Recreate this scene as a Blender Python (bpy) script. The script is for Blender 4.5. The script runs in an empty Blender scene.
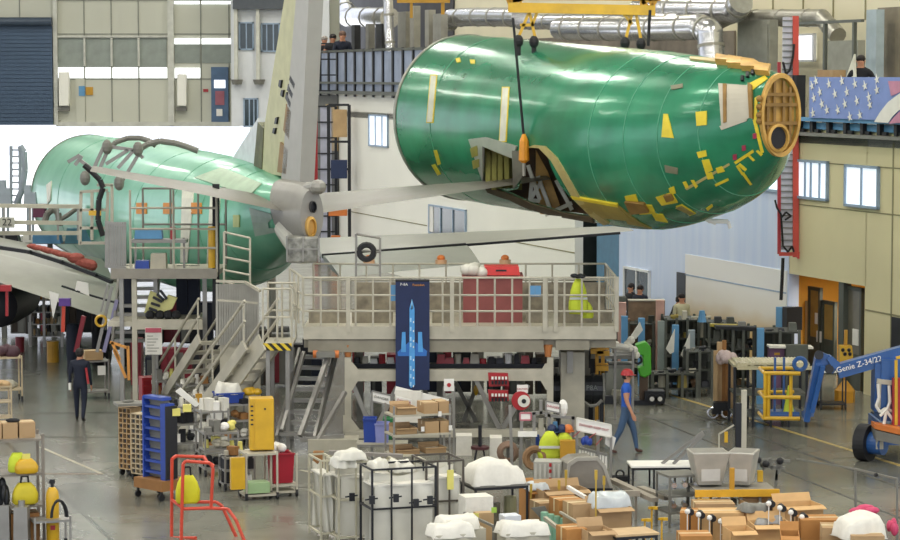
import bpy, bmesh, math, random
from math import sin, cos, pi, radians, tan, atan, sqrt
from mathutils import Vector, Matrix
from mathutils.bvhtree import BVHTree
random.seed(7)
S = bpy.context.scene
COL = S.collection
F = 2500.0; H = 8.3; PITCH = atan(195 / F)
CAM = Vector((0, 0, H))
FW = Vector((0, cos(PITCH), -sin(PITCH))); UP = Vector((0, sin(PITCH), cos(PITCH)))
GA = radians(18.5)          # the building grid is turned this much against the view
V = Vector

def ray(px, py): return (FW * F + V((1, 0, 0)) * (px - 450) + UP * (270 - py)).normalized()
def PY(px, py, Y):
    r = ray(px, py); return CAM + r * (Y / r.y)
def G(px, py, z=0.0):
    r = ray(px, py); return CAM + r * ((z - H) / r.z)

# ------------------------------------------------------------------ materials
def lin(h):
    if isinstance(h, str):
        h = h.lstrip('#'); c = [int(h[i:i + 2], 16) / 255 for i in (0, 2, 4)]
    else: c = h
    return tuple(x / 12.92 if x <= .04045 else ((x + .055) / 1.055) ** 2.4 for x in c)
MATS = {}
def mat(name, col='#888888', rough=.5, metal=0, var=.12, scale=3.0, bump=0, emit=0, alpha=1, trans=0, coat=0, col2=None, stretch=(1, 1, 1)):
    if name in MATS: return MATS[name]
    m = bpy.data.materials.new(name); m.use_nodes = True
    nt = m.node_tree; b = nt.nodes['Principled BSDF']
    c = lin(col)
    b.inputs['Roughness'].default_value = rough; b.inputs['Metallic'].default_value = metal
    b.inputs['Coat Weight'].default_value = coat
    if trans: b.inputs['Transmission Weight'].default_value = trans
    if alpha < 1: b.inputs['Alpha'].default_value = alpha
    tc = nt.nodes.new('ShaderNodeTexCoord'); mp = nt.nodes.new('ShaderNodeMapping')
    mp.inputs['Scale'].default_value = stretch
    nt.links.new(tc.outputs['Object'], mp.inputs[0])
    nz = nt.nodes.new('ShaderNodeTexNoise'); nz.inputs['Scale'].default_value = scale; nz.inputs['Detail'].default_value = 5
    nt.links.new(mp.outputs[0], nz.inputs['Vector'])
    rp = nt.nodes.new('ShaderNodeValToRGB')
    rp.color_ramp.elements[0].position = .3; rp.color_ramp.elements[1].position = .7
    c2 = lin(col2) if col2 else tuple(min(1, x * (1 + var)) for x in c)
    c1 = c if col2 else tuple(x * (1 - var) for x in c)
    rp.color_ramp.elements[0].color = (*c1, 1); rp.color_ramp.elements[1].color = (*c2, 1)
    nt.links.new(nz.outputs['Fac'], rp.inputs[0]); nt.links.new(rp.outputs[0], b.inputs['Base Color'])
    if emit:
        nt.links.new(rp.outputs[0], b.inputs['Emission Color']); b.inputs['Emission Strength'].default_value = emit
    if bump:
        bp = nt.nodes.new('ShaderNodeBump'); bp.inputs['Strength'].default_value = bump; bp.inputs['Distance'].default_value = .03
        nt.links.new(nz.outputs['Fac'], bp.inputs['Height']); nt.links.new(bp.outputs[0], b.inputs['Normal'])
    MATS[name] = m
    return m

steel = mat('galvanised_steel', '#969488', .45, .3)
steelw = mat('pale_painted_steel', '#b3ae9c', .5)
greyp = mat('grey_paint', '#76756d', .5)
darkm = mat('dark_metal', '#24262a', .45, .3)
blackp = mat('black_rubber', '#16171a', .6)
chrome = mat('bright_metal', '#c8c9cc', .22, .9, bump=.25, scale=5)
alum = mat('aluminium', '#92908a', .4, .5)
card = mat('cardboard', '#a88a62', .85, col2='#b59770')
cardd = mat('cardboard_dark', '#94693c', .85)
cardi = mat('cardboard_inside', '#6e4d2c', .9)
tape = mat('packing_tape', '#d8c9a0', .5)
yellow = mat('yellow_paint', '#cfa31c', .4, coat=.2)
yellowd = mat('ochre_paint', '#b98a22', .5)
hivis = mat('hi_vis_fabric', '#c4d23a', .8)
red = mat('red_paint', '#a3242a', .4)
orange = mat('orange_paint', '#cc7433', .5)
orred = mat('orange_red_paint', '#c8432c', .4)
blue = mat('blue_paint', '#27548f', .35, coat=.3)
blued = mat('dark_blue_paint', '#1b2c50', .5)
blueb = mat('bright_blue_plastic', '#27459b', .4)
blues = mat('soft_blue_paint', '#5d93bd', .6)
green = mat('bright_green_paint', '#4faf2c', .4)
greend = mat('dark_green_paint', '#2c5a44', .5)
white = mat('white_paint', '#e8e6de', .5, var=.05)
sheet = mat('white_plastic_sheet', '#cfcdc0', .35, bump=.6, scale=2.5, var=.05)
cloudy = mat('translucent_plastic', '#dddccf', .3, alpha=.8, bump=.4, scale=3, var=.05)
foam = mat('white_foam', '#dcd9cd', .8, bump=.3, scale=8, var=.05)
wood = mat('plywood', '#b89a70', .7, scale=2, stretch=(1, 8, 1))
skinm = mat('skin', '#b98467', .6, var=.04)
hairm = mat('dark_hair', '#1d1612', .7)
navy = mat('navy_cloth', '#161d2e', .8)
jeans = mat('denim', '#3f5876', .8)
shirtb = mat('blue_cloth', '#2458b4', .8)
blackc = mat('black_cloth', '#17181c', .85)
beigec = mat('beige_cloth', '#c2bd9c', .85)
shoe = mat('brown_shoe_leather', '#4a2b22', .6)
shoeb = mat('black_shoe_leather', '#141414', .5)
glassd = mat('dark_window_glass', '#3a474d', .1, .0, var=.3, scale=1)

# ------------------------------------------------------------------ mesh builder
class MB:
    def __init__(s): s.v = []; s.f = []; s.m = []; s.cur = 0
    def slot(s, i): s.cur = i; return s
    def add(s, vs, fs):
        o = len(s.v); s.v += [V(p) for p in vs]
        for f in fs: s.f.append([i + o for i in f]); s.m.append(s.cur)
        return s
    def box(s, c, d, rz=0, top=None):
        x, y, z = d[0] / 2, d[1] / 2, d[2] / 2; c = V(c); t = top or 1
        vs = [(-x, -y, -z), (x, -y, -z), (x, y, -z), (-x, y, -z), (-x * t, -y * t, z), (x * t, -y * t, z), (x * t, y * t, z), (-x * t, y * t, z)]
        R = Matrix.Rotation(rz, 3, 'Z')
        return s.add([R @ V(p) + c for p in vs], [(3, 2, 1, 0), (4, 5, 6, 7), (0, 1, 5, 4), (1, 2, 6, 5), (2, 3, 7, 6), (3, 0, 4, 7)])
    def bx(s, x0, x1, y0, y1, z0, z1): return s.box(((x0 + x1) / 2, (y0 + y1) / 2, (z0 + z1) / 2), (abs(x1 - x0), abs(y1 - y0), abs(z1 - z0)))
    def hexa(s, p):  # 8 points: 4 of one face, 4 of the other
        return s.add(p, [(3, 2, 1, 0), (4, 5, 6, 7), (0, 1, 5, 4), (1, 2, 6, 5), (2, 3, 7, 6), (3, 0, 4, 7)])
    def bar(s, p, q, w, h=None, up=(0, 0, 1)):
        p = V(p); q = V(q); a = q - p
        if a.length < 1e-6: return s
        a.normalize(); u = V(up)
        if abs(a.dot(u)) > .95: u = V((0, 1, 0))
        r = a.cross(u).normalized(); u = r.cross(a); h = h or w; r *= w / 2; u = u * (h / 2)
        return s.hexa([p - r - u, p + r - u, p + r + u, p - r + u, q - r - u, q + r - u, q + r + u, q - r + u])
    def tube(s, p, q, r, n=8, r2=None, cap=True):
        p = V(p); q = V(q); a = (q - p)
        if a.length < 1e-6: return s
        a.normalize(); u = V((0, 0, 1)) if abs(a.z) < .9 else V((1, 0, 0))
        e = a.cross(u).normalized(); g = a.cross(e); r2 = r if r2 is None else r2
        vs = [p + (e * cos(2 * pi * i / n) + g * sin(2 * pi * i / n)) * r for i in range(n)] + [q + (e * cos(2 * pi * i / n) + g * sin(2 * pi * i / n)) * r2 for i in range(n)]
        fs = [(i, (i + 1) % n, n + (i + 1) % n, n + i) for i in range(n)]
        if cap: fs += [tuple(range(n))[::-1], tuple(range(n, 2 * n))]
        return s.add(vs, fs)
    def path(s, pts, r, n=6):
        for a, b in zip(pts, pts[1:]): s.tube(a, b, r, n)
        return s
    def sph(s, c, r, n=10, k=6):
        c = V(c); r = V(r) if hasattr(r, '__len__') else V((r, r, r)); rings = []
        for j in range(1, k):
            t = pi * j / k; rings.append([c + V((r.x * sin(t) * cos(2 * pi * i / n), r.y * sin(t) * sin(2 * pi * i / n), r.z * cos(t))) for i in range(n)])
        o = len(s.v); vs = [c + V((0, 0, r.z))] + [p for q in rings for p in q] + [c - V((0, 0, r.z))]; fs = []
        for i in range(n):
            i2 = (i + 1) % n; fs.append((0, 1 + i, 1 + i2))
            for j in range(k - 2): a = 1 + j * n; fs.append((a + i, a + n + i, a + n + i2, a + i2))
            a = 1 + (k - 2) * n; fs.append((a + i, len(vs) - 1, a + i2))
        return s.add(vs, fs)
    def loft(s, rings, cap=True, closed=True):
        n = len(rings[0]); vs = [p for r in rings for p in r]; fs = []
        for j in range(len(rings) - 1):
            for i in range(n if closed else n - 1):
                i2 = (i + 1) % n; fs.append((j * n + i, j * n + i2, (j + 1) * n + i2, (j + 1) * n + i))
        if cap: fs += [tuple(range(n))[::-1], tuple(range((len(rings) - 1) * n, len(rings) * n))]
        return s.add(vs, fs)
    def prism(s, pts, off):  # polygon of 3d points extruded by off
        n = len(pts); off = V(off); vs = [V(p) for p in pts] + [V(p) + off for p in pts]
        return s.add(vs, [tuple(range(n))[::-1], tuple(range(n, 2 * n))] + [(i, (i + 1) % n, n + (i + 1) % n, n + i) for i in range(n)])
    def torus(s, c, R, r, axis='z', n=16, k=6):
        rings = []
        for i in range(n):
            a = 2 * pi * i / n; ring = []
            for j in range(k):
                b = 2 * pi * j / k; x, y, z = (R + r * cos(b)) * cos(a), (R + r * cos(b)) * sin(a), r * sin(b)
                p = {'z': (x, y, z), 'y': (x, z, y), 'x': (z, x, y)}[axis]; ring.append(V(c) + V(p))
            rings.append(ring)
        rings.append(rings[0]); return s.loft(rings, cap=False)
    def build(s, name, m, parent=None, label=None, cat=None, group=None, kind=None, world=False, smooth=False, loc=None, rz=0, bevel=0):
        vs = s.v; me = bpy.data.meshes.new(name)
        if parent is not None and world:
            ch = []; q = parent
            while q is not None: ch.append(q); q = q.parent
            for q in reversed(ch):
                M = Matrix.Rotation(-q.rotation_euler.z, 3, 'Z'); vs = [M @ (p - q.location) for p in vs]
        if parent is None and loc is None and vs:
            lo = [min(p[i] for p in vs) for i in range(3)]; hi = [max(p[i] for p in vs) for i in range(3)]
            loc = V(((lo[0] + hi[0]) / 2, (lo[1] + hi[1]) / 2, lo[2])); vs = [p - loc for p in vs]
        me.from_pydata([tuple(p) for p in vs], [], s.f)
        for x in (m if isinstance(m, (list, tuple)) else [m]): me.materials.append(x)
        for p, i in zip(me.polygons, s.m): p.material_index = i; p.use_smooth = smooth
        bm = bmesh.new(); bm.from_mesh(me); bmesh.ops.recalc_face_normals(bm, faces=bm.faces); bm.to_mesh(me); bm.free()
        me.update()
        o = bpy.data.objects.new(name, me); COL.objects.link(o)
        if smooth: me.shade_smooth() if not bevel else None
        if parent is not None: o.parent = parent
        elif loc is not None: o.location = loc; o.rotation_euler.z = rz
        if bevel:
            b = o.modifiers.new('Bevel', 'BEVEL'); b.width = bevel; b.segments = 2
        if label: o['label'] = label
        if cat: o['category'] = cat
        if group: o['group'] = group
        if kind: o['kind'] = kind
        return o

def thing(name, label, cat, loc=(0, 0, 0), rz=0, group=None):
    o = bpy.data.objects.new(name, None); COL.objects.link(o); o.empty_display_size = .2
    o.location = loc; o.rotation_euler = (0, 0, rz); o['label'] = label; o['category'] = cat
    if group: o['group'] = group
    return o
def tag(o, label, cat, group=None):
    o['label'] = label; o['category'] = cat
    if group: o['group'] = group
    return o
CN = {}
def cname(m):
    c = [x for x in m.node_tree.nodes if x.type == 'VALTORGB'][0].color_ramp.elements[0].color
    r, g, b = (x ** .4545 for x in c[:3]); mx, mn = max(r, g, b), min(r, g, b)
    if mx - mn < .09: return 'white' if mx > .72 else 'light grey' if mx > .55 else 'grey' if mx > .36 else 'black'
    if mx < .3: return 'dark blue' if b == mx else 'dark brown'
    if r == mx: return ('yellow' if g > .8 * r and b < .6 * r else 'beige' if g > .75 * r and mx > .6 else 'brown' if g > .5 * r else 'red')
    return 'green' if g == mx else 'blue'
def struct(name, mb, m, **k): return mb.build(name, m, kind='structure', **k)
def autosmooth(o, ang=40):
    me = o.data
    for p in me.polygons: p.use_smooth = True
    me.set_sharp_from_angle(angle=radians(ang))
def dup(root, loc=None, rz=None, label=None, group=None, scale=None):
    def cp(o, par):
        c = o.copy(); COL.objects.link(c)
        if par is not None: c.parent = par; c.matrix_parent_inverse = o.matrix_parent_inverse
        for ch in KIDS.get(o.name, [x for x in bpy.data.objects if x.parent == o]): cp(ch, c)
        return c
    r = cp(root, None)
    if loc is not None: r.location = loc
    if rz is not None: r.rotation_euler.z = rz
    if label: r['label'] = label
    if group: r['group'] = group
    if scale: r.scale = scale
    return r
KIDS = {}

class Frame:
    """A vertical plane: s runs along it, z is up, o is the distance in front of it."""
    def __init__(f, O, ang):
        f.O = V((O[0], O[1], 0)); f.d = V((cos(ang), sin(ang), 0)); f.n = V((sin(ang), -cos(ang), 0))
    def hit(f, px, py, o=0):
        r = ray(px, py); t = ((f.O + f.n * o) - CAM).dot(f.n) / r.dot(f.n); return CAM + r * t
    def sz(f, px, py, o=0):
        p = f.hit(px, py, o); return (p - f.O).dot(f.d), p.z
    def s(f, px, o=0): return f.sz(px, 200, o)[0]
    def P(f, s, z, o=0): return f.O + f.d * s + f.n * o + V((0, 0, z))
    def slab(f, mb, s0, s1, z0, z1, o0, o1):
        return mb.hexa([f.P(s0, z0, o0), f.P(s1, z0, o0), f.P(s1, z1, o0), f.P(s0, z1, o0), f.P(s0, z0, o1), f.P(s1, z0, o1), f.P(s1, z1, o1), f.P(s0, z1, o1)])
    def pslab(f, mb, x0, yT, x1, yB, o0=0, o1=.1):
        """slab that shows between the columns x0 and x1; heights are read at x0"""
        s0 = f.s(x0, o1); s1 = f.s(x1, o1); z1 = f.sz(x0, yT, o1)[1]; z0 = f.sz(x0, yB, o1)[1]
        return f.slab(mb, s0, s1, z0, z1, o0, o1)

def text(mb_parent, string, size, M, m, name='lettering', ext=.004, world=False):
    cu = bpy.data.curves.new(name, 'FONT'); cu.body = string; cu.size = size; cu.extrude = ext; cu.align_x = 'CENTER'; cu.align_y = 'CENTER'
    cu.resolution_u = 2
    t = bpy.data.objects.new(name, cu); COL.objects.link(t)
    dg = bpy.context.evaluated_depsgraph_get(); me = bpy.data.meshes.new_from_object(t.evaluated_get(dg))
    bpy.data.objects.remove(t); bpy.data.curves.remove(cu)
    me.transform(M); me.materials.clear(); me.materials.append(m); me.name = name
    o = bpy.data.objects.new(name, me); COL.objects.link(o)
    if mb_parent is not None:
        if world: me.transform(Matrix.Rotation(-mb_parent.rotation_euler.z, 4, 'Z') @ Matrix.Translation(-mb_parent.location))
        o.parent = mb_parent
    return o
def facing(loc, rz=0, tilt=0):  # text matrix: upright, read from -y
    return Matrix.Translation(loc) @ Matrix.Rotation(rz, 4, 'Z') @ Matrix.Rotation(radians(90) + tilt, 4, 'X')

def raycaster(mb_or_obj):
    me = mb_or_obj.data; W = mb_or_obj
    off = W.parent.location if W.parent else V((0, 0, 0))
    return BVHTree.FromPolygons([v.co + off for v in me.vertices], [list(p.vertices) for p in me.polygons])
def decal(bvh, quad, m, parent, name, th=.02, n=4, label=None):
    """a thin patch lying on a surface, its four corners given by where they show in the photograph"""
    mb = MB(); A, B, C_, D = [V((q[0], q[1])) for q in quad]; pts = []; nrm = []; last = None
    for j in range(n + 1):
        for i in range(n + 1):
            a = A.lerp(B, i / n); b = D.lerp(C_, i / n); p = a.lerp(b, j / n)
            h = bvh.ray_cast(CAM, ray(p.x, p.y), 300)
            if h[0] is None:
                if last is None: return None
                h = last
            nn = h[1] if h[1].dot(ray(p.x, p.y)) < 0 else -h[1]
            last = h; pts.append(h[0]); nrm.append(nn)
    up = [p + q * th for p, q in zip(pts, nrm)]; dn = [p - q * .01 for p, q in zip(pts, nrm)]; N = n + 1
    fs = [(j * N + i, j * N + i + 1, (j + 1) * N + i + 1, (j + 1) * N + i) for j in range(n) for i in range(n)]
    K = N * N; fs2 = [tuple(K + x for x in f) for f in fs]
    edge = [i for i in range(N)] + [j * N + n for j in range(1, N)] + [n * N + i for i in range(n - 1, -1, -1)] + [j * N for j in range(n - 1, 0, -1)]
    side = [(edge[i], edge[(i + 1) % len(edge)], K + edge[(i + 1) % len(edge)], K + edge[i]) for i in range(len(edge))]
    mb.add(up + dn, fs + fs2 + side)
    return mb.build(name, m, parent, world=True, smooth=False, label=label)

# ------------------------------------------------------------------ world, camera, lamps
w = bpy.data.worlds.new('sky'); S.world = w; w.use_nodes = True
w.node_tree.nodes['Background'].inputs[0].default_value = (*lin('#eef3ff'), 1)
w.node_tree.nodes['Background'].inputs[1].default_value = 1.5
cd = bpy.data.cameras.new('camera'); cam = bpy.data.objects.new('camera', cd); COL.objects.link(cam)
cd.sensor_width = 36; cd.lens = 36 * F / 900; cd.clip_end = 2000; cd.clip_start = .5
cam.location = CAM; cam.rotation_euler = (radians(90) - PITCH, 0, 0); S.camera = cam
S.view_settings.view_transform = 'Standard'; S.view_settings.look = 'None'; S.view_settings.gamma = 1
S.view_settings.use_curve_mapping = False; S.view_settings.exposure = 0.2
# ------------------------------------------------------------------ the hall
def floor_mat():
    m = bpy.data.materials.new('polished_concrete'); m.use_nodes = True; nt = m.node_tree; b = nt.nodes['Principled BSDF']
    tc = nt.nodes.new('ShaderNodeTexCoord'); mp = nt.nodes.new('ShaderNodeMapping'); mp.inputs['Rotation'].default_value = (0, 0, -GA)
    nt.links.new(tc.outputs['Object'], mp.inputs[0])
    n1 = nt.nodes.new('ShaderNodeTexNoise'); n1.inputs['Scale'].default_value = .22; n1.inputs['Detail'].default_value = 4
    n2 = nt.nodes.new('ShaderNodeTexNoise'); n2.inputs['Scale'].default_value = 1.1; n2.inputs['Detail'].default_value = 2
    for n in (n1, n2): nt.links.new(mp.outputs[0], n.inputs['Vector'])
    mx = nt.nodes.new('ShaderNodeMath'); mx.operation = 'ADD'
    m2 = nt.nodes.new('ShaderNodeMath'); m2.operation = 'MULTIPLY'; m2.inputs[1].default_value = .2
    nt.links.new(n2.outputs['Fac'], m2.inputs[0]); nt.links.new(n1.outputs['Fac'], mx.inputs[0]); nt.links.new(m2.outputs[0], mx.inputs[1])
    rp = nt.nodes.new('ShaderNodeValToRGB'); e = rp.color_ramp.elements
    e[0].position = .42; e[0].color = (*lin('#68685f'), 1); e[1].position = .8; e[1].color = (*lin('#8c8b7f'), 1)
    nt.links.new(mx.outputs[0], rp.inputs[0])
    br = nt.nodes.new('ShaderNodeTexBrick'); br.offset = 0; br.inputs['Scale'].default_value = .16; br.inputs['Mortar Size'].default_value = .008
    br.inputs['Brick Width'].default_value = 1; br.inputs['Row Height'].default_value = 1
    br.inputs['Color1'].default_value = (1, 1, 1, 1); br.inputs['Color2'].default_value = (.9, .9, .9, 1); br.inputs['Mortar'].default_value = (.45, .45, .42, 1)
    nt.links.new(mp.outputs[0], br.inputs['Vector'])
    ml = nt.nodes.new('ShaderNodeMix'); ml.data_type = 'RGBA'; ml.blend_type = 'MULTIPLY'; ml.inputs[0].default_value = 1
    nt.links.new(rp.outputs[0], ml.inputs[6]); nt.links.new(br.outputs['Color'], ml.inputs[7]); nt.links.new(ml.outputs[2], b.inputs['Base Color'])
    rr = nt.nodes.new('ShaderNodeMapRange'); rr.inputs[3].default_value = .12; rr.inputs[4].default_value = .3
    nt.links.new(n2.outputs['Fac'], rr.inputs[0]); nt.links.new(rr.outputs[0], b.inputs['Roughness'])
    return m
struct('floor', MB().bx(-75, 60, 10, 126.5, -.3, 0), floor_mat())
struct('trim_1', MB().bx(-120, 120, 126.5, 260, -.3, -.02), mat('sunlit_apron', '#e6e6e4', .8, var=.04))

A = G(864, 394)
RW = Frame(A, GA + pi / 2 + pi)     # right wall; s grows towards the camera
assert RW.n.x < 0
beige = mat('beige_wall', '#d8cfa6', .7, var=.04, scale=.5)
beige2 = mat('beige_panel_wall', '#dcd5b8', .7, var=.05, scale=.4)
creamw = mat('cream_wall', '#ecebdf', .65, var=.03, scale=.4)
whitew = mat('white_wall', '#dfe1e2', .6, var=.03)
seam = mat('wall_seam', '#8d8868', .8)
lit = mat('daylight_window', '#f4f8ff', .3, emit=1.3, var=.02)
litb = mat('bright_glazing', '#dfe9f5', .2, emit=.75, var=.12, scale=1.2)
Z1 = RW.sz(797, 133)[1]             # under the mezzanine
sB = RW.s
# cream wall (339..575), recess (575..620), mural wall (620..790), beige wall with opening
m = MB(); RW.slab(m, sB(250), sB(575), 0, 7.6, -.3, 0); struct('wall_right', m, creamw)
m = MB()
RW.slab(m, sB(790), sB(867), RW.sz(828, 280)[1], 6.9, -.3, 0); RW.slab(m, sB(866), sB(1150), 0, 6.9, -.3, 0)
struct('wall_right', m, beige)
# mural: pale blue over cloud white over warm yellow
def mural():
    m = bpy.data.materials.new('sky_mural'); m.use_nodes = True; nt = m.node_tree; b = nt.nodes['Principled BSDF']; b.inputs['Roughness'].default_value = .5
    tc = nt.nodes.new('ShaderNodeTexCoord'); sx = nt.nodes.new('ShaderNodeSeparateXYZ'); nt.links.new(tc.outputs['Generated'], sx.inputs[0])
    nz = nt.nodes.new('ShaderNodeTexNoise'); nz.inputs['Scale'].default_value = 6; nt.links.new(tc.outputs['Generated'], nz.inputs[0])
    a = nt.nodes.new('ShaderNodeMath'); a.operation = 'MULTIPLY_ADD'; a.inputs[1].default_value = .12; nt.links.new(nz.outputs['Fac'], a.inputs[0]); nt.links.new(sx.outputs['Z'], a.inputs[2])
    rp = nt.nodes.new('ShaderNodeValToRGB'); el = rp.color_ramp.elements
    el[0].position = .35; el[0].color = (*lin('#c9a765'), 1); el[1].position = .62; el[1].color = (*lin('#e3ddd2'), 1)
    for p, c in ((.9, '#e6e5e2'),):
        e = el.new(p); e.color = (*lin(c), 1)
    nt.links.new(a.outputs[0], rp.inputs[0]); nt.links.new(rp.outputs[0], b.inputs['Base Color']); return m
m = MB(); RW.slab(m, sB(620), sB(790), 0, 6.9, -.3, .02); struct('wall_right', m, mat('sky_blue_wall', '#c0d0ee', .55, scale=.8, stretch=(3, 3, .3), col2='#d2ddf2'))
m = MB(); RW.slab(m, sB(687), sB(789), 0, RW.sz(687, 254)[1], .02, .05); struct('wall_right', m, mural())
m = MB(); RW.slab(m, sB(575), sB(620), 5.4, 7.2, -.3, 0); struct('wall_right', m, creamw)
# seams of the wall panels
m = MB()
for (x0, y0, x1) in ((796, 161, 930), (796, 204, 930)):
    z = RW.sz(x0, y0)[1]; RW.slab(m, sB(x0), sB(x1), z - .015, z + .015, 0, .012)
z = RW.sz(867, 310)[1]; RW.slab(m, sB(867), sB(930), z - .02, z + .02, 0, .015)
s = sB(893); RW.slab(m, s - .03, s + .03, 0, 6.6, 0, .015)
z = RW.sz(353, 212)[1]; RW.slab(m, sB(340), sB(575), z - .02, z + .02, 0, .015)
struct('trim_2', m, seam)
m = MB(); z = RW.sz(620, 262)[1]; RW.slab(m, sB(687), sB(789), z - .02, z + .02, .05, .06)
struct('trim_3', m, mat('mural_seam', '#9fb0c6', .7))
# recess behind the dark doorway, and its doors
def recess(x0, x1, depth, m, name, zt, fl=None):
    mb = MB(); s0, s1 = sB(x0), sB(x1)
    RW.slab(mb, s0 - 2, s1 + 2, 0, zt + .4, -depth - .2, -depth); RW.slab(mb, s0 - 2.2, s0 - 2, 0, zt + .4, -depth, -.3); RW.slab(mb, s1 + 2, s1 + 2.2, 0, zt + .4, -depth, -.3)
    RW.slab(mb, s0 - 2, s1 + 2, zt + .3, zt + .4, -depth, -.3)
    struct(name, mb, m)
recess(575, 620, 3, mat('dark_green_wall', '#3a423c', .7), 'wall_right', 5.4)
m = MB(); s0, s1 = RW.s(597, -.35), RW.s(621, -.35); RW.slab(m, s0, s1, 0, 5.3, -.45, -.35)
struct('door_1', m, mat('teal_blue_door', '#3d6f8c', .5))
# orange room behind the beige wall
zt = RW.sz(828, 280)[1]
om = mat('orange_wall', '#dca53e', .7, var=.05, scale=.6)
recess(790, 866, 5.0, om, 'wall_right', zt)
# ---- doors and frames in the opening
dk = mat('dark_grey_frame', '#4d5148', .5); tanp = mat('tan_door_panel', '#b08a46', .6)
def frame_panel(name, idx, x0, x1, yT, panel, o0, windows=()):
    mb = MB(); s0, s1 = RW.s(x0, o0), RW.s(x1, o0); z1 = RW.sz(x0, yT, o0)[1]; w_ = .1
    RW.slab(mb, s0, s0 + w_, 0, z1, o0, o0 + .1); RW.slab(mb, s1 - w_, s1, 0, z1, o0, o0 + .1); RW.slab(mb, s0, s1, z1 - w_, z1, o0, o0 + .1)
    RW.slab(mb, s0, s1, 0, .95, o0 + .02, o0 + .08)
    o = struct(name, mb, dk); p = MB(); RW.slab(p, s0 + w_, s1 - w_, .95, z1 - w_, o0 + .03, o0 + .06); p.build('door_panel', panel, o, world=True)
    for (a, b, c, d) in windows:
        q = MB(); RW.pslab(q, a, b, c, d, o0 + .05, o0 + .09); q.build('door_notice', white, o, world=True)
    return o
frame_panel('door_2', 0, 812, 824, 286, tanp, -1.2, ((816, 313, 819, 324), (818, 331, 822, 342)))
frame_panel('door_3', 0, 847, 866, 285, mat('smoky_door_glass', '#6f6a5c', .3), -.25, ((854, 329, 860, 345),))
frame_panel('door_4', 0, 826, 839, 300, tanp, -1.25)
m = MB(); RW.slab(m, sB(838), sB(843), 0, zt, -.28, -.05); struct('trim_4', m, dk)
m = MB(); RW.slab(m, RW.s(784, -1.5), RW.s(812, -1.5), 0, RW.sz(790, 298, -1.5)[1], -1.6, -1.5); struct('wall_right', m, mat('pale_partition', '#cfc5a8', .7))
# ---- windows of the beige wall
fr = mat('window_frame_blue_grey', '#8fa3b8', .5)
def wwin(name, x0, yT, x1, yB, bars, fm=fr, pane=litb, F_=RW, o=0.0):
    mb = MB(); s0, s1 = F_.s(x0), F_.s(x1); z1, z0 = F_.sz(x0, yT)[1], F_.sz(x0, yB)[1]; w_ = .07
    for (a, b, c, d) in ((s0, s0 + w_, z0, z1), (s1 - w_, s1, z0, z1), (s0, s1, z1 - w_, z1), (s0, s1, z0, z0 + w_)): F_.slab(mb, a, b, c, d, o, o + .08)
    for t in bars: s_ = s0 + (s1 - s0) * t; F_.slab(mb, s_ - .03, s_ + .03, z0, z1, o, o + .07)
    ob = struct(name, mb, fm); p = MB(); F_.slab(p, s0 + w_, s1 - w_, z0 + w_, z1 - w_, o + .01, o + .03); p.build('pane', pane, ob, world=True); return ob
wwin('window_1', 797, 159, 829, 198, (.3, .48, .75))
wwin('window_2', 846, 164, 880, 206, (.5,))
wwin('window_3', 757, 162, 783, 190, (.5,), o=.02)
wwin('window_4', 370, 114, 389, 146, (.35, .7))
wwin('window_5', 430, 204, 467, 234, (.33, .66), pane=glassd)
wwin('window_7', 626, 266, 652, 302, (.5,), pane=glassd, o=.02, fm=whitew)
# white noticeboard beside the cream wall window
m = MB(); RW.pslab(m, 427, 205, 433, 231, .004, .05); m.build('notice_board', [white], label='white notice board with blue marks beside the dark window', cat='notice board')
m = MB(); RW.pslab(m, 677, 272, 686, 322, .02, .06); struct('door_5', m, darkm)

# ---- far wall with the raised hangar door
FY = 124.0
FWL = Frame((0, FY), 0)
fwm = mat('far_panel_wall', '#c3c4b4', .7, var=.04, scale=.3); fwt = mat('far_wall_frame', '#c2c3b8', .6); fws = mat('far_wall_joint', '#83867c', .7)
m = MB(); FWL.pslab(m, -400, -90, 340, 125, -.4, 0)
struct('wall_back', m, fwm)
m = MB(); FWL.slab(m, FWL.s(318), FWL.s(345), 0, 6, -.4, 0); struct('wall_back', m, creamw)
m = MB()
for x in (22, 86, 113, 140, 202, 230): FWL.pslab(m, x - .5, -20, x + .5, 124, 0, .04)
for y in (0.5, 34, 79): FWL.pslab(m, 57, y - .5, 234, y + .5, 0, .04)
struct('trim_5', m, fws)
m = MB()
for x0, x1 in ((55, 59), (169, 175)): FWL.pslab(m, x0, -20, x1, 125, 0, .3)
FWL.pslab(m, 57, 35.5, 170, 37.5, 0, .2)
for x in (86, 113, 140): FWL.pslab(m, x - 1, 37, x + 1, 66, 0, .2)
FWL.pslab(m, 57, 122, 240, 126.5, 0, .25)
struct('trim_6', m, fwt)
def fband(n, x0, yT, x1, yB, mt, kind='window'):
    m = MB(); FWL.pslab(m, x0, yT, x1, yB, 0, .06); return struct('%s_%d' % (kind, n), m, mt)
blind = mat('window_blind', '#8f978f', .7, scale=2)
for i, (a, b) in enumerate(((59, 85), (87, 112), (114, 139), (141, 168))):
    fband(8 + i, a, 67.5, b, 78, lit); fband(20 + i, a, 38, b, 67, blind)
fband(12, 176, 68, 201, 78, lit); fband(13, 176, 38.5, 201, 44, lit); fband(14, 203, 38.5, 232, 44, lit); fband(15, 176, 1, 201, 4, lit); fband(16, 203, 1, 232, 4, lit)
fband(24, 176, 44.5, 201, 63, blind); fband(25, 203, 44.5, 234, 63, blind)
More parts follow.
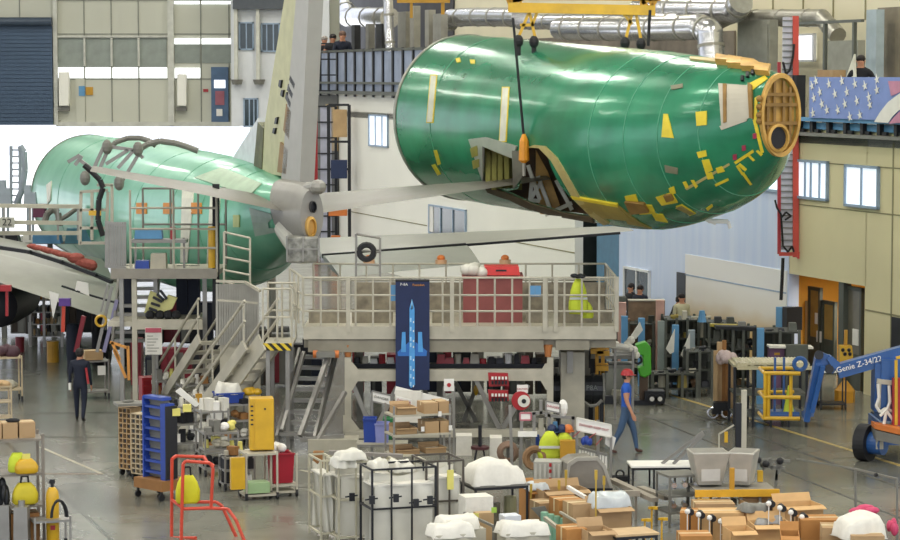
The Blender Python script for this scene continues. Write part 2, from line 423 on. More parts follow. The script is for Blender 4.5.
# rolling door
t = thing('rolling_door', 'dark blue slatted roller door beside the hangar opening', 'door', FWL.P(FWL.s(20), FWL.sz(20, 125)[1], .5))
m = MB(); n = 26
for i in range(n):
    y0 = 24 + 101 * i / n; FWL.pslab(m, -60, y0 + .5, 54, 24 + 101 * (i + 1) / n, .25, .4)
FWL.pslab(m, -60, 24, 54, 125, .2, .33)
m.build('curtain', mat('roller_door_blue', '#40556c', .5, var=.1, scale=.4), t, world=True)
m = MB(); a = FWL.P(FWL.s(-60), FWL.sz(20, 22)[1], .6); b = FWL.P(FWL.s(56), FWL.sz(20, 22)[1], .6); m.tube(a, b, .22, 12); m.build('door_drum', mat('drum_blue_grey', '#3a4756', .5), t, world=True)
# cream cabinets, doors on the hangar door leaf
for (x0, yT, x1, yB, lb) in ((60, 72, 70, 106, 'tall cream heater box next to the blue roller door'), (178, 74, 187, 106, 'tall cream heater box next to the blue notice door')):
    t = thing('wall_heater', lb, 'heater', FWL.P(FWL.s(x0), FWL.sz(x0, yB)[1], .2))
    m = MB(); FWL.pslab(m, x0, yT, x1, yB, .06, .6); m.build('casing', creamw, t, world=True, bevel=.04)
    m = MB(); FWL.pslab(m, x0 - 1, yB + 1, x1, yB + 5, .06, .4); m.build('valve', greyp, t, world=True)
m = MB(); FWL.pslab(m, 77, 79, 86, 122, 0, .1); o = struct('door_6', m, fwm); m = MB(); FWL.pslab(m, 80, 86, 86, 96, .1, .14); m.build('door_notice', blues, o, world=True)
m = MB(); FWL.pslab(m, 87, 87, 94, 95, 0, .08); m.build('wall_sign', yellowd, label='small ochre sign on the far cream wall', cat='sign')
m = MB(); FWL.pslab(m, 212, 67, 229, 124, 0, .2); o = struct('door_7', m, mat('slate_blue_door', '#4a6482', .5))
m = MB(); FWL.pslab(m, 215, 80, 226, 88, .2, .24); m.build('pane', lit, o, world=True)
m = MB(); FWL.pslab(m, 216, 91, 225, 105, .2, .23); m.build('red_poster', mat('poster_red', '#9a5a66', .6), o, world=True)
m = MB(); FWL.pslab(m, 217, 109, 223, 116, .2, .23); m.build('white_poster', white, o, world=True)
m = MB(); FWL.pslab(m, 204, 89, 209, 92, 0, .06); m.build('wall_sign', red, label='tiny red sign left of the blue notice door', cat='sign')
# white office front left of the fin
OF = Frame((0, 121.0), 0)
m = MB(); OF.pslab(m, 232, -60, 330, 126, -.3, 0); struct('wall_back', m, mat('office_front', '#d3d7d9', .6, var=.03))
m = MB(); OF.pslab(m, 234, -40, 300, 9, 0, .5); struct('trim_7', m, mat('dark_fascia', '#4b5157', .6))
m = MB()
for x in (235, 257): OF.pslab(m, x, 9, x + 3.5, 80, 0, .35)
struct('trim_8', m, fwt)
wwin('window_17', 240, 22, 255, 50, (.5,), pane=glassd, F_=OF); wwin('window_18', 262, 23, 281, 52, (.3, .65), pane=glassd, F_=OF); wwin('window_19', 244, 98, 259, 127, (.4, .7), pane=glassd, F_=OF)
for x, lb in ((235, 'round grey drain head on the left office column'), (257, 'round grey drain head on the office column beside the tail fin')):
    m = MB(); p = OF.hit(x + 2, 82, .24); m.tube(p - V((0, 0, .12)), p + V((0, 0, .12)), .22, 12, .3); m.build('rain_hopper', greyp, label=lb, cat='drain')

# ---- ceiling and lamps above the frame
m = MB(); m.bx(-75, 60, 10, 126, 19, 19.3); struct('ceiling', m, mat('ceiling_deck', '#dcdcd6', .8))
su = bpy.data.lights.new('sun', 'SUN'); su.energy = 3.5; su.angle = .01; so = bpy.data.objects.new('sun', su); COL.objects.link(so); so.location = (0, 160, 60)
def area(x, y, z, sx, sy, e, col='#fffaf0', rz=0):
    l = bpy.data.lights.new('bay_and_fill_lamp', 'AREA'); l.shape = 'RECTANGLE'; l.size = sx; l.size_y = sy; l.energy = e; l.color = lin(col)
    o = bpy.data.objects.new('bay_and_fill_lamp', l); COL.objects.link(o); o.location = (x, y, z); o.rotation_euler.z = rz
for ix in range(6):
    for iy in range(7):
        area(-24 + ix * 9.5, 26 + iy * 14.5, 18.4, .9, 7.0, 560, rz=GA)

for px, o_, z, e, c in ((815, -2.2, 2.6, 150, '#fff4e0'), (598, -1.5, 5.0, 30, '#dfeaff')):  # added lights, one for the orange room's glow, one lifting the dark doorway recess
    p = RW.P(sB(px), z, o_); area(p.x, p.y, p.z, 1.2, 1.2, e, c)
# ------------------------------------------------------------------ mezzanine behind the fuselage
MZ = Frame(A + V((0, 0, 0)) - RW.n * 7.0, GA + pi / 2 + pi)     # its back wall
zf = 6.7
m = MB(); MZ.slab(m, MZ.s(330) - 20, MZ.s(900) + 30, zf - .4, 19, -.3, 0); struct('wall_back', m, beige2)
m = MB(); RW.slab(m, sB(345), sB(1150), zf - .25, zf, -7.0, .0); struct('trim_9', m, greyp)
# balcony front with the flag banner
t = thing('balcony', 'dark steel balcony front with upright brackets under the flag banner', 'balcony', RW.P(sB(860), zf, .2))
m = MB(); s0, s1 = sB(640), sB(1000)
zt_, zb_ = RW.sz(806, 77)[1], RW.sz(806, 120)[1]
RW.slab(m, s0, s1, Z1 - .05, Z1 + .04, 0.02, .3); m.build('ledge', greyp, t, world=True)
m = MB(); RW.slab(m, s0, s1, zb_ - .02, zb_ + .08, 0.02, .28); RW.slab(m, s0, s1, Z1 + .13, zb_ - .05, .02, .08); m.build('rail', blues, t, world=True)
for x in (803, 817.5, 834, 851, 868, 885, 902):
    m = MB(); s_ = sB(x); RW.slab(m, s_ - .12, s_ + .04, Z1 + .05, zb_ + .1, .08, .2); RW.slab(m, s_ - .12, s_ + .3, Z1 + .05, Z1 + .14, .08, .16); m.build('bracket', blackp, t, world=True)
m = MB(); s_ = sB(803); RW.slab(m, s_ - .12, s_ + .12, zb_ - .2, zt_ + .05, .02, .3); m.build('post', darkm, t, world=True)
# the banner: blue field, white stars, a white and a red stripe sweeping up
t = thing('flag_banner', 'long stars and stripes banner hung along the upper balcony rail', 'banner', RW.P(sB(860), zb_, .3))
m = MB(); RW.slab(m, RW.s(808, .34), s1, zb_ + .08, zt_, .30, .34); m.build('cloth', mat('banner_blue', '#7e93cf', .6, var=.06), t, world=True)
def sweep(pts0, pts1, mt, nm, o):
    mb = MB(); vs = []
    for (a, b) in zip(pts0, pts1): vs += [RW.hit(a[0], a[1], .35), RW.hit(b[0], b[1], .35), RW.hit(b[0], b[1], o), RW.hit(a[0], a[1], o)]
    n = len(pts0); fs = []
    for i in range(n - 1):
        for k in range(4): fs.append((i * 4 + k, i * 4 + (k + 1) % 4, i * 4 + 4 + (k + 1) % 4, i * 4 + 4 + k))
    mb.add(vs, fs + [(0, 1, 2, 3), (n * 4 - 4, n * 4 - 3, n * 4 - 2, n * 4 - 1)]); mb.build(nm, mt, t, world=True)
sweep([(874, 122), (880, 112), (888, 102), (900, 93), (915, 88)], [(888, 123), (893, 116), (898, 111), (905, 107), (915, 104)], white, 'white_stripe', .37)
sweep([(888, 81), (893, 81), (899, 81), (907, 81), (915, 81)], [(891, 96), (894, 95), (899, 92.5), (907, 89), (915, 87)], mat('banner_pink', '#c98ba5', .6), 'red_stripe', .36)
sweep([(889, 123), (894, 117), (899, 112), (905, 108), (915, 105)], [(889.5, 124), (895, 123), (900, 123), (905, 123.5), (915, 124)], mat('banner_pink', '#c98ba5', .6), 'red_stripe', .36)
stars = [(813, 113), (814, 98), (820, 92), (827, 110), (835, 94), (838, 110), (847, 92), (850, 117), (857, 101), (860, 115), (865, 86), (870, 105), (877, 90), (842, 81), (816, 81), (829, 84), (855, 84), (812, 86), (869, 97), (845, 104), (822, 104), (877, 79.5)]
for k, (x, y) in enumerate(stars):
    mb = MB(); c = RW.hit(x, y, .35); h_ = .16; a0 = .25 + (k % 3) * .06; pts = []
    for i in range(10):
        r_ = (.095 if i % 2 == 0 else .035) * (1.25 if i in (0, 5) else 1); a = a0 + pi / 2 + i * pi / 5; pts.append(c + RW.d * (cos(a) * r_ * 1.5) + V((0, 0, sin(a) * r_ * 1.3)))
    mb.prism(pts, RW.n * .012); mb.build('star', white, t, world=True)
# left balcony, in front of the dark service floor
zl0, zl1 = RW.sz(339, 94)[1], RW.sz(339, 50)[1]
t = thing('balcony', 'far dark balcony front with many upright posts under three onlookers', 'balcony', RW.P(sB(360), zl0, .1))
m = MB(); a, b = sB(312), sB(480)
RW.slab(m, a, b, zl0, zl0 + .15, -.3, .35); RW.slab(m, a, b, zl1 - .1, zl1, 0, .12); RW.slab(m, a, b, zl0 + .45, zl0 + .55, .1, .2); m.build('rail', dk, t, world=True)
m = MB(); RW.slab(m, a, b, zl0 + .15, zl1 - .12, 0.0, .05); m.build('infill_panel', mat('balcony_blue_grey_panel', '#8c97ab', .5, var=.2, scale=1.5), t, world=True)
for i in range(17):
    m = MB(); s_ = a + (b - a) * (i + .3) / 17; RW.slab(m, s_ - .09, s_ + .09, zl0 - .1, zl1 + .02, .05, .12); m.build('post', darkm, t, world=True)
m = MB(); RW.slab(m, sB(250), sB(500), zl0 - .3, zl0, -7, -.3); struct('trim_10', m, greyp)
# dark service wall behind it, brown door
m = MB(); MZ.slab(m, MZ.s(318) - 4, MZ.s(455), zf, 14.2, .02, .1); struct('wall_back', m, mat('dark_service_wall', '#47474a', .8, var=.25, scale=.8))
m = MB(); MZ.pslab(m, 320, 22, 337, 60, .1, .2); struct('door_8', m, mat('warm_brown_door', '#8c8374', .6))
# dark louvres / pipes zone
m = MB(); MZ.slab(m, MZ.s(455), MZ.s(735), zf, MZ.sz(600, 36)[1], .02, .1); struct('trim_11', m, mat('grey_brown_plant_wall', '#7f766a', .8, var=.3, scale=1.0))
def mz(px, py, o): return MZ.hit(px, py, o)
def pipe(pts, r, mt, name, label, cat, o=2.5, n=12, group=None, bands=True):
    P_ = [mz(x, y, o) for x, y in pts]; t = thing(name, label, cat, min(P_, key=lambda p: p.z), group=group)
    m = MB()
    for a, b in zip(P_, P_[1:]): m.tube(a, b, r, n)
    for p in P_[1:-1]: m.sph(p, r * 1.02, 12, 8)
    o_ = m.build('duct_run', mt, t, world=True); autosmooth(o_)
    if bands:
        for a, b in zip(P_, P_[1:]):
            k = max(1, int((b - a).length / 1.8))
            for i in range(k): m = MB(); q = a.lerp(b, (i + .5) / k); d = (b - a).normalized() * .05; m.tube(q - d, q + d, r * 1.06, n); m.build('duct_band', steel, t, world=True)
pipe([(318, 2), (342, 4), (348, 17), (390, 18)], .5, chrome, 'air_duct', 'silver air duct bending above the three onlookers', 'duct')
pipe([(388, 0), (389, 30), (391, 56)], .22, chrome, 'vent_pipe', 'slim upright silver pipe rising from the far balcony', 'pipe', o=5.5)
pipe([(449, 24), (452, 18), (470, 17), (520, 17)], .38, chrome, 'air_duct', 'silver duct elbow left of the yellow lifting beam', 'duct', o=4)
pipe([(520, 22), (600, 21), (680, 22)], .3, chrome, 'air_duct', 'thin silver duct crossing right behind the lifting beam', 'duct', o=3.5)
pipe([(560, 29), (640, 29), (700, 27), (710, 32), (712, 60)], .42, chrome, 'air_duct', 'wide silver duct dropping down behind the fuselage tail', 'duct', o=4.2)
pipe([(640, 9), (735, 10), (741, 2)], .42, chrome, 'air_duct', 'upper silver duct turning up right of the lifting beam', 'duct', o=3)
pipe([(655, 20), (690, 19), (720, 20), (742, 10), (744, -8)], .3, mat('dull_duct', '#9b998f', .4, .6), 'air_duct', 'dull grey duct curving upward above the fuselage tail', 'duct', o=2)
pipe([(744, 18), (822, 18), (838, 36)], .28, mat('dull_duct', '#9b998f', .4, .6), 'air_duct', 'grey duct bending down beside the bright upper window', 'duct', o=1.5)
pipe([(560, 12), (600, 12), (640, 12)], .25, mat('dull_duct', '#9b998f', .4, .6), 'air_duct', 'dull duct showing just beneath the lifting beam', 'duct', o=2.2)
# plant room cabinets, columns
def mbox(x0, yT, x1, yB, o0, o1, mt, name, label, cat, detail=True):
    t = thing(name, label, cat, MZ.P((MZ.s(x0) + MZ.s(x1)) / 2, zf, (o0 + o1) / 2))
    m = MB(); s0, s1 = MZ.s(x0, o1), MZ.s(x1, o1); z1 = MZ.sz(x0, yT, o1)[1]; MZ.slab(m, s0, s1, zf, z1, o0, o1); m.build('cabinet_body', mt, t, world=True)
    if detail:
        m = MB(); MZ.slab(m, s0 + .1, s1 - .1, zf + .2, z1 - .15, o1, o1 + .04); m.build('cabinet_door', mt, t, world=True)
        m = MB(); MZ.slab(m, s0 + (s1 - s0) * .6, s0 + (s1 - s0) * .75, zf + 1.0, zf + 1.4, o1 + .04, o1 + .06); m.build('placard', white, t, world=True)
cab = mat('olive_grey_cabinet', '#86867a', .6)
mbox(736, 21, 768, 80, 2.1, 2.4, cab, 'plant_cabinet', 'tall grey cabinet left of the red edged mast', 'cabinet')
mbox(826, 41, 856, 84, 1.95, 2.2, cab, 'plant_cabinet', 'tall grey cabinet behind the onlooker above the flag banner', 'cabinet')
mbox(864, 10, 874, 84, 3.95, 4.2, mat('pale_blue_grey_cabinet', '#9aa8ad', .5), 'plant_duct_box', 'pale blue grey upright duct box beside the onlooker', 'duct box', False)
mbox(875, 8, 898, 84, 3.2, 3.6, mat('brown_riser', '#7c7360', .7, var=.3, scale=1.5), 'pipe_riser', 'brown pipe riser filling the upper right corner', 'riser', False)
wwin('window_27', 795, 34, 816, 62, (.1, .9), pane=lit, F_=MZ, o=.05, fm=whitew)
m = MB()
for x in (825, 854): s_ = MZ.s(x, 5); MZ.slab(m, s_ - .05, s_ + .05, zf, MZ.sz(x, 22, 5)[1], 5.0, 5.1)
MZ.slab(m, MZ.s(790, 5), MZ.s(862, 5), MZ.sz(800, 22, 5)[1] - .08, MZ.sz(800, 22, 5)[1], 5.0, 5.1)
tag(m.build('pipe_portal', dk), 'thin dark pipe frame on the mezzanine left of the onlooker', 'frame')
m = MB()
for i, x in enumerate((795, 803)): pass
t = thing('cardboard_box', 'small open tan box on the mezzanine ledge above the flag', 'box', RW.P(sB(826), zf, -.6))
m = MB(); RW.pslab(m, 816, 70, 831, 79, -.9, -.5); m.build('box_body', card, t, world=True)
m = MB(); a = RW.hit(846, 77, -.8); m.prism([a, RW.hit(855, 77, -.8), RW.hit(854, 54, -.8)], -RW.n * .05); tag(m.build('canvas_wedge', mat('pale_canvas', '#d9d8c6', .7)), 'pale upright canvas wedge left of the onlooker by the flag', 'canvas')
# beige cladding joints up there
m = MB()
for x in (770, 800, 830, 862): MZ.pslab(m, x, -10, x + .7, 20, 0, .04)
struct('trim_12', m, seam)
# dark mechanical bits on the service floor (background clutter in front of the dark wall)
k = 0
for (x0, y0, x1, y1, mt) in ((398, 12, 406, 52, 'dull_duct'), (410, 6, 414, 50, 'galvanised_steel'), (425, 10, 429, 48, 'galvanised_steel'), (433, 14, 441, 46, 'dull_duct'), (366, 24, 369, 52, 'grey_paint'), (376, 24, 382, 52, 'dark_metal'), (352, 25, 355, 50, 'dark_metal')):
    m = MB(); MZ.pslab(m, x0, y0, x1, y1, 4.6, 4.9); m.build('riser_pipe', MATS[mt], label='slender %s riser standing on the far service floor, %s' % ('pale' if 'dull' in mt or 'galv' in mt else 'dark', ['beside the silver vent pipe', 'near the orange crane end', 'third in from the vent pipe', 'next to the fuselage nose', 'under the bent duct', 'under the duct, thick and dark', 'just right of the onlookers'][k]), cat='pipe'); k += 1
# crane rails and yellow ends at the very top
m = MB(); a = PY(397, 0, 70); b = PY(450, 0, 70); m.bar(a, b, .2, .16); m.bar(a + V((.4, 0, 0)), a + V((.4, 0, -.5)), .08); m.bar(b - V((.2, 0, 0)), b + V((-.2, 0, -.4)), .1); tag(m.build('crane_trolley', yellowd), 'ochre crane trolley end cut off by the top edge', 'crane')

# cream wall: niche with brown door and red scissor mast at its left end
m = MB(); RW.slab(m, sB(316) , sB(339), 0, zl0 - .05, .0, .05); struct('wall_right', m, mat('niche_dark', '#5f605c', .8))
m = MB(); RW.pslab(m, 326, 104, 337, 150, .05, .12); struct('door_9', m, mat('warm_tan_door', '#a08a63', .6))
t = thing('cable_mast', 'narrow red edged mast left of the cream wall', 'mast', RW.P(sB(316), 0, 1.0))
m = MB(); p = RW.hit(316, 200, 1.0); p.z = 0; q = RW.hit(316, 44, 1.0); m.bar(p, V((p.x, p.y, q.z)), .16); m.build('mast_post', red, t, world=True)
m = MB()
for i in range(14): z = .6 + i * .7; m.bar(V((p.x, p.y, z)), V((p.x + .9, p.y, z)), .06)
m.bar(V((p.x + .9, p.y, 0)), V((p.x + .9, p.y, 6.9)), .12); m.build('rung', darkm, t, world=True)
m = MB(); m.bar(V((p.x + .45, p.y + .1, 0)), V((p.x + .45, p.y + .1, 6.9)), .5, .1); m.build('back_panel', mat('pale_lilac_panel', '#b8bbcc', .6), t, world=True)
t = thing('storage_lift', 'tall dark framed lift with blue and orange parts by the cream wall', 'lift', RW.P(sB(335), 0, 1.2))
m = MB(); p = RW.hit(329, 240, 1.2); p.z = 0
for dx in (0, .9):
    m.bar(p + V((dx, 0, 0)), p + V((dx, 0, 7)), .14)
for z in (1, 2.6, 4.2, 5.4, 7): m.bar(p + V((0, 0, z)), p + V((.9, 0, z)), .1)
m.build('lift_frame', darkm, t, world=True)
m = MB(); m.box(p + V((.45, .1, 4.2)), (.7, .5, .8)); m.build('blue_carriage', blued, t, world=True)
m = MB(); m.box(p + V((.4, 0, 2.35)), (.8, .5, .35)); m.box(p + V((.3, 0, .9)), (.4, .4, .8)); m.build('orange_motor', orange, t, world=True)
m = MB(); m.box(p + V((.5, .1, 6.2)), (.6, .3, 1.2)); m.build('brown_panel', wood, t, world=True)

# red framed mast at the corner of mural and beige wall
XM = Frame(RW.P(sB(790), 0, 1.6), 0)
t = thing('power_mast', 'tall red framed cable mast in front of the mural corner', 'mast', XM.hit(788, 258))
m = MB(); a0 = XM.hit(779, 254); a1 = XM.hit(779, 62); b0 = XM.hit(795.5, 257); b1 = XM.hit(795.5, 16)
m.bar(a0, a1, .09); m.build('mast_rail', red, t, world=True)
m = MB(); m.bar(b0, b1, .16); m.build('mast_post', orred, t, world=True)
m = MB(); m.bar(a0, XM.hit(796, 254), .1); m.bar(XM.hit(797, 255), XM.hit(806, 255.5), .18); m.build('mast_foot', orred, t, world=True)
m = MB(); XM.pslab(m, 781, 17, 794, 250, -.06, 0); m.build('cable_tray', mat('tray_pale', '#c6c6cf', .5), t, world=True)
m = MB()
for i in range(38):
    y = 20 + i * 6.1; XM.pslab(m, 781, y, 794, y + 1, 0, .05)
m.build('tray_rung', greyp, t, world=True)
m = MB(); m.path([XM.hit(x, y, .15) for x, y in ((775, 200), (777, 208), (781, 214), (782, 230), (783, 246), (788, 252), (792, 246), (794, 252))], .03); m.build('cable', blackp, t, world=True); m = MB(); m.path([XM.hit(x, y, .15) for x, y in ((783, 62), (786, 74), (790, 70), (793, 56), (794, 44))], .035); m.build('cable', blackp, t, world=True); m = MB(); m.path([XM.hit(x, y, .15) for x, y in ((783, 258), (782, 280), (781, 300))], .05); m.build('cable', blackp, t, world=True); m = MB()
m.path([XM.hit(x, y, .15) for x, y in ((781, 218), (786, 212), (791, 216), (785, 220))], .03); m.build('cable', blackp, t, world=True)
m = MB(); RW.pslab(m, 777, 307, 783, 330, .03, .5); m.build('meter_box', blues, label='pale blue wall box at the bottom of the mast cable', cat='switch box')
m = MB(); RW.pslab(m, 783.5, 307, 788, 330, .03, .5); m.build('switch_box', blackp, label='black wall box beside the orange opening', cat='switch box')
# ------------------------------------------------------------------ aircraft
import mathutils
def primer():
    m = bpy.data.materials.new('green_primer_skin'); m.use_nodes = True; nt = m.node_tree; b = nt.nodes['Principled BSDF']
    b.inputs['Roughness'].default_value = .26; b.inputs['Metallic'].default_value = .25; b.inputs['Coat Weight'].default_value = .35; b.inputs['Coat Roughness'].default_value = .12
    tc = nt.nodes.new('ShaderNodeTexCoord'); mp = nt.nodes.new('ShaderNodeMapping'); mp.inputs['Rotation'].default_value = (0, 0, radians(-25)); nt.links.new(tc.outputs['Object'], mp.inputs[0])
    n1 = nt.nodes.new('ShaderNodeTexNoise'); n1.inputs['Scale'].default_value = .9; n1.inputs['Detail'].default_value = 6; nt.links.new(mp.outputs[0], n1.inputs['Vector'])
    rp = nt.nodes.new('ShaderNodeValToRGB'); e = rp.color_ramp.elements; e[0].position = .35; e[0].color = (*lin('#1d7350'), 1); e[1].position = .7; e[1].color = (*lin('#2a9167'), 1)
    nt.links.new(n1.outputs['Fac'], rp.inputs[0]); nt.links.new(rp.outputs[0], b.inputs['Base Color'])
    n2 = nt.nodes.new('ShaderNodeTexNoise'); n2.inputs['Scale'].default_value = 1.3; n2.inputs['Detail'].default_value = 2; mp2 = nt.nodes.new('ShaderNodeMapping'); mp2.inputs['Scale'].default_value = (1, .3, 2.5)
    nt.links.new(mp.outputs[0], mp2.inputs[0]); nt.links.new(mp2.outputs[0], n2.inputs['Vector'])
    bp = nt.nodes.new('ShaderNodeBump'); bp.inputs['Strength'].default_value = .25; bp.inputs['Distance'].default_value = .05; nt.links.new(n2.outputs['Fac'], bp.inputs['Height']); nt.links.new(bp.outputs[0], b.inputs['Normal'])
    return m
skin = primer()
inner = mat('olive_inner_primer', '#8f8a3c', .6, var=.2, scale=2)
gold = mat('gold_primer', '#c39a4e', .45, .2, var=.25, scale=3)
goldd = mat('dark_gold_primer', '#8a6a34', .5, .2, var=.2)
grs = mat('grey_airframe_paint', '#93918a', .4, var=.05)
grs2 = mat('grey_flap_paint', '#a8a898', .45, var=.05)
grd = mat('fin_grey', '#a4a39c', .5, var=.04)
seal = mat('skin_joint', '#4f9a78', .5)
def body(name, secs, ang, parent, n=56, thick=.12, k=10):
    """secs: (centre, half height, half width)"""
    d = V((sin(ang), -cos(ang), 0)); lat = V((cos(ang), sin(ang), 0)); rings = []
    # smooth interpolation along the hull
    def cr(a, b, c, e, t): return .5 * ((2 * b) + (-a + c) * t + (2 * a - 5 * b + 4 * c - e) * t * t + (-a + 3 * b - 3 * c + e) * t ** 3)
    full = []
    for i in range(len(secs) - 1):
        a = secs[max(i - 1, 0)]; b = secs[i]; c = secs[i + 1]; e = secs[min(i + 2, len(secs) - 1)]
        for j in range(k):
            t = j / k
            if i == 0 and len(secs) > 2 and a is b: a = (b[0] * 2 - c[0], b[1], b[2])
            full.append(tuple(cr(a[q], b[q], c[q], e[q], t) for q in range(3)))
    full.append(secs[-1])
    for c, rz_, rx in full: rings.append([c + lat * (rx * sin(2 * pi * i / n)) + V((0, 0, rz_ * cos(2 * pi * i / n))) for i in range(n)])
    mb = MB(); mb.loft(rings, cap=False)
    o = mb.build(name, [skin, inner], parent, world=True, smooth=True)
    return o, full, rings, d, lat
# --- the fuselage on the crane
HA = radians(25)
def hang(px, yc, rpx):
    u = None; k = (px - 450) / F; u = (k * 66 - .45) / (.4226 + .906 * k); Y = 66 - .906 * u
    s = F / Y; return PY(px, yc, Y), rpx / s
T_ = [(467, 117.5, 82, .96), (560, 129, 86, .96), (650, 140, 89.5, .96), (700, 138.5, 81.5, .92), (742, 131.5, 68, .86), (779, 115, 41, .55)]
secs = []
for px, yc, r, q in T_: c, h = hang(px, yc, r); secs.append((c, h, h * q))
HF = thing('airplane_fuselage', 'green primed aircraft fuselage hanging from the yellow crane beam', 'fuselage', V((secs[2][0].x, secs[2][0].y, secs[2][0].z - 2)))
hull, full, rings, hd, hl = body('hull_skin', secs, HA, HF)
bvh = raycaster(hull)
HFACES = [list(p.vertices) for p in hull.data.polygons]; HVN = [(v.co + HF.location, v.normal.copy()) for v in hull.data.vertices]
# cut the wing root and door openings through the near wall
def cutter(poly, near, far):
    mb = MB(); a = [CAM + ray(*p) * near for p in poly]; b = [CAM + ray(*p) * far for p in poly]; n = len(poly)
    mb.add(a + b, [tuple(range(n)), tuple(range(n, 2 * n))[::-1]] + [(i, n + i, n + (i + 1) % n, (i + 1) % n) for i in range(n)])
    return mb.build('cutter', inner, loc=V((0, 0, 0)))
sol = hull.modifiers.new('skin_thickness', 'SOLIDIFY'); sol.thickness = .1; sol.offset = -1; sol.material_offset = 1; sol.material_offset_rim = 1
def cut(o, polys, near, far):
    cs = []
    for p in polys:
        c = cutter(p, near, far); cs.append(c); b = o.modifiers.new('cut', 'BOOLEAN'); b.operation = 'DIFFERENCE'; b.object = c; b.solver = 'EXACT'
    bpy.context.view_layer.update(); dg = bpy.context.evaluated_depsgraph_get(); me = bpy.data.meshes.new_from_object(o.evaluated_get(dg)); o.modifiers.clear(); o.data = me
    for c in cs: bpy.data.objects.remove(c)
    me.name = o.name
opening = [(484, 146), (500, 150), (512, 158), (514, 188), (490, 189), (484, 183)]
wingroot = [(526, 150), (535, 146), (545, 152), (556, 168), (572, 195), (590, 215), (562, 211), (532, 202), (508, 191), (518, 189), (523, 175)]
dhole = bvh.ray_cast(CAM, ray(500, 170), 200)[3]
cut(hull, [opening, wingroot], dhole - 2.6, dhole + 2.5)
autosmooth(hull, 35)
def keep_normals(o, bv, faces, vn):
    me = o.data; off = o.parent.location; out = []
    for p in me.polygons:
        for li in p.loop_indices:
            co = me.vertices[me.loops[li].vertex_index].co + off; h = bv.find_nearest(co)
            if h[0] is not None and h[3] < .02 and abs(h[1].dot(p.normal)) > .9:
                n_ = V((0, 0, 0))
                for vi in faces[h[2]]: n_ += vn[vi][1] / ((vn[vi][0] - co).length + .02)
                n_.normalize(); out.append(n_ if n_.dot(p.normal) > 0 else -n_)
            else: out.append(p.normal.copy())
    me.normals_split_custom_set([tuple(q) for q in out])
keep_normals(hull, bvh, HFACES, HVN)
# frames inside
m = MB()
for i in range(20, 44, 3):
    c, rz_, rx = full[i]; ro = [c + hl * (rx * .955 * sin(2 * pi * j / 40)) + V((0, 0, rz_ * .955 * cos(2 * pi * j / 40))) for j in range(40)]; ri = [c + (p - c) * .93 for p in ro]
    m.loft([ro, [p + hd * .05 for p in ro], [p + hd * .05 for p in ri], ri, ro], cap=False)
m.build('frame', inner, HF, world=True)
c0 = full[3][0]; rz0 = full[3][1] * .94
m = MB(); m.bar(c0 - hl * 1.9 - V((0, 0, .5)), c0 + hl * 1.9 - V((0, 0, .5)), .1); 
fl = [full[2][0] - hl * 1.7 - V((0, 0, .7)), full[2][0] + hl * 1.7 - V((0, 0, .7)), full[24][0] + hl * 1.7 - V((0, 0, .7)), full[24][0] - hl * 1.7 - V((0, 0, .7))]

# end ring at the far end, rear bulkhead at the near end
def ringband(i, w_, gr, mt, name, par, full=full, d=hd, l=hl):
    c, rz_, rx = full[i]; n = 48; m = MB()
    def rg(k, off): return [c + d * off + l * (rx * k * sin(2 * pi * j / n)) + V((0, 0, rz_ * k * cos(2 * pi * j / n))) for j in range(n)]
    m.loft([rg(.93, -w_), rg(gr, -w_), rg(gr, w_), rg(.93, w_), rg(.93, -w_)], cap=False); return m.build(name, mt, par, world=True)
ringband(0, .06, 1.012, steel, 'end_ring', HF)
c, rz_, rx = full[-1]; n = 48
def bh(k, off, kz=None): return [c + hd * off + hl * (rx * k * sin(2 * pi * j / n)) + V((0, 0, rz_ * (kz or k) * cos(2 * pi * j / n))) for j in range(n)]
m = MB(); m.loft([bh(.98, -.1), bh(.98, -.04)]); m.loft([bh(.9, -.02), bh(1.02, -.02), bh(1.02, .1), bh(.9, .1), bh(.9, -.02)], cap=False)
B = m.build('bulkhead', gold, HF, world=True)
m = MB()
for i in (-1.7, -.7, .7, 1.7): p = c + hl * (rx * .34 * i); h_ = rz_ * .85 * sqrt(max(.05, 1 - (.34 * i) ** 2)); m.bar(p - V((0, 0, h_)) + hd * .0, p + V((0, 0, h_)) + hd * .0, .05, .1)
for z in (-.2, .25, .5): q = rx * .95 * sqrt(1 - z * z); m.bar(c - hl * q + V((0, 0, rz_ * z)), c + hl * q + V((0, 0, rz_ * z)), .14, .07)
m.build('stiffener', goldd, B, world=True)
# round exhaust ring low on the bulkhead
e = c + hl * (rx * -.1) - V((0, 0, rz_ * .58)) + hd * .02
e = PY(777, 138, (c + hd * .1).y)
def disc(cc, r, off, sq=1.15, nn=28): return [cc + hd * off + hl * (r * cos(2 * pi * j / nn)) + V((0, 0, r * sq * sin(2 * pi * j / nn))) for j in range(nn)]
m = MB(); m.loft([disc(e, .27, -.1), disc(e, .26, .08), disc(e, .21, .1), disc(e, .19, -.02), disc(e, .27, -.1)], cap=False); m.build('exhaust_ring', gold, B, world=True)
m = MB(); m.loft([disc(e, .205, .0), disc(e, .205, .03)]); m.build('exhaust_bore', blackp, B, world=True)
m = MB()
for z in (.4, .2, 0, -.15): m.sph(c - hl * rx * 1.05 + V((0, 0, rz_ * z)) + hd * .02, .07)
m.build('hinge_fitting', goldd, B, world=True)
def D(quad, mt, name='tape_patch', th=.02, n=3, label=None): return decal(bvh, quad, mt, HF, name, th, n, label)
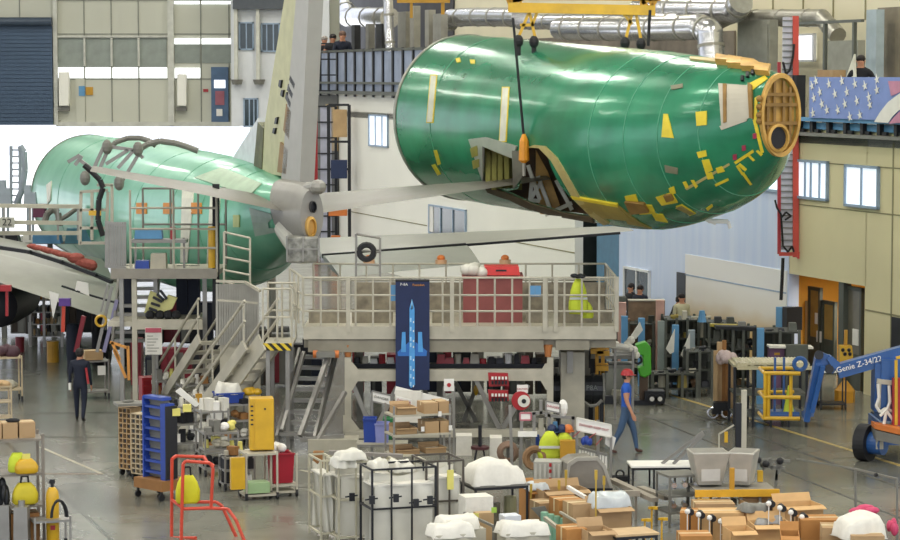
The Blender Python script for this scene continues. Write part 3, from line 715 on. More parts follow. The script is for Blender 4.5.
# tail plane side panel (grey) with slot and fittings
pg = mat('grey_side_panel', '#b9b3a0', .5, var=.05)
D([(719, 84), (748, 86), (750, 118), (722, 126)], pg, 'stabilizer_opening_panel', .035, 8)
D([(724, 85), (727.5, 85), (727.5, 122), (724.5, 123)], goldd, 'slot_strip', .06, 4)
D([(749, 84), (753, 86), (754, 119), (750.5, 117)], goldd, 'slot_strip', .07, 4)
D([(720, 126), (748, 117), (747, 121), (722, 130)], pg, 'panel_edge', .03, 4)
tp = mat('yellow_tape', '#dcc52f', .5); tw = mat('pale_masking_strip', '#d6d6c4', .5); tb = mat('tan_patch', '#b0a368', .5)
def strip(x, y0, y1, w_, lean=0):
    D([(x - w_ / 2 - 1, y0), (x + w_ / 2 + 1, y0), (x + w_ / 2 + 1 + lean, y1), (x - w_ / 2 - 1 + lean, y1)], tp, 'tape_edge', .012, 6); D([(x - w_ / 2, y0 + 1.2), (x + w_ / 2, y0 + 1.2), (x + w_ / 2 + lean, y1 - 1), (x - w_ / 2 + lean, y1 - 1)], tw, 'masking_strip', .022, 6)
strip(434, 75, 123, 5, -4); strip(506, 87, 142, 5.5, -3)
for q in ([(456, 59), (460, 58), (461, 62), (457, 63)], [(470, 60), (475, 60), (475, 64), (471, 64)], [(664, 114), (668, 114), (674, 138), (662, 137)], [(696, 112), (707, 111), (707, 125), (697, 126)],
          [(697, 152), (706, 150), (707, 156), (699, 158)], [(702, 160), (709, 159), (713, 170), (706, 173)], [(706, 173), (712, 172), (714, 178), (708, 179)], [(716, 168), (722, 166), (725, 171), (718, 173)],
          [(715, 184), (728, 178), (729, 180), (716, 186)], [(676, 206), (682, 204), (696, 213), (690, 215)], [(669, 188), (674, 186), (676, 193), (671, 194)], [(683, 182), (686, 181), (689, 187), (686, 188)], [(691, 180), (694, 180), (698, 186), (696, 188)],
          [(656, 197), (672, 192), (678, 202), (662, 205)], [(625, 196), (636, 194), (641, 210), (630, 212)], [(636, 203), (652, 205), (656, 213), (640, 214)], [(652, 213), (663, 214), (668, 222), (656, 220)], [(434, 150), (437, 150), (441, 164), (438, 165)], [(432, 165), (435, 164), (441, 174), (438, 175)], [(706, 208), (712, 204), (713, 206), (708, 210)]):
    D(q, tp)
D([(626, 200), (645, 202), (650, 210), (632, 212)], goldd, 'antenna_fitting', .08, 3); D([(665, 194), (672, 193), (675, 198), (668, 200)], goldd, 'antenna_fitting', .08, 3)
D([(676, 207), (682, 205), (694, 212.5), (690, 213.5)], mat('brown_patch', '#8a7f48', .6), 'brown_patch', .04, 3)
D([(671, 86), (683, 84), (683, 88), (672, 90)], mat('brown_strip', '#7c7a62', .6), 'placard'); D([(665, 165), (678, 168), (678, 174), (666, 172)], mat('brown_strip', '#7c7a62', .6), 'placard')
for q in ([(734, 162), (736, 164), (754, 152), (753, 149.5)], [(753, 120), (756, 118), (764, 152), (761, 153)], [(755, 98), (758, 96), (757, 120), (754, 120)], [(738, 165), (740, 163), (747, 169), (745, 171)], [(748, 156), (750, 155), (755, 160), (753, 161)], [(756, 151), (758, 150), (763, 154), (761, 156)], [(742, 174), (744, 172), (752, 184), (750, 185)], [(736, 166), (738, 165), (744, 174), (742, 175)]):
    D(q, tp, 'sealant_line', .015)
for x, y in ((735, 157), (744, 148), (755, 136)): D([(x - 1.8, y - 2.5), (x + 1.8, y - 3), (x + 2, y + 2), (x - 1.6, y + 2.5)], mat('magenta_tag', '#9c2f4c', .5), 'magenta_tag', .03)
D([(685, 188), (729, 163), (730, 165), (687, 190)], tb, 'primer_line', .012, 5)
# ridge of gold fittings along the top rear
for (a, b, y0, y1) in ((716, 728, 59.5, 62.5), (728, 742, 61, 66), (742, 758, 63.5, 69), (756, 770, 68, 73)):
    D([(a, y0), (b, y0 + 2.2), (b, y1 + 3), (a, y1 + 2)], gold, 'dorsal_fitting', .14, 3)
D([(690, 57.8), (716, 60), (716, 63), (690, 60)], mat('tan_strip', '#b9a672', .5), 'dorsal_strip', .04, 3)
for x, y in ((743, 79), (748, 75.5), (753, 73), (757, 70.5)): D([(x - 1.2, y - 2), (x + 1.5, y - 2), (x + 1.5, y + 2.5), (x - 1.5, y + 2.5)], darkm, 'bolt', .06, 2)
D([(749, 84), (765, 76), (768, 79), (753, 90)], tp, 'rim_tape', .02, 3)
# wing root frames and fairings
fg = mat('grey_fairing', '#a9aaa0', .35, .2)
def Dframe(poly, w_, mt, name, th):
    n = len(poly)
    for i in range(n):
        a = V(poly[i]); b = V(poly[(i + 1) % n]); d = (b - a); q = V((-d.y, d.x)).normalized() * w_
        D([tuple(a - q * .5), tuple(b - q * .5), tuple(b + q), tuple(a + q)], mt, name, th, 3)
D([(470, 139), (486, 137), (484, 146), (484, 182)], fg, 'fairing', .05, 5); D([(486, 137), (518, 146), (514, 158), (484, 146)], fg, 'fairing', .05, 5)
D([(472, 148), (479, 145), (480, 155), (474, 157)], inner, 'fairing_opening', .06, 3); D([(474, 160), (481, 158), (481, 166), (475, 168)], inner, 'fairing_opening', .06, 3)
D([(514, 150), (527, 152), (524, 176), (515, 188)], mat('dark_grey_frame2', '#6c6b60', .5), 'wing_root_frame', .06, 4)
edge = [(529, 147), (540, 148), (552, 160), (562, 177), (574, 198), (590, 214), (604, 224)]
for a, b in zip(edge, edge[1:]): D([a, b, (b[0] + 6, b[1] - 2), (a[0] + 6, a[1] - 2)], tb, 'wing_root_edge', .04, 3)
for q_ in ([(484, 184), (506, 192), (508, 199), (488, 192)], [(506, 192), (532, 203), (532, 210), (507, 198)], [(532, 203), (562, 212), (562, 218.5), (532, 209)], [(562, 212), (592, 217), (596, 224), (562, 218)]): D(q_, mat('keel_brown', '#54452c', .6), 'keel_edge', .03, 4)
D([(573, 196), (618, 204), (632, 220), (592, 216)], mat('tan_fairing_panel', '#96853f', .5), 'belly_panel', .04, 5)
D([(572, 195), (618, 203), (619, 206), (574, 198)], tp, 'tape_edge', .05, 4)
D([(620, 206), (640, 222), (652, 228), (628, 223)], mat('tan_fairing_panel', '#96853f', .5), 'belly_panel', .03, 4)
# things seen in the wing root: curved golden keel panels and struts, placed inside the hull
def inside(px, py, dep): return CAM + ray(px, py) * (dhole + dep)
m = MB()
for (pts, dp) in (([(536, 150), (548, 172), (560, 205), (548, 215), (540, 214), (536, 180)], 1.0),):
    m.prism([inside(x, y, dp) for x, y in pts], (0, .25, 0))
m.build('keel_panel', gold, HF, world=True)
m = MB()
for (a, b) in (((528, 165), (540, 200)), ((530, 200), (541, 182)), ((528, 200), (540, 201)), ((532, 178), (530, 200)), ((545, 215), (572, 203)), ((556, 180), (572, 210)), ((538, 176), (552, 214))):
    m.bar(inside(*a, .6), inside(*b, .6), .09)
m.build('strut', tw, HF, world=True)
m = MB()
for (a, b) in (((488, 152), (488, 188)), ((494, 150), (494, 190)), ((500, 152), (500, 190)), ((506, 154), (507, 190))): m.bar(inside(*a, 1.0), inside(*b, 1.0), .12)
m.prism([inside(x, y, 1.45) for x, y in ((480, 142), (522, 146), (522, 190), (482, 188))], (0, .05, 0)); m.build('inner_lining', inner, HF, world=True)
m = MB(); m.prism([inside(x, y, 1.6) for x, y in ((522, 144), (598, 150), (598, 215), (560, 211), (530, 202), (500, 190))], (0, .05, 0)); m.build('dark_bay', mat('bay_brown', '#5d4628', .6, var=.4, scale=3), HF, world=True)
# circumferential joints
for i in (4, 22, 28, 34, 41): ringband(i, .015, 1.004, seal, 'skin_joint', HF)
# tail skid probe
m = MB(); a = PY(708, 221, 55.5); b = PY(728, 221.5, 55.5); m.tube(a, b, .05); m.tube(b, b + V((.05, 0, -.15)), .04); m.tube(PY(706, 219, 55.5), PY(716, 223, 55.5), .05); m.build('tail_probe', white, HF, world=True)

# --- crane beam, hangers, cables
CY = 60.5
CB = min(bvh.ray_cast(CAM, ray(x, y), 200)[0].y for x, y in ((518, 100), (521, 120), (524, 134), (524, 142), (516, 60), (517, 80))) - .2
t = thing('lifting_beam', 'yellow lifting beam with four dark pads above the fuselage', 'crane', PY(580, 12, CY))
m = MB(); m.bar(PY(508, 7.5, CY), PY(655, 10.5, CY), .22, .24); m.build('main_beam', yellow, t, world=True)
m = MB()
for a, b in (((505, -8), (512, 10)), ((516, -8), (513, 10)), ((506, -2), (522, 1)), ((660, -8), (650, 11)), ((650, -8), (652, 10)), ((648, 8), (640, -2)), ((508, 4), (530, -4)), ((640, 4), (658, -4)), ((510, -2), (660, -1))): m.bar(PY(*a, CY), PY(*b, CY), .09)
m.build('end_frame', yellowd, t, world=True)
m = MB()
for a, b in (((530, 10), (519, 36)), ((529, 10), (535, 37)), ((537, 12), (532, 26)), ((625, 12), (630, 16)), ((632, 14), (626, 38)), ((636, 14), (641, 40)), ((622, 12), (632, 24)), ((520, 25), (534, 25))): m.bar(PY(*a, CY), PY(*b, CY), .07)
m.build('hanger', yellow, t, world=True)
for x, y in ((518.5, 41), (534, 42), (625, 43), (641, 44)):
    m = MB(); p = PY(x, y, CY); m.sph(p, (.12, .12, .16)); m.tube(p, p - V((0, 0, .35)), .06); m.build('pad', blackp, t, world=True)
t = thing('crane_cable', 'thin black crane cable running down to the door opening', 'cable', PY(524, 134, CB))
m = MB(); m.tube(PY(513, 18, CB), PY(523.5, 134, CB), .035, 6); m.build('cable', blackp, t, world=True); m = MB(); m.tube(PY(650, 10, 60.4), PY(648, 46, 60.4), .04, 6); m.build('sling_cable', blackp, t, world=True)
m = MB(); p = PY(524, 134, CB); q = PY(524, 163, CB); m.tube(p, p.lerp(q, .25), .04, 8, .11); m.tube(p.lerp(q, .25), p.lerp(q, .9), .11, 10, .13); m.tube(p.lerp(q, .9), q, .13, 8, .05); m.build('weight_sleeve', mat('amber_sleeve', '#d08a1c', .4), t, world=True)
m = MB(); m.tube(q, PY(524, 176, CB), .04); m.build('hook', steel, t, world=True)

# --- the aircraft on the floor behind the stands
AF = thing('parked_airplane', 'green primed aircraft with grey wings parked behind the work stands', 'airplane', V((-8, 72, 2.2)))
AA = radians(18.9)
def pk(t, yc, rpx, q=.96):
    X = -12.4 + 8.9 * t; Y = 86 - 26 * t; px = 450 + F * X / Y; h = rpx * Y / F; return (PY(px, yc, Y), h, h * q)
secs2 = [pk(0, 195.5, 60.5), pk(.35, 208, 66), pk(.6, 221, 70), pk(.78, 224, 64, .94), pk(.89, 219, 46, .86), pk(.97, 213, 29, .8)]
hull2, full2, rings2, d2, l2 = body('hull_skin', secs2, AA, AF)
sk2 = skin.copy(); sk2.name = 'hazed_green_primer'; sk2.node_tree.nodes['Principled BSDF'].inputs['Roughness'].default_value = .38  # same primer, lightened to carry outdoor haze and reflections in its colour
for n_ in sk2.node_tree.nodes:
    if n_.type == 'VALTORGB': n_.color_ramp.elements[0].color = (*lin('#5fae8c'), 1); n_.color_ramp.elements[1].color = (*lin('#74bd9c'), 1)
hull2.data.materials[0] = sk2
sol = hull2.modifiers.new('skin_thickness', 'SOLIDIFY'); sol.thickness = .08; sol.offset = -1; sol.material_offset = 1
bvh2 = raycaster(hull2)
ringband(0, .05, 1.012, steel, 'end_ring', AF, full2, d2, l2)
m = MB(); c, rz_, rx = full2[0]; m.loft([[c + d2 * o_ + l2 * (rx * .92 * sin(2 * pi * j / 32)) + V((0, 0, rz_ * .92 * cos(2 * pi * j / 32))) for j in range(32)] for o_ in (.1, .16)]); m.build('end_cover', greend, AF, world=True)
for i in (5, 12, 20, 27, 33, 38): ringband(i, .02, 1.004, seal, 'skin_joint', AF, full2, d2, l2)
def D2(quad, mt, name='tape_patch', th=.02, n=4): return decal(bvh2, quad, mt, AF, name, th, n)
D2([(183, 186), (195, 186), (188, 262), (181, 262)], tw, 'masking_strip', .03, 6); D2([(211, 196), (221, 196), (216, 268), (207, 268)], tw, 'masking_strip', .03, 6)
for x in (137, 164, 192): D2([(x, 203), (x + 10, 203), (x + 10, 214), (x, 214)], mat('orange_patch', '#c9822a', .6), 'orange_patch', .03, 3)
D2([(234, 215), (240, 215), (240, 227), (234, 227)], mat('pale_green_patch', '#b7c489', .6), 'pale_patch', .03, 3)
D2([(47, 185), (52, 181), (51, 200), (48, 204)], tw, 'masking_strip', .03, 4)
D2([(195, 178), (222, 168), (262, 184), (250, 196)], mat('pale_skin_panel', '#a8bfa4', .45), 'skin_panel', .03, 6)
D2([(250, 208), (272, 214), (276, 232), (256, 236)], mat('pale_skin_panel2', '#93a89a', .45), 'skin_panel', .03, 4)
# tail cone section, grey
def tcs(cx, cy, rx_, rz_, Y, n=28): cc = PY(cx, cy, Y); s = F / Y; return [cc + l2 * (rx_ / s * sin(2 * pi * i / n)) + V((0, 0, rz_ / s * cos(2 * pi * i / n))) for i in range(n)]
m = MB(); m.loft([tcs(286, 209, 24, 31, 61.6), tcs(297, 210, 22, 30, 60.4), tcs(306, 212, 17, 29, 59.6), tcs(312, 215, 12, 26, 59.0)]); o = m.build('tail_cone', grs, AF, world=True); autosmooth(o, 50)
m = MB(); a = tcs(317, 187, 6, 6, 58.7, 14); m.sph(PY(318, 187, 58.9), (.2, .3, .18)); m.tube(PY(306, 190, 59.6), PY(318, 187, 58.9), .16, 12); m.build('tail_light_housing', grs, o, world=True)
for cx, cy, rx_, rz_, mt in ((313.5, 207, 2.6, 5, darkm), (311.5, 227, 4.5, 9, gold)):
    m = MB(); cc = PY(cx, cy, 58.85); nn = 18; m.loft([[cc + d2 * off + l2 * (rx_ * k / 42 * sin(2 * pi * i / nn)) + V((0, 0, rz_ * k / 42 * cos(2 * pi * i / nn))) for i in range(nn)] for k, off in ((1.15, -.2), (1.15, .04), (.9, .06), (.8, -.06))]); m.build('tail_opening', mt, o, world=True)
# wrapped box under the tail
m = MB()
m.loft([tcs(287, 229, 13, 10, 60.2, 16), tcs(302, 247, 15, 16, 59.8, 16), tcs(303, 258, 14, 6, 59.6, 16)]); m.build('lower_tail_fairing', cloudy, AF, world=True)
# stabilizers
def foil(a_le, a_te, b_le, b_te, th_a, th_b, mt, name, parent=AF, rows=6, n=10):
    m = MB(); rings = []
    for j in range(rows + 1):
        t = j / rows; le = V(a_le).lerp(V(b_le), t); te = V(a_te).lerp(V(b_te), t); th = th_a + (th_b - th_a) * t; ch = te - le; ring = []
        for i in range(n): x = i / n; ring.append(le + ch * (x * x * .3 + x * .7) + V((0, 0, th * (.1 + 1.6 * sqrt(max(x, 0)) * (1 - x)))))
        for i in range(n): x = 1 - i / n; ring.append(le + ch * x - V((0, 0, th * (.1 + 1.0 * sqrt(max(x, 0)) * (1 - x)))))
        rings.append(ring)
    m.loft(rings); o = m.build(name, mt, parent, world=True); autosmooth(o, 45); return o
foil(PY(268, 200, 63.4), PY(300, 214, 60.2), PY(94, 167, 57.4), PY(90, 171, 56.2), .22, .06, mat('stab_beige', '#77756c', .45, var=.05), 'horizontal_stabilizer')
foil(PY(318, 197, 63), PY(322, 212, 60.2), PY(545, 177, 61.2), PY(551, 179, 60), .22, .06, mat('stab_beige', '#77756c', .45, var=.05), 'horizontal_stabilizer')
# fin
def finp(px, py):
    fr_ = Frame((-3.55, 60.6), AA + pi / 2 + pi); fr_.O = V((-3.6, 60.6, 0)); return fr_.hit(px, py), fr_
_, FF = finp(300, 100)
def finslab(pts, th, mt, name, o0=0):
    m = MB(); P_ = [FF.hit(x, y, o0) for x, y in pts]; m.prism([p + FF.n * (th / 2) for p in P_], -FF.n * th); return m.build(name, mt, AF, world=True)
fy = mat('fin_yellow_green', '#b5b48a', .5, var=.1); fin = finslab([(265, 172), (271, 120), (290, 0), (297, -60), (315, -60), (305, 0), (287, 176), (277, 174)], .3, fy, 'fin_box')
finslab([(288, 182), (303, 0), (308, -60), (320, -60), (316, 0), (307, 182)], .36, grd, 'rudder', .02)
def onfin(poly, mt, nm, o=.2, par=fin): m = MB(); P_ = [FF.hit(x, y, o) for x, y in poly]; m.prism(P_, FF.n * -.06); m.build(nm, mt, par, world=True)
for q in ([(290, 75), (295, 84), (294, 89), (289, 80)], [(288, 84), (293, 94), (292, 99), (287, 90)], [(286, 92), (291, 103), (290, 108), (285, 98)], [(279, 80), (281, 80), (280, 88), (278, 86)], [(281, 90), (283, 90), (282, 97), (280, 95)], [(275, 118), (277, 117), (276, 124), (274, 124)], [(273, 128), (275, 128), (274, 134), (272, 133)]): onfin(q, darkm, 'fin_slot')
for q in ([(286, 104), (291, 112), (289, 140), (283, 130)], [(280, 142), (288, 150), (286, 174), (277, 172)]): onfin(q, goldd, 'fin_bay')
finslab([(260, 166), (264, 122), (270, 128), (268, 170)], .34, mat('dark_olive_spar', '#5a5c3c', .6, var=.4, scale=3), 'fin_spar')
finslab([(234, 160), (261, 118), (262, 166), (246, 163)], .16, mat('pale_dorsal', '#cfd4d6', .5), 'dorsal_fin')
# wings
wg = mat('wing_grey', '#7c7e74', .4, var=.05, scale=.5)
blk = mat('wing_gap_black', '#15171b', .5)
foil(PY(310, 243, 76.5), PY(322, 256, 71), PY(618, 227.5, 74.5), PY(634, 230.5, 72.2), .3, .1, wg, 'wing')
foil(PY(322, 257, 71), PY(340, 277, 66.5), PY(466, 246, 71), PY(480, 263, 68.0), .14, .1, mat('wing_flap_grey', '#70756a', .45, var=.05), 'flap')
m = MB(); m.bar(PY(322, 256, 70.9), PY(466, 245, 70.9), .2, .12); m.bar(PY(466, 245, 70.9), PY(620, 233, 71.5), .1, .07); m.build('flap_gap', blk, AF, world=True)
foil(PY(100, 263, 75.5), PY(118, 292, 69.5), PY(-90, 222, 76), PY(-90, 240, 71), .35, .25, wg, 'wing')
foil(PY(116, 283, 70), PY(119, 322, 67.5), PY(-90, 232, 71), PY(-90, 252, 69), .14, .14, mat('wing_flap_pale', '#8b8c82', .4, var=.05), 'flap')
m = MB(); pts = [(-20, 244.5), (30, 252), (62, 262), (96, 275), (112, 282)]
for a, b in zip(pts, pts[1:]): m.bar(PY(*a, 69.6), PY(*b, 69.4), .16, .1)
m.build('flap_gap', blk, AF, world=True)
m = MB()
for a, b in zip([(62, 286), (80, 292), (110, 301)], [(80, 292), (110, 301), (118, 303)]): m.bar(PY(*a, 67.2), PY(*b, 67.0), .06, .05)
m.build('panel_gap', blk, AF, world=True)
m = MB(); m.prism([PY(x, y, 67.0) for x, y in ((77, 281), (88, 283), (89, 296), (75, 290))], (0, .05, 0)); m.build('white_patch', white, AF, world=True)
# tape the seams on the upper wing root and the red cloth there
t = thing('red_cloth', 'crumpled red cloth lying along the left wing root', 'cloth', PY(70, 262, 71))
m = MB()
for i in range(16):
    x = 32 + i * 4; y = 246 + i * 1.1 + (3 if i > 11 else 0); p = PY(x, y, 71.6); m.sph(p, (.16 + .05 * (i % 3), .2, (.07 if i < 11 else .16)), 8, 5)
m.build('cloth_fold', mat('faded_red_cloth', '#9a4f45', .8, bump=.5), t, world=True)
# gear: landing gear legs so the aircraft stands
for (x, Y) in ((-9.6, 71.5), (-5.2, 72.5)):
    m = MB(); m.tube((x, Y, .5), (x, Y, 2.9), .13); m.tube((x - .4, Y, .5), (x + .4, Y, .5), .08); m.build('gear_leg', steel, AF, world=True)
    m = MB(); m.tube((x - .5, Y, .5), (x - .18, Y, .5), .5, 20); m.tube((x + .18, Y, .5), (x + .5, Y, .5), .5, 20); m.build('wheel', blackp, AF, world=True)
# dark engine wrapped under the wing
t = thing('covered_engine', 'large dark blue covered engine under the left wing', 'engine', PY(8, 304, 72)); 
m = MB(); c_ = PY(4, 303, 72); nn = 24
m.loft([[c_ + V((cos(2 * pi * i / nn) * r, o_, sin(2 * pi * i / nn) * r)) for i in range(nn)] for r, o_ in ((.35, -1.4), (.6, -1.2), (.66, 0), (.66, 2.4), (.5, 3.2))]); o = m.build('cover', mat('dark_navy_cover', '#10111b', .6), t, world=True); autosmooth(o)
m = MB(); m.tube(c_ + V((0, 1, .4)), PY(8, 262, 73.5), .2); m.build('pylon', grs2, t, world=True)

# wrapped equipment box hanging under the tail
t = thing('wrapped_equipment', 'clear wrapped grey equipment box under the tail cone', 'equipment', PY(303, 262, 59))
m = MB(); p = PY(302, 249, 59); m.box(p, (.72, .6, .62), .1, top=1.05); m.build('plastic_wrap', mat('wrinkled_film', '#a5a59c', .3, bump=1, scale=6, col2='#5f5f58'), t, world=True, bevel=.05)
m = MB()
for x in (287, 303, 319): m.bar(PY(x, 236, 58.6), PY(x, 262, 58.6), .03)
m.bar(PY(287, 249, 58.6), PY(319, 249, 58.6), .03); m.build('wrap_frame', alum, t, world=True)
# access platform beyond the left wing
t = thing('access_platform', 'far railed access platform with hose arcs at the left edge', 'platform', PY(20, 240, 78))
for y0 in (205.5, 222, 233): m = MB(); m.bar(PY(-20, y0, 76), PY(80, y0 + (1 if y0 < 230 else 0), 76), .12); m.build('rail', steelw, t, world=True)
for x in (4, 30, 58, 78): m = MB(); m.bar(PY(x, 205, 76), PY(x, 240, 76), .06); m.build('post', alum, t, world=True)
m = MB(); m.bx(PY(-20, 0, 78).x, PY(105, 0, 78).x, 77.5, 80, PY(0, 243, 78).z, PY(0, 240, 78).z); m.build('deck', greyp, t, world=True)
m = MB()
for x in (0, 50, 100): m.bar(PY(x, 243, 79), V((PY(x, 0, 79).x, 79, 0)), .15)
m.build('leg', greyp, t, world=True)
m = MB(); m.path([PY(x, y, 76.5) for x, y in ((44, 224), (47, 214), (53, 209), (58, 213), (60, 226))], .1, 8); m.path([PY(x, y, 76.5) for x, y in ((56, 222), (68, 215), (80, 206))], .07, 8); m.build('hose', greyp, t, world=True)
for i, (x0, x1, y0, y1, mt, lb) in enumerate(((33, 62, 233, 243, blues, 'teal blue low box on the far access platform'), (66, 104, 228, 243, mat('teal_box', '#4f8496', .5), 'long teal equipment box under the parked hull'), (34, 46, 204, 217, mat('plum', '#5b2b44', .6), 'plum cloth hung on the far rail'), (-10, 20, 235, 241, darkm, 'dark navy roll at the left edge of the far platform'), (24, 34, 232, 242, white, 'small white bag on the far platform'))):
    m = MB(); Y = 77; c = PY((x0 + x1) / 2, y1, Y); m.box((0, 0, (y1 - y0) * Y / F / 2), ((x1 - x0) * Y / F, .5, (y1 - y0) * Y / F), top=.9); tag(m.build('platform_load', mt, loc=c), lb, 'equipment')
t = thing('platform_number', 'pale number plate 22 on the far platform rail', 'sign', PY(7, 228, 75.8)); m = MB(); m.box(PY(7, 222.5, 75.85), (.46, .04, .32)); m.build('plate', mat('plate_beige', '#b5b3a6', .5), t, world=True); text(t, '22', .3, facing(PY(7, 222.5, 75.78)), blackp, world=True)
t = thing('access_ladder', 'caged access ladder standing far left against the bright doorway', 'ladder', PY(17, 205, 80))
m = MB()
for x in (11, 20): m.bar(PY(x, 146, 80), PY(x, 205, 80), .09)
for k in range(9): m.bar(PY(11, 150 + k * 6.5, 80), PY(20, 150 + k * 6.5, 80), .05)
m.path([PY(x, y, 79.5) for x, y in ((20, 146), (24, 152), (25, 170), (22, 190), (16, 204))], .1, 8); m.build('ladder_frame', mat('hazy_steel', '#8f98a0', .5), t, world=True)
for i, (x, y0, y1) in enumerate(((3, 180, 205), (28, 185, 205), (8, 188, 206), (33, 192, 205))): m = MB(); m.box(PY(x, (y0 + y1) / 2, 79), (.25, .3, (y1 - y0) / 32), top=.7); m.bar(PY(x, y1, 79), PY(x, 240, 79), .08); tag(m.build('machine_turret', mat('hazy_steel', '#8f98a0', .5)), 'hazy blue grey machine part above the far left platform', 'part', 'hazy machine parts above the far left platform')
# ------------------------------------------------------------------ people
def person(label, loc, h, face, shirt, pants, hat=None, hair=hairm, sleeves='short', shoes=shoe, stride=0, lean=0, arms='down', extra=None, group=None, name='person'):
    """body: one skinned surface; face: turn about z, 0 looks at the camera"""
    t = thing(name, label, 'person', loc, face, group)
    st = stride; vs = []; ed = []; rad = []; tg = []
    def vx(p, r, parent=None, tag_=None):
        vs.append((p[0] * h, p[1] * h, p[2] * h)); rad.append(r * h)
        if parent is not None: ed.append((parent, len(vs) - 1)); tg.append(tag_)
        return len(vs) - 1
    L = -lean
    pel = vx((0, 0, .53), .075); waist = vx((0, L * .3, .61), .068, pel, 'shirt'); chest = vx((0, L * .8, .73), .085, waist, 'shirt'); up = vx((0, L, .80), .06, chest, 'shirt'); nk = vx((0, L * 1.05 - .005, .85), .033, up, 'skin')
    hd = vx((0, L * 1.2 - .012, .895), .048, nk, 'skin'); ht = vx((0, L * 1.25 - .008, .945), .054, hd, 'skin')
    for sg in (-1, 1):
        f = st * sg
        hip = vx((sg * .055, 0, .49), .06, pel, 'pants'); kn = vx((sg * .06, -f * .12 - .01, .28), .043, hip, 'pants'); ank = vx((sg * .06, -f * .2 + (.06 if f < 0 else 0), .055), .026, kn, 'pants')
        heel = vx((sg * .062, -f * .2 + (.05 if f < 0 else 0), .024), .024, ank, 'shoe'); toe = vx((sg * .07, -f * .2 - .075 + (.05 if f < 0 else 0), .018), .018, heel, 'shoe')
        sh = vx((sg * .105, L, .795), .045, up, 'shirt')
        if arms == 'down': el = (sg * .135, L + f * .06 + .01, .635); wr = (sg * .14, L + f * .1 - .03, .50); d = V((0, -.02, -.06))
        elif arms == 'front': el = (sg * .15, L - .02, .645); wr = (sg * .09, L - .13, .63); d = V((-sg * .03, -.05, .0))
        elif arms == 'hips': el = (sg * .19, L + .03, .66); wr = (sg * .11, L - .04, .57); d = V((-sg * .03, -.03, -.03))
        else: el = (sg * .15, L - .05, .66); wr = (sg * .13, L - .16, .60); d = V((0, -.06, 0))
        mid = tuple(a * .6 + b * .4 for a, b in zip(vs[sh], [q * h for q in el])); mid = tuple(q / h for q in mid)
        m1 = vx(mid, .036, sh, 'shirt'); e = vx(el, .027, m1, 'shirt' if sleeves == 'long' else 'skin'); w_ = vx(wr, .018, e, 'shirt' if sleeves == 'long' else 'skin')
        W0 = V(wr); pm = vx(tuple(W0 + d * .6), .02, w_, 'skin'); lat = V((0, 1, 0)) if abs(d.z) > abs(d.y) else V((1, 0, 0))
        for k, ln in enumerate((.8, .95, 1.0, .85)):
            b = W0 + d * .95 + lat * ((k - 1.5) * .0105); k1 = vx(tuple(b), .007, pm, 'skin'); vx(tuple(b + d * .55 * ln + V((0, -.008, -.004))), .0058, k1, 'skin')
        th = W0 + d * .5 + lat * -.022; k1 = vx(tuple(th), .0075, pm, 'skin'); vx(tuple(th + d * .5 - lat * .008), .006, k1, 'skin')
    me = bpy.data.meshes.new('body'); me.from_pydata(vs, ed, []); o = bpy.data.objects.new('body', me); COL.objects.link(o)
    m = o.modifiers.new('Skin', 'SKIN'); sv = me.skin_vertices[0].data if me.skin_vertices else None
    if sv is None:
        bpy.context.view_layer.objects.active = o; bpy.ops.object.select_all(action='DESELECT'); o.select_set(True); bpy.ops.mesh.customdata_skin_add(); sv = me.skin_vertices[0].data
    for i, r in enumerate(rad): sv[i].radius = (r * (1.25 if i in (1, 2, 3) else 1), r * (.85 if i in (1, 2, 3) else 1))
    sv[0].use_root = True; sb = o.modifiers.new('Sub', 'SUBSURF'); sb.levels = 1; sb.render_levels = 1
    bpy.context.view_layer.update(); dg = bpy.context.evaluated_depsgraph_get(); nm = bpy.data.meshes.new_from_object(o.evaluated_get(dg)); o.modifiers.clear(); o.data = nm
    nm.materials.clear(); order = ['shirt', 'pants', 'skin', 'shoe']
    for x in (shirt, pants, skinm, shoes): nm.materials.append(x)
    for p in nm.polygons:
        c = p.center; best = None
        for (a, b), g in zip(ed, tg):
            A_, B_ = V(vs[a]), V(vs[b]); ab = B_ - A_; q = max(0, min(1, (c - A_).dot(ab) / max(ab.length_squared, 1e-9))); dd = (c - A_ - ab * q).length - (rad[a] * (1 - q) + rad[b] * q) * .8
            if best is None or dd < best[0]: best = (dd, g)
        p.material_index = order.index(best[1]); p.use_smooth = True
    o.parent = t; o.name = 'body'
    hc = V((0, L * 1.25 - .01, .935)) * h
    m = MB(); m.sph(hc + V((0, -.055, -.02)) * h, (.009 * h, .014 * h, .014 * h), 8, 5); m.build('nose', skinm, t, smooth=True)
    for sg in (-1, 1): m = MB(); m.sph(hc + V((sg * .022, -.05, .002)) * h, .005 * h, 6, 4); m.build('eye', blackp, t); m = MB(); m.sph(hc + V((sg * .052, .0, -.012)) * h, (.007 * h, .012 * h, .018 * h), 6, 4); m.build('ear', skinm, t)
    if hat:
        m = MB(); rings = []
        for k in range(7): a = k / 6 * pi / 2; rings.append([hc + V((cos(a) * .068 * cos(2 * pi * i / 16), cos(a) * .078 * sin(2 * pi * i / 16), .012 + sin(a) * .07)) * h for i in range(16)])
        rim = [hc + V((.085 * cos(2 * pi * i / 16), (.115 if sin(2 * pi * i / 16) < 0 else .085) * sin(2 * pi * i / 16), .006)) * h for i in range(16)]
        m.loft([rim] + rings); m.build('hard_hat', hat, t, smooth=True)
        m = MB(); m.sph(hc + V((0, .018, -.015)) * h, (.055 * h, .045 * h, .04 * h)); m.build('hair', hair, t, smooth=True)
    else:
        m = MB(); m.sph(hc + V((0, .012, .018)) * h, (.06 * h, .058 * h, .052 * h), 12, 8); m.sph(hc + V((0, .028, -.01)) * h, (.054 * h, .042 * h, .045 * h)); m.build('hair', hair, t, smooth=True)
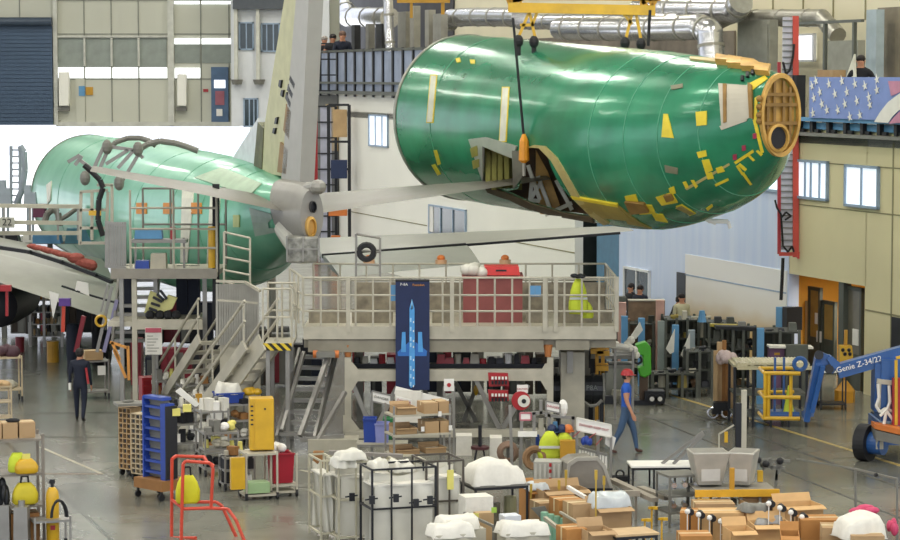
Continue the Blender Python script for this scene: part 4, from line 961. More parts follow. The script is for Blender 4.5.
    if extra: extra(t, h)
    return t
def _ex1(t, h):
    m = MB(); m.sph(V((.14, .02, .405)) * h, .018 * h); m.build('yellow_glove', yellow, t)
person('worker in red hard hat, blue tee shirt and jeans walking across the floor', G(626, 453), 1.84, radians(78), shirtb, jeans, hat=red, stride=.6, extra=_ex1)
def _ex2(t, h):
    m = MB(); m.box(V((.13, .04, .48)) * h, (.05, .1, .16)); m.build('white_pouch', white, t)
    m = MB(); m.bar(V((-.1, .06, .74)) * h, V((-.13, .06, .52)) * h, .05, .03); m.build('red_strap', red, t)
person('person in dark navy overalls walking away down the aisle, seen from behind', G(80.5, 421), 1.76, radians(175), navy, navy, sleeves='long', shoes=shoeb, stride=.25, arms='down', extra=_ex2)
zb = 6.7
for i, (x, ytop, lb, sh_, hr) in enumerate(((325, 36, 'pale haired onlooker in dark shirt, nearest the tail fin on the far balcony', blackc, mat('grey_hair', '#9a938c', .7)), (333, 34, 'dark haired onlooker in the middle of the three on the far balcony', blackc, hairm), (342, 31, 'onlooker in navy shirt leaning on the far balcony rail, furthest from the fin', navy, mat('brown_hair', '#6b5144', .7)))):
    p = RW.hit(x, ytop, -.75); person(lb, V((p.x, p.y, zl0)), p.z - zl0, radians(10 * (i - 1)), sh_, navy, hair=hr, arms='front', sleeves='short' if i == 1 else 'long', shoes=shoeb, lean=.04)
p = RW.hit(861, 55, -1.0); person('onlooker in black shirt standing above the stars and stripes banner', V((p.x, p.y, zf)), p.z - zf, radians(-20), blackc, navy, arms='hips', sleeves='long', shoes=shoeb)
for (x, y, fc, sh_, lb, ln, hr) in ((631, 283, -60, blackc, 'dark haired person in black behind the grey crates by the mural window', 0, hairm), (640, 281, -30, navy, 'man in dark suit and white collar by the mural window', 0, hairm), (669, 296, 100, blackc, 'person in black coat bending over the bench beside the mural', .14, hairm), (681.5, 289, 20, beigec, 'person in pale beige shirt standing in the mural doorway', 0, hairm)):
    p = RW.hit(x, 330, .9); g = V((p.x, p.y, 0)); top = PY(x, y, p.y).z; person(lb, g, min(1.85, max(1.6, top)), radians(fc), sh_, blackc if sh_ != beigec else navy, sleeves='long', shoes=shoeb, lean=ln, hair=hr, arms='front' if ln else 'down')

# ------------------------------------------------------------------ helpers for steelwork
def rail(mb, p, q, hts, nposts, r=.022, h=None, posts=True):
    p = V(p); q = V(q); h = h or max(hts)
    for z in hts: mb.tube(p + V((0, 0, z)), q + V((0, 0, z)), r, 6)
    if posts:
        for i in range(nposts): a = p.lerp(q, i / max(1, nposts - 1)); mb.tube(a, a + V((0, 0, h)), r, 6)
    return mb
def stairs(name, label, top, bot, width, n, mt, hr=.95, group=None, dirn=None, side=None):
    """top and bottom nosing points (world), flight runs between them"""
    top = V(top); bot = V(bot); run = top - bot; hz = V((run.x, run.y, 0)).normalized(); lat = V((-hz.y, hz.x, 0)) * (width / 2)
    t = thing(name, label, 'stairs', V((bot.x, bot.y, min(bot.z, top.z))), group=group)
    for k in (-1, 1): m = MB(); m.bar(bot + lat * k, top + lat * k, .06, .26); m.build('stringer', mt, t, world=True)
    for i in range(n):
        c = bot.lerp(top, (i + .6) / n); m = MB(); m.hexa([c - lat - hz * .12 + V((0, 0, -.055)), c + lat - hz * .12 + V((0, 0, -.055)), c + lat + hz * .12 + V((0, 0, -.055)), c - lat + hz * .12 + V((0, 0, -.055)), c - lat - hz * .12 + V((0, 0, .02)), c + lat - hz * .12 + V((0, 0, .02)), c + lat + hz * .12 + V((0, 0, .02)), c - lat + hz * .12 + V((0, 0, .02))]); m.build('tread', mt, t, world=True)
    if hr:
        for k in (-1, 1):
            m = MB()
            for z in (hr, hr * .55): m.tube(bot + lat * k + V((0, 0, z)), top + lat * k + V((0, 0, z)), .034, 6)
            for f in (.02, .5, .98): c = bot.lerp(top, f) + lat * k; m.tube(c, c + V((0, 0, hr)), .024, 6)
            m.build('handrail', steelw, t, world=True)
    return t
# ------------------------------------------------------------------ the big work platform
PF = Frame((0, 56.0), 0)
def pz(y, Y=56.0): return PY(450, y, Y).z
zdk = pz(327); 
t = thing('work_platform', 'long beige railed work platform with the blue banner on its front', 'platform', V((0.2, 58, 0)))
x0, x1 = PF.s(303), PF.s(617); 
m = MB(); m.bx(x0, x1, 56, 60.2, zdk - .1, zdk); m.build('deck', steelw, t, world=True)
m = MB(); m.bx(x0, x1, 55.93, 56.0, pz(339), pz(326)); m.build('toe_board', steelw, t, world=True)
m = MB(); m.bx(x0 + .1, PF.s(544), 55.98, 56.12, pz(352), pz(340)); m.bx(PF.s(556), PF.s(590), 55.98, 56.12, pz(350), pz(340)); m.bx(x0, x1, 56.1, 60.1, pz(348), pz(340)); m.build('edge_beam', mat('beam_beige', '#8d8877', .6), t, world=True)
zt0 = pz(277.5)
m = MB(); rail(m, (x0, 55.95, zdk), (x1, 55.95, zdk), (zt0 - zdk, pz(295) - zdk, pz(311) - zdk), 19, .026); m.build('front_rail', steelw, t, world=True)
m = MB(); rail(m, (x0, 60.1, zdk), (x1, 60.1, zdk), (zt0 - zdk, pz(295) - zdk, pz(311) - zdk), 12, .026); m.build('back_rail', steelw, t, world=True)
m = MB(); rail(m, (x1, 55.95, zdk), (x1, 60.1, zdk), (zt0 - zdk, pz(295) - zdk, pz(311) - zdk), 6, .026); m.build('end_rail', steelw, t, world=True)
m = MB(); a = PY(303, 330, 56); b = PY(290, 321, 58.5); b.z = a.z = zdk; rail(m, a, b, (zt0 - zdk, pz(295) - zdk, pz(311) - zdk), 4, .026); m.build('end_rail', steelw, t, world=True)
for xx in (348, 452, 545, 556, 617): m = MB(); s_ = PF.s(xx); m.bar((s_, 55.93, zdk - .1), (s_, 55.93, zt0 + .02), .09); m.build('gate_post', steelw, t, world=True)
# framed infill: expanded panels low on the rail
tan = mat('tan_infill_panel', '#9b927c', .6, scale=4, col2='#6b6456')
for a_, b_ in ((306, 346), (350, 392), (432, 450), (528, 544), (558, 615)):
    m = MB(); m.bx(PF.s(a_), PF.s(b_), 56.9, 56.95, zdk, pz(313)); m.build('infill_panel', tan, t, world=True)
m = MB(); m.bx(PF.s(350), PF.s(615), 59.7, 59.75, zdk, zdk + .7); m.build('back_panel', tan, t, world=True)
t = thing('tool_chest', 'wide faded red chest on the platform deck behind the rails', 'chest', V((PF.s(495), 57.6, zdk)))
m = MB(); a_, b_ = PF.s(463.5), PF.s(524); m.bx(a_, b_, 57, 58.4, zdk, pz(279, 57)); m.build('chest_body', mat('faded_red', '#8a4a46', .6), t, world=True)
m = MB(); m.bx(a_ - .03, b_ + .03, 56.96, 58.45, pz(279, 57), pz(277, 57)); m.build('chest_lid', mat('faded_red', '#8a4a46', .6), t, world=True)
zc = pz(277, 57)
t = thing('red_case', 'bright red case lying on top of the faded red chest', 'case', V((PF.s(503), 57.6, zc)))
m = MB(); m.box((PF.s(503), 57.7, zc + .11), (.84, .7, .2), top=.94); m.build('case_body', mat('bright_red', '#c8312a', .4), t, world=True); m = MB(); m.bx(PF.s(497), PF.s(508), 57.35, 57.4, zc + .1, zc + .14); m.build('handle', darkm, t, world=True)
def pile(name, label, cat, c, r, mt, n=14, seed=1, group=None, sq=.5):
    rnd = random.Random(seed); m = MB()
    for i in range(n): a = rnd.random() * 6.28; q = sqrt(rnd.random()); s_ = .2 + .28 * rnd.random(); p = V(c) + V((cos(a) * q * r[0] * .8, sin(a) * q * r[1] * .8, r[2] * (.2 + .6 * rnd.random() * (1 - q * .6)))); m.sph(p, (r[0] * s_ * 1.4, r[1] * s_ * 1.3, r[2] * s_ * 1.2), 8, 5)
    return tag(m.build(name, mt, smooth=True), label, cat, group)
pile('plastic_bundle', 'crumpled white plastic bundle on the red chest beside the red case', 'plastic', (PF.s(476), 57.6, zc), (.3, .3, .3), sheet, seed=3)
# hi vis vests on the rail, red cap
def vest(label, c, w_, h_, mt=hivis, rz=0, y=-.05):
    t = thing('safety_vest', label, 'vest', c, rz); m = MB(); n = 8; rows = 7; R_ = []
    for j in range(rows):
        z = -h_ * j / (rows - 1); wd = w_ * (.32 + .68 * min(1, j / 2.5)) / 2 * (1 + .08 * sin(j * 1.7)); R_.append([V((wd * cos(2 * pi * i / n), .07 * (1 + .3 * sin(j + i)) * sin(2 * pi * i / n) + y, z)) for i in range(n)])
    m.loft(R_); m.build('cloth', mt, t, smooth=True)
    m = MB(); m.box((0, y - .085, -h_ * .55), (w_ * .95, .015, .05)); m.build('reflective_band', mat('reflective_silver', '#cfd2cc', .3), t); return t
vest('large yellow safety vest hanging on the platform rail', V((PF.s(579), 56.15, pz(279))), .42, .8)
vest('smaller yellow safety vest hanging low behind the rail', V((PF.s(588), 56.25, pz(303))), .28, .36)
pile('cap_and_gloves', 'red and black cap resting on the platform top rail', 'cap', (PF.s(578), 56.0, zt0), (.16, .12, .1), darkm, 6, 5)
pile('cloth_bundle', 'small pink cloth bundle tied on the platform rail', 'cloth', (PF.s(574), 56.15, pz(305)), (.12, .1, .2), mat('pink_cloth', '#c99a8e', .8), 6, 8)
for (x, y, mt, lb) in ((532, 291, blues, 'pale blue notice card on the platform rail beside the red chest'), (538, 291, blues, 'second pale blue card on the rail, further from the chest'), (393, 293, blues, 'blue white sheet clipped beside the dark banner')):
    p = PF.hit(x, y, .06); m = MB(); m.box(p, (.13, .02, .36 if x < 400 else .24)); tag(m.build('notice_card', mt), lb, 'card')
for x, lb in ((369, 'small orange beacon on the far rail beside the banner top'), (441, 'small orange beacon on the far rail right of the banner'), (505, 'dark knob topped post beyond the red case')):
    t = thing('warning_beacon', lb, 'beacon', V((PF.s(x), 60.1, pz(277.5))) ); m = MB(); z0 = pz(277.5, 56); p = V((PY(x, 270, 60.1).x, 60.1, zt0)); t.location = p
    m.tube((0, 0, 0), (0, 0, .1), .14, 12); m.build('beacon_base', mat('pale_orange', '#c8a07a', .5), t); m = MB(); m.sph((0, 0, .14), (.1, .1, .08)); m.build('beacon_lens', orange, t)
# the blue banner
t = thing('hanging_banner', 'tall dark blue banner with a pale blue aircraft seen from above', 'banner', V((PF.s(412), 55.8, pz(389))))
ax, bx_ = PF.s(395.5), PF.s(429.5); m = MB(); m.bx(ax, bx_, 55.82, 55.86, pz(389), pz(280)); m.build('cloth', mat('banner_navy', '#16264e', .6, var=.1), t, world=True)
m = MB(); m.tube((ax, 55.84, pz(280)), (bx_, 55.84, pz(280)), .03); m.build('hanging_rod', darkm, t, world=True)
def bn(poly, mt, nm): m = MB(); m.prism([PY(x, y, {'figure_detail': 55.80, 'aircraft_wing': 55.814}.get(nm, 55.81)) for x, y in poly], (0, -.006 if nm != 'aircraft_wing' else .003, 0)); m.build(nm, mt, t, world=True)
lb_ = mat('banner_sky_blue', '#4f9ad8', .6); lbl = mat('banner_pale_blue', '#9fd0ee', .6); mb_ = mat('banner_mid_blue', '#2f6cb8', .6)
bn([(412, 299), (414.5, 308), (415, 385), (411, 388), (409, 385), (409.5, 308)], lb_, 'aircraft_figure')
bn([(397.5, 352), (409, 342), (409.5, 350), (415, 350), (415.5, 342), (427, 351), (426.5, 356), (398, 356)], mb_, 'aircraft_wing')
bn([(402, 332), (405.5, 332), (406, 352), (401, 352)], lb_, 'aircraft_figure'); bn([(418, 332), (422, 332), (423, 352), (418, 352)], lb_, 'aircraft_figure')
bn([(411.6, 299), (413.2, 308), (411, 310)], lbl, 'aircraft_figure')
for y in (318, 327, 337, 343, 356, 366, 374, 382): bn([(410, y), (411.5, y), (411.5, y + 4), (410, y + 4)], lbl, 'figure_detail'); bn([(413, y + 3), (414, y + 3), (414, y + 5), (413, y + 5)], white, 'figure_detail')
text(t, 'P-8A', .085, facing(PY(404, 284.5, 55.80)), white, world=True); text(t, 'Poseidon', .072, facing(PY(418.5, 285, 55.80)), mat('lettering_orange', '#d8902e', .5), world=True)
# gantry legs under the platform
t = thing('support_gantry', 'pale steel gantry carrying the long platform, with diagonal braces', 'gantry', V((0, 56.3, 0)))
gy = 56.08; zg = pz(430, gy)
def gleg(x, foot):
    s_ = PY(x, 400, gy).x; z1 = pz(357, gy); m = MB(); m.bar((s_, gy, foot), (s_, gy, z1), .14, .2); m.build('leg', steelw, t, world=True)
gleg(348, 0.0); gleg(550, .0)
m = MB(); m.bar(PY(350, 375, gy), PY(549, 374.5, gy), .2, .26); m.build('cross_beam', steelw, t, world=True)
m = MB(); m.bar(PY(345, 434, gy), PY(545, 432, gy), .3, .16); m.build('base_beam', steelw, t, world=True)
for q in ([(345, 362), (352, 362), (362, 374), (352, 391), (345, 391)], [(552, 362), (545, 364), (538, 376), (546, 390), (552, 388)], [(343, 434), (343, 415), (350, 417), (360, 430)]):
    m = MB(); m.prism([PY(x, y, gy - .11) for x, y in q], (0, .03, 0)); m.build('gusset', steelw, t, world=True)
for a, b in (((353, 384), (372, 430)), ((375, 430), (398, 385)), ((476, 380), (500, 430)), ((502, 430), (528, 385))): m = MB(); m.bar(PY(*a, gy), PY(*b, gy), .1); m.build('brace', alum, t, world=True)
for x in (348, 548): m = MB(); p = PY(x, 350, gy); m.tube(p + V((0, 0, -.15)), p + V((0, 0, .12)), .07, 10, .11); m.build('jack_head', mat('rusty_orange', '#b0703c', .6), t, world=True)
m = MB(); m.bx(PY(352, 0, 57).x, PY(545, 0, 57).x, 56.8, 57.1, pz(369, 57), pz(363, 57)); m.build('conveyor_rail', darkm, t, world=True)
for (x, wd) in ((326, 20), ): 
    m = MB(); p = PY(x, 354, 55.9); m.box(p, (.42, .3, .13)); o = tag(m.build('hydraulic_block', greyp), 'grey hydraulic block with two orange caps under the platform edge', 'hydraulic unit')
    for dx in (-.24, .24): m = MB(); m.tube(V((dx - .05, 0, .06)), V((dx + .05, 0, .06)), .085, 12); m.build('orange_cap', orange, o)
t = thing('dim_gantry', 'dim grey rear gantry frame standing further under the platform', 'gantry', V((0, 59.7, 0)))
for x in (360, 440, 520, 585): m = MB(); p = PY(x, 400, 59.7); m.bar((p.x, 59.7, 0), (p.x, 59.7, pz(346, 59.7)), .16); m.build('leg', greyp, t, world=True)
m = MB(); m.bar(PY(355, 372, 59.7), PY(590, 372, 59.7), .12, .2); m.build('cross_beam', greyp, t, world=True)
for a, b in (((420, 380), (440, 425)), ((455, 382), (478, 425)), ((462, 425), (478, 382))): m = MB(); m.bar(PY(*a, 59.7), PY(*b, 59.7), .1); m.build('brace', greyp, t, world=True)
m = MB(); p = PY(476, 390, 59.6); m.sph(p, (.06, .06, .14)); tag(m.build('yellow_tag', yellow), 'small yellow tag hanging on the rear gantry brace', 'tag')
# parts on shelf between beams
rnd = random.Random(4)
for i in range(22):
    x = 357 + i * 8.4
    if 392 < x < 433: continue
    p = PY(x, 362, 57); mt = [white, darkm, red, greyp, blackp, steelw][rnd.randrange(6)]
    m = MB(); zz = pz(363, 57); hh = .1 + .14 * rnd.random()
    if i % 3 == 0: m.tube((p.x, 56.95, zz), (p.x, 56.95, zz + hh), .08, 10)
    else: m.box((p.x, 56.95, zz + hh / 2), (.12 + .1 * rnd.random(), .16, hh), top=.8)
    q = 'round' if i % 3 == 0 else 'square'; tag(m.build('small_part', mt), 'small %s %s part on the dark rail under the platform' % (q, cname(mt)), 'part', '%s %s parts on the dark rail under the platform' % (q, cname(mt)))
# machinery block under the right end
t = thing('drive_housing', 'beige drive housing under the platform end, above the black drums', 'housing', V((PY(575, 0, 57).x, 57, 0)))
m = MB(); m.bx(PY(562, 0, 57).x, PY(586, 0, 57).x, 56.9, 58, .0, pz(352, 57)); m.build('housing_body', steelw, t, world=True); m = MB(); m.bx(PY(568, 0, 57).x, PY(574, 0, 57).x, 56.8, 56.9, 1.5, 2.0); m.build('cover_plate', alum, t, world=True)
# ------------------------------------------------------------------ aft stand: stairs, landing, slat screens left of the platform
LY = 55.2
zl = pz(345, LY)
t = thing('stair_landing', 'small steel landing with a yellow and black striped edge', 'landing', V((PY(274, 0, LY).x, LY, 0)))
lx0, lx1 = PY(261, 0, LY).x, PY(290, 0, LY).x
m = MB(); m.bx(lx0, lx1, LY, LY + 1.6, zl - .06, zl); m.build('deck', steelw, t, world=True)
def stripes(name='hazard_stripe'):
    m = bpy.data.materials.new(name); m.use_nodes = True; nt = m.node_tree; b = nt.nodes['Principled BSDF']; tc = nt.nodes.new('ShaderNodeTexCoord'); mp = nt.nodes.new('ShaderNodeMapping'); mp.inputs['Rotation'].default_value = (0, radians(45), 0)
    nt.links.new(tc.outputs['Object'], mp.inputs[0]); wv = nt.nodes.new('ShaderNodeTexWave'); wv.inputs['Scale'].default_value = 2.4; wv.bands_direction = 'X'; nt.links.new(mp.outputs[0], wv.inputs[0])
    rp = nt.nodes.new('ShaderNodeValToRGB'); rp.color_ramp.interpolation = 'CONSTANT'; rp.color_ramp.elements[0].color = (*lin('#1d1b14'), 1); rp.color_ramp.elements[1].position = .5; rp.color_ramp.elements[1].color = (*lin('#d9bd2a'), 1); nt.links.new(wv.outputs['Color'], rp.inputs[0]); nt.links.new(rp.outputs[0], b.inputs['Base Color']); return m
m = MB(); m.bx(lx0, lx1, LY - .03, LY, zl - .12, zl + .04); m.build('striped_edge', stripes(), t, world=True)
m = MB(); rail(m, (lx0, LY, zl), (lx1, LY, zl), (1.25, .62), 3, .026); rail(m, (lx0, LY + 1.6, zl), (lx1, LY + 1.6, zl), (1.25, .62), 3, .026); m.build('landing_rail', steelw, t, world=True)
for x, y_ in ((lx0 + .1, LY + .1), (lx1 - .1, LY + .1), (lx0 + .1, LY + 1.5), (lx1 - .1, LY + 1.5)): m = MB(); m.bar((x, y_, 0), (x, y_, zl - .06), .09); m.build('leg', alum, t, world=True)
stairs('stairs', 'broad pale stairs with double handrails descending left from the striped landing', PY(262, 344, LY + .5), G(198, 432), .9, 8, steelw, 1.0)
m = MB(); a = PY(262, 342, LY); b = a.lerp(G(198, 432) + V((0, -.5, 0)), .72); m.bar(a, b, .05, .42); tag(m.build('stringer_plate', steelw), 'wide pale sloping plate closing the side of the broad stairs', 'plate')
stairs('stairs', 'narrower stairs with pale handrails rising toward the upper aft deck', PY(215, 338, 58.6), G(168, 412), .8, 8, steelw, .95)
stairs('stairs', 'steep dark grey steps under the platform corner', PY(318, 352, 57.3), PY(296, 440, 55.0), .85, 8, alum, 0)
m = MB(); m.bar(PY(300, 436, 54.8), PY(330, 352, 56), .1); m.bar(PY(318, 440, 54.8), PY(345, 392, 55.6), .09); m.bar(PY(300, 440, 54.8), PY(344, 436, 54.9), .09); m.bar(PY(282, 430, 55), PY(304, 352, 56.2), .08); tag(m.build('step_trestle', alum), 'grey braced frame carrying the steep steps', 'frame')
# slatted screen
t = thing('slatted_screen', 'tall grey slatted screen behind the broad stairs', 'screen', V((PY(238, 0, 58).x, 58, 0)))
m = MB()
for i in range(17): x = 217.5 + i * 2.5; m.bar(PY(x, 284 + max(0, i - 10) * .8, 58), PY(x, 345, 58), .075, .04)
m.build('slat', mat('screen_grey', '#a3a197', .5), t, world=True)
m = MB(); m.bar(PY(216, 281, 58), PY(245, 282, 58), .06); m.bar(PY(245, 282, 58), PY(260, 291, 57.5), .06); m.bar(PY(217, 300, 58), PY(258, 303, 58), .05); m.build('screen_frame', steelw, t, world=True); m = MB(); m.bx(PY(217, 0, 58).x, PY(258, 0, 58).x, 58.05, 58.1, .4, pz(345, 58)); m.build('lower_sheet', steelw, t, world=True)
t = thing('tall_rail_gate', 'narrow tall railed gate in front of the green tail', 'gate', V((PY(237, 0, 58.2).x, 58.2, pz(282, 58))))
m = MB(); 
for a, b in (((224, 232), (224, 284)), ((250, 238), (250, 290)), ((224, 232), (250, 238)), ((224, 244), (250, 250)), ((224, 257), (250, 262)), ((224, 270), (250, 275)), ((224, 282), (250, 289))): m.tube(PY(*a, 58.2), PY(*b, 58.2), .028, 6)
m.build('rail_frame', steelw, t, world=True)
# two small frames on platform rail (dark wheels)
t = thing('hose_reel', 'square rail frame with a dark hose reel standing over the platform', 'hose reel', PY(367, 275, 58))
m = MB()
for a, b in (((356, 234), (356, 277)), ((380, 238), (380, 277)), ((356, 234), (380, 238)), ((356, 264), (380, 265)), ((356, 250), (380, 252))): m.tube(PY(*a, 58), PY(*b, 58), .03, 6)
m.build('rail_frame', alum, t, world=True)
m = MB(); m.torus(PY(366.5, 252, 58), .17, .07, 'y'); m.build('reel', blackp, t, world=True)
# ------------------------------------------------------------------ left work stand
WY = 60.0
zd = PY(160, 272, WY).z
t = thing('work_stand', 'high grey work stand with railed deck beside the parked aircraft tail', 'work stand', V((PY(160, 0, WY).x, WY, 0)))
xa, xb = PY(108, 0, WY).x, PY(215, 0, WY).x
m = MB(); m.bx(xa, xb, WY, WY + 2.6, zd - .12, zd); m.build('deck', steelw, t, world=True)
m = MB(); m.bx(xa, xb, WY - .05, WY, zd - .16, zd + .08); m.build('toe_board', mat('warm_grey_board', '#8d887c', .6), t, world=True)
m = MB(); rail(m, (PY(128, 0, WY).x, WY, zd), (xb, WY, zd), (PY(160, 208, WY).z - zd, PY(160, 229, WY).z - zd, PY(160, 248, WY).z - zd), 3, .03, h=PY(160, 190, WY).z - zd); m.build('front_rail', steelw, t, world=True)
m = MB(); rail(m, (PY(128, 0, WY).x, WY + 2.5, zd), (xb, WY + 2.5, zd), (1.0, 1.9), 4, .03); m.build('back_rail', greyp, t, world=True)
for x in (131, 200, 150, 118): m = MB(); p = PY(x, 0, WY); m.bar((p.x, WY + (.1 if x < 140 else .6), 0), (p.x, WY + (.1 if x < 140 else .6), zd), .12 if x == 131 else .1); m.build('leg', steelw if x == 131 else alum, t, world=True)
for x in (124, 180, 192): m = MB(); p = PY(x, 0, WY + 2); m.bar((p.x, WY + 2, PY(x, 320, WY + 2).z), (p.x, WY + 2, zd), .28); m.build('pillar', navy, t, world=True)
z2 = PY(160, 322, WY).z
m = MB(); m.bx(xa - .1, xb - .5, WY + .1, WY + 2.4, z2 - .12, z2); m.bx(xa + .6, PY(200, 0, WY).x, WY - .02, WY + .1, z2 - .18, z2 + .06); m.build('lower_deck', steelw, t, world=True)
m = MB(); a = PY(217, 0, WY).x
for x, y0, y1 in ((216, 184, 330),): m.bar(PY(x, y0, WY + .3), PY(x, y1, WY + .3), .16); m.build('black_post', blackp, t, world=True)
m = MB()
for i in range(9): x = 106 + i * 2.4; m.bar(PY(x, 222, WY + .8), PY(x, 266, WY + .8), .05)
m.bar(PY(105, 222, WY + .8), PY(126, 226, WY + .8), .07); m.bar(PY(105, 266, WY + .8), PY(126, 268, WY + .8), .07); tag(m.build('slatted_gate', alum), 'small upright slatted gate at the left end of the high work stand', 'gate')
t2 = thing('tube_scaffold', 'pale square tube frame rising left of the slatted gate', 'frame', PY(96, 245, 62))
m = MB()
for a, b in (((81, 192), (80, 245)), ((108, 192), (106, 245)), ((92, 192), (92, 240)), ((80, 192), (108, 190)), ((80, 210), (106, 210)), ((80, 228), (106, 228)), ((80, 243), (107, 243)), ((97, 185), (113, 185)), ((112, 185), (112, 222))): m.bar(PY(*a, 62), PY(*b, 62), .07)
m.build('frame_tube', steelw, t2, world=True)
m = MB(); m.path([PY(x, y, 61.8) for x, y in ((84, 165), (92, 172), (100, 180), (103, 188), (99, 200), (98, 220), (103, 236))], .07, 8); m.build('hose', blackp, t2, world=True)
m = MB(); m.box(PY(95, 213, 61.8), (.3, .1, .12)); m.build('yellow_block', yellow, t2, world=True)
# overhead hoses and davits over the hull
t = thing('folding_hoist', 'tangle of grey folding arms standing over the parked hull', 'arm', PY(105, 190, 66))
for a, b in (((94, 168), (104, 146)), ((104, 146), (135, 150)), ((118, 168), (134, 150)), ((135, 150), (143, 158)), ((88, 166), (103, 186)), ((80, 160), (96, 172)), ((68, 162), (80, 155)), ((75, 165), (82, 156)), ((100, 168), (108, 150)), ((106, 164), (128, 150)), ((120, 185), (140, 152))): m = MB(); m.bar(PY(*a, 65.5), PY(*b, 65.5), .09); m.build('arm_link', alum, t, world=True)
for x, y in ((107, 147), (138, 149), (85, 178), (119, 183)): m = MB(); m.sph(PY(x, y, 65.4), (.14, .14, .2)); m.build('arm_joint', greyp, t, world=True)
m = MB(); m.path([PY(x, y, 66.5) for x, y in ((108, 150), (116, 142), (128, 138), (140, 138), (150, 141), (156, 146))], .07, 8); m.build('air_hose', greyp, t, world=True)
m = MB(); m.path([PY(x, y, 66.2) for x, y in ((138, 150), (148, 144), (160, 141), (175, 143), (188, 147), (198, 151))], .08, 8); m.build('air_hose', greyp, t, world=True)
# contents of the upper stand
for (x, y, w_, h_, mt, lb) in ((149, 234, 28, 9, blues, 'long pale blue box on the high stand deck level rail'), (143, 261, 14, 8, blueb, 'dark blue bin at the left of the high stand deck'), (159, 257, 16, 15, steelw, 'pale cream board leaning on the high stand deck'), (173, 234, 4, 14, red, 'slim red cylinder standing at the high stand back')):
    p = PY(x, y + h_ / 2, WY + 1.2); s_ = F / (WY + 1.2); m = MB(); m.box((0, 0, h_ / s_ / 2), (w_ / s_, .35, h_ / s_), top=.92)
    o = m.build('stored_' + ('cylinder' if mt is red else 'board' if mt is steelw else 'bin'), mt, loc=V((p.x, p.y, zd + (0 if y > 250 else .55)))); tag(o, lb, 'bin')
    if y < 250: o.location.z = p.z
m = MB(); m.bx(PY(130, 0, WY + 1.2).x, PY(185, 0, WY + 1.2).x, WY + 1, WY + 1.5, PY(150, 240, WY + 1.2).z - .06, PY(150, 239, WY + 1.2).z); m.bar((PY(133, 0, WY + 1.2).x, WY + 1.2, zd), (PY(133, 0, WY + 1.2).x, WY + 1.2, zd + .75), .05); m.bar((PY(182, 0, WY + 1.2).x, WY + 1.2, zd), (PY(182, 0, WY + 1.2).x, WY + 1.2, zd + .75), .05); tag(m.build('deck_bench', alum), 'low metal bench on the high stand deck', 'bench')
m = MB(); p = PY(211, 258, WY - .0); m.tube(p + V((0, .2, -.25)), p + V((0, .2, .75)), .09, 10); tag(m.build('yellow_tube', yellow), 'upright yellow padded tube by the black post of the high stand', 'tube')
# engine part with slots on the lower deck
t = thing('slotted_fairing', 'pale yellow aircraft panel with dark slots on the lower deck', 'panel', V((PY(160, 0, WY + .5).x, WY + .5, z2)))
m = MB(); pts = [(144, 313), (150, 291), (156, 293), (163, 302), (168, 295), (177, 298), (172, 309), (163, 312)]
m.prism([PY(x, y, WY + .5) for x, y in pts], (0, .15, 0)); m.build('panel_body', mat('pale_yellow_primer', '#cfcb86', .5), t, world=True)
for a, b in (((151, 303), (160, 306)), ((153, 297), (162, 302)), ((149, 308), (157, 311)), ((157, 294), (164, 300)), ((160, 290), (167, 299))): m = MB(); m.bar(PY(*a, WY + .45), PY(*b, WY + .45), .06); m.build('slot', darkm, t, world=True)
m = MB()
for x in (150, 160, 168, 176): m.sph(PY(x, 315, WY + .4) , .12, 8, 5)
m.build('base_roller', blackp, t, world=True)
# sign on the stand
t = thing('notice_sign', 'white notice board with a red heading hung on the work stand', 'sign', V((PY(150, 0, WY - .3).x, WY - .3, PY(150, 354, WY).z)))
m = MB(); m.bx(PY(142, 0, WY - .1).x, PY(159, 0, WY - .1).x, WY - .12, WY - .08, PY(0, 354, WY).z, PY(0, 327, WY).z); m.build('board', mat('off_white', '#d8d6cc', .5), t, world=True)
m = MB(); m.bx(PY(142.5, 0, WY - .1).x, PY(158.5, 0, WY - .1).x, WY - .14, WY - .12, PY(0, 332, WY).z, PY(0, 327.5, WY).z); m.build('red_heading', mat('rose_red', '#b04a5a', .5), t, world=True)
m = MB()
for i in range(6): y = 335 + i * 3; m.bx(PY(144, 0, WY - .1).x, PY(150 + (i * 5) % 7, 0, WY - .1).x, WY - .13, WY - .12, PY(0, y + 1, WY).z, PY(0, y, WY).z)
m.build('printed_lines', mat('print_grey', '#9d9a90', .6), t, world=True)
m = MB(); m.bx(PY(150, 0, WY - .1).x - .04, PY(150, 0, WY - .1).x + .04, WY - .1, WY - .05, 0, PY(0, 354, WY).z); m.build('sign_post', greyp, t, world=True)
stairs('stairs', 'steep open steps seen behind the left end of the high work stand', PY(139, 276, 62.5), PY(133, 345, 60.8), 1.0, 8, alum, 0)
t = thing('orange_trestle', 'slender orange trestle standing under the work stand', 'trestle', G(123, 385))
m = MB(); Yt = 58.5
for a, b in (((110, 342), (128, 348)), ((114, 350), (126, 378)), ((128, 346), (129, 380)), ((112, 342), (120, 360))): m.bar(PY(*a, Yt), PY(*b, Yt), .06)
m.build('trestle_bar', mat('ochre_orange', '#c7893f', .5), t, world=True)
t = thing('tool_cabinet', 'small red tool cabinet under the work stand sign', 'cabinet', G(152, 408), GA)
m = MB(); m.box((0, .2, .42), (.5, .45, .7)); m.build('cabinet_body', red, t, bevel=.015)
for i in range(4): m = MB(); m.box((0, -.04, .2 + i * .15), (.44, .02, .12)); m.build('drawer', mat('dark_red', '#8a1620', .4), t)
m = MB(); m.box((.05, -.06, .66), (.14, .02, .1)); m.build('label_plate', white, t)
for x in (-.2, .2):
    for y in (.05, .35): m = MB(); m.tube((x - .02, y, .05), (x + .02, y, .05), .05, 10); m.build('castor', blackp, t)
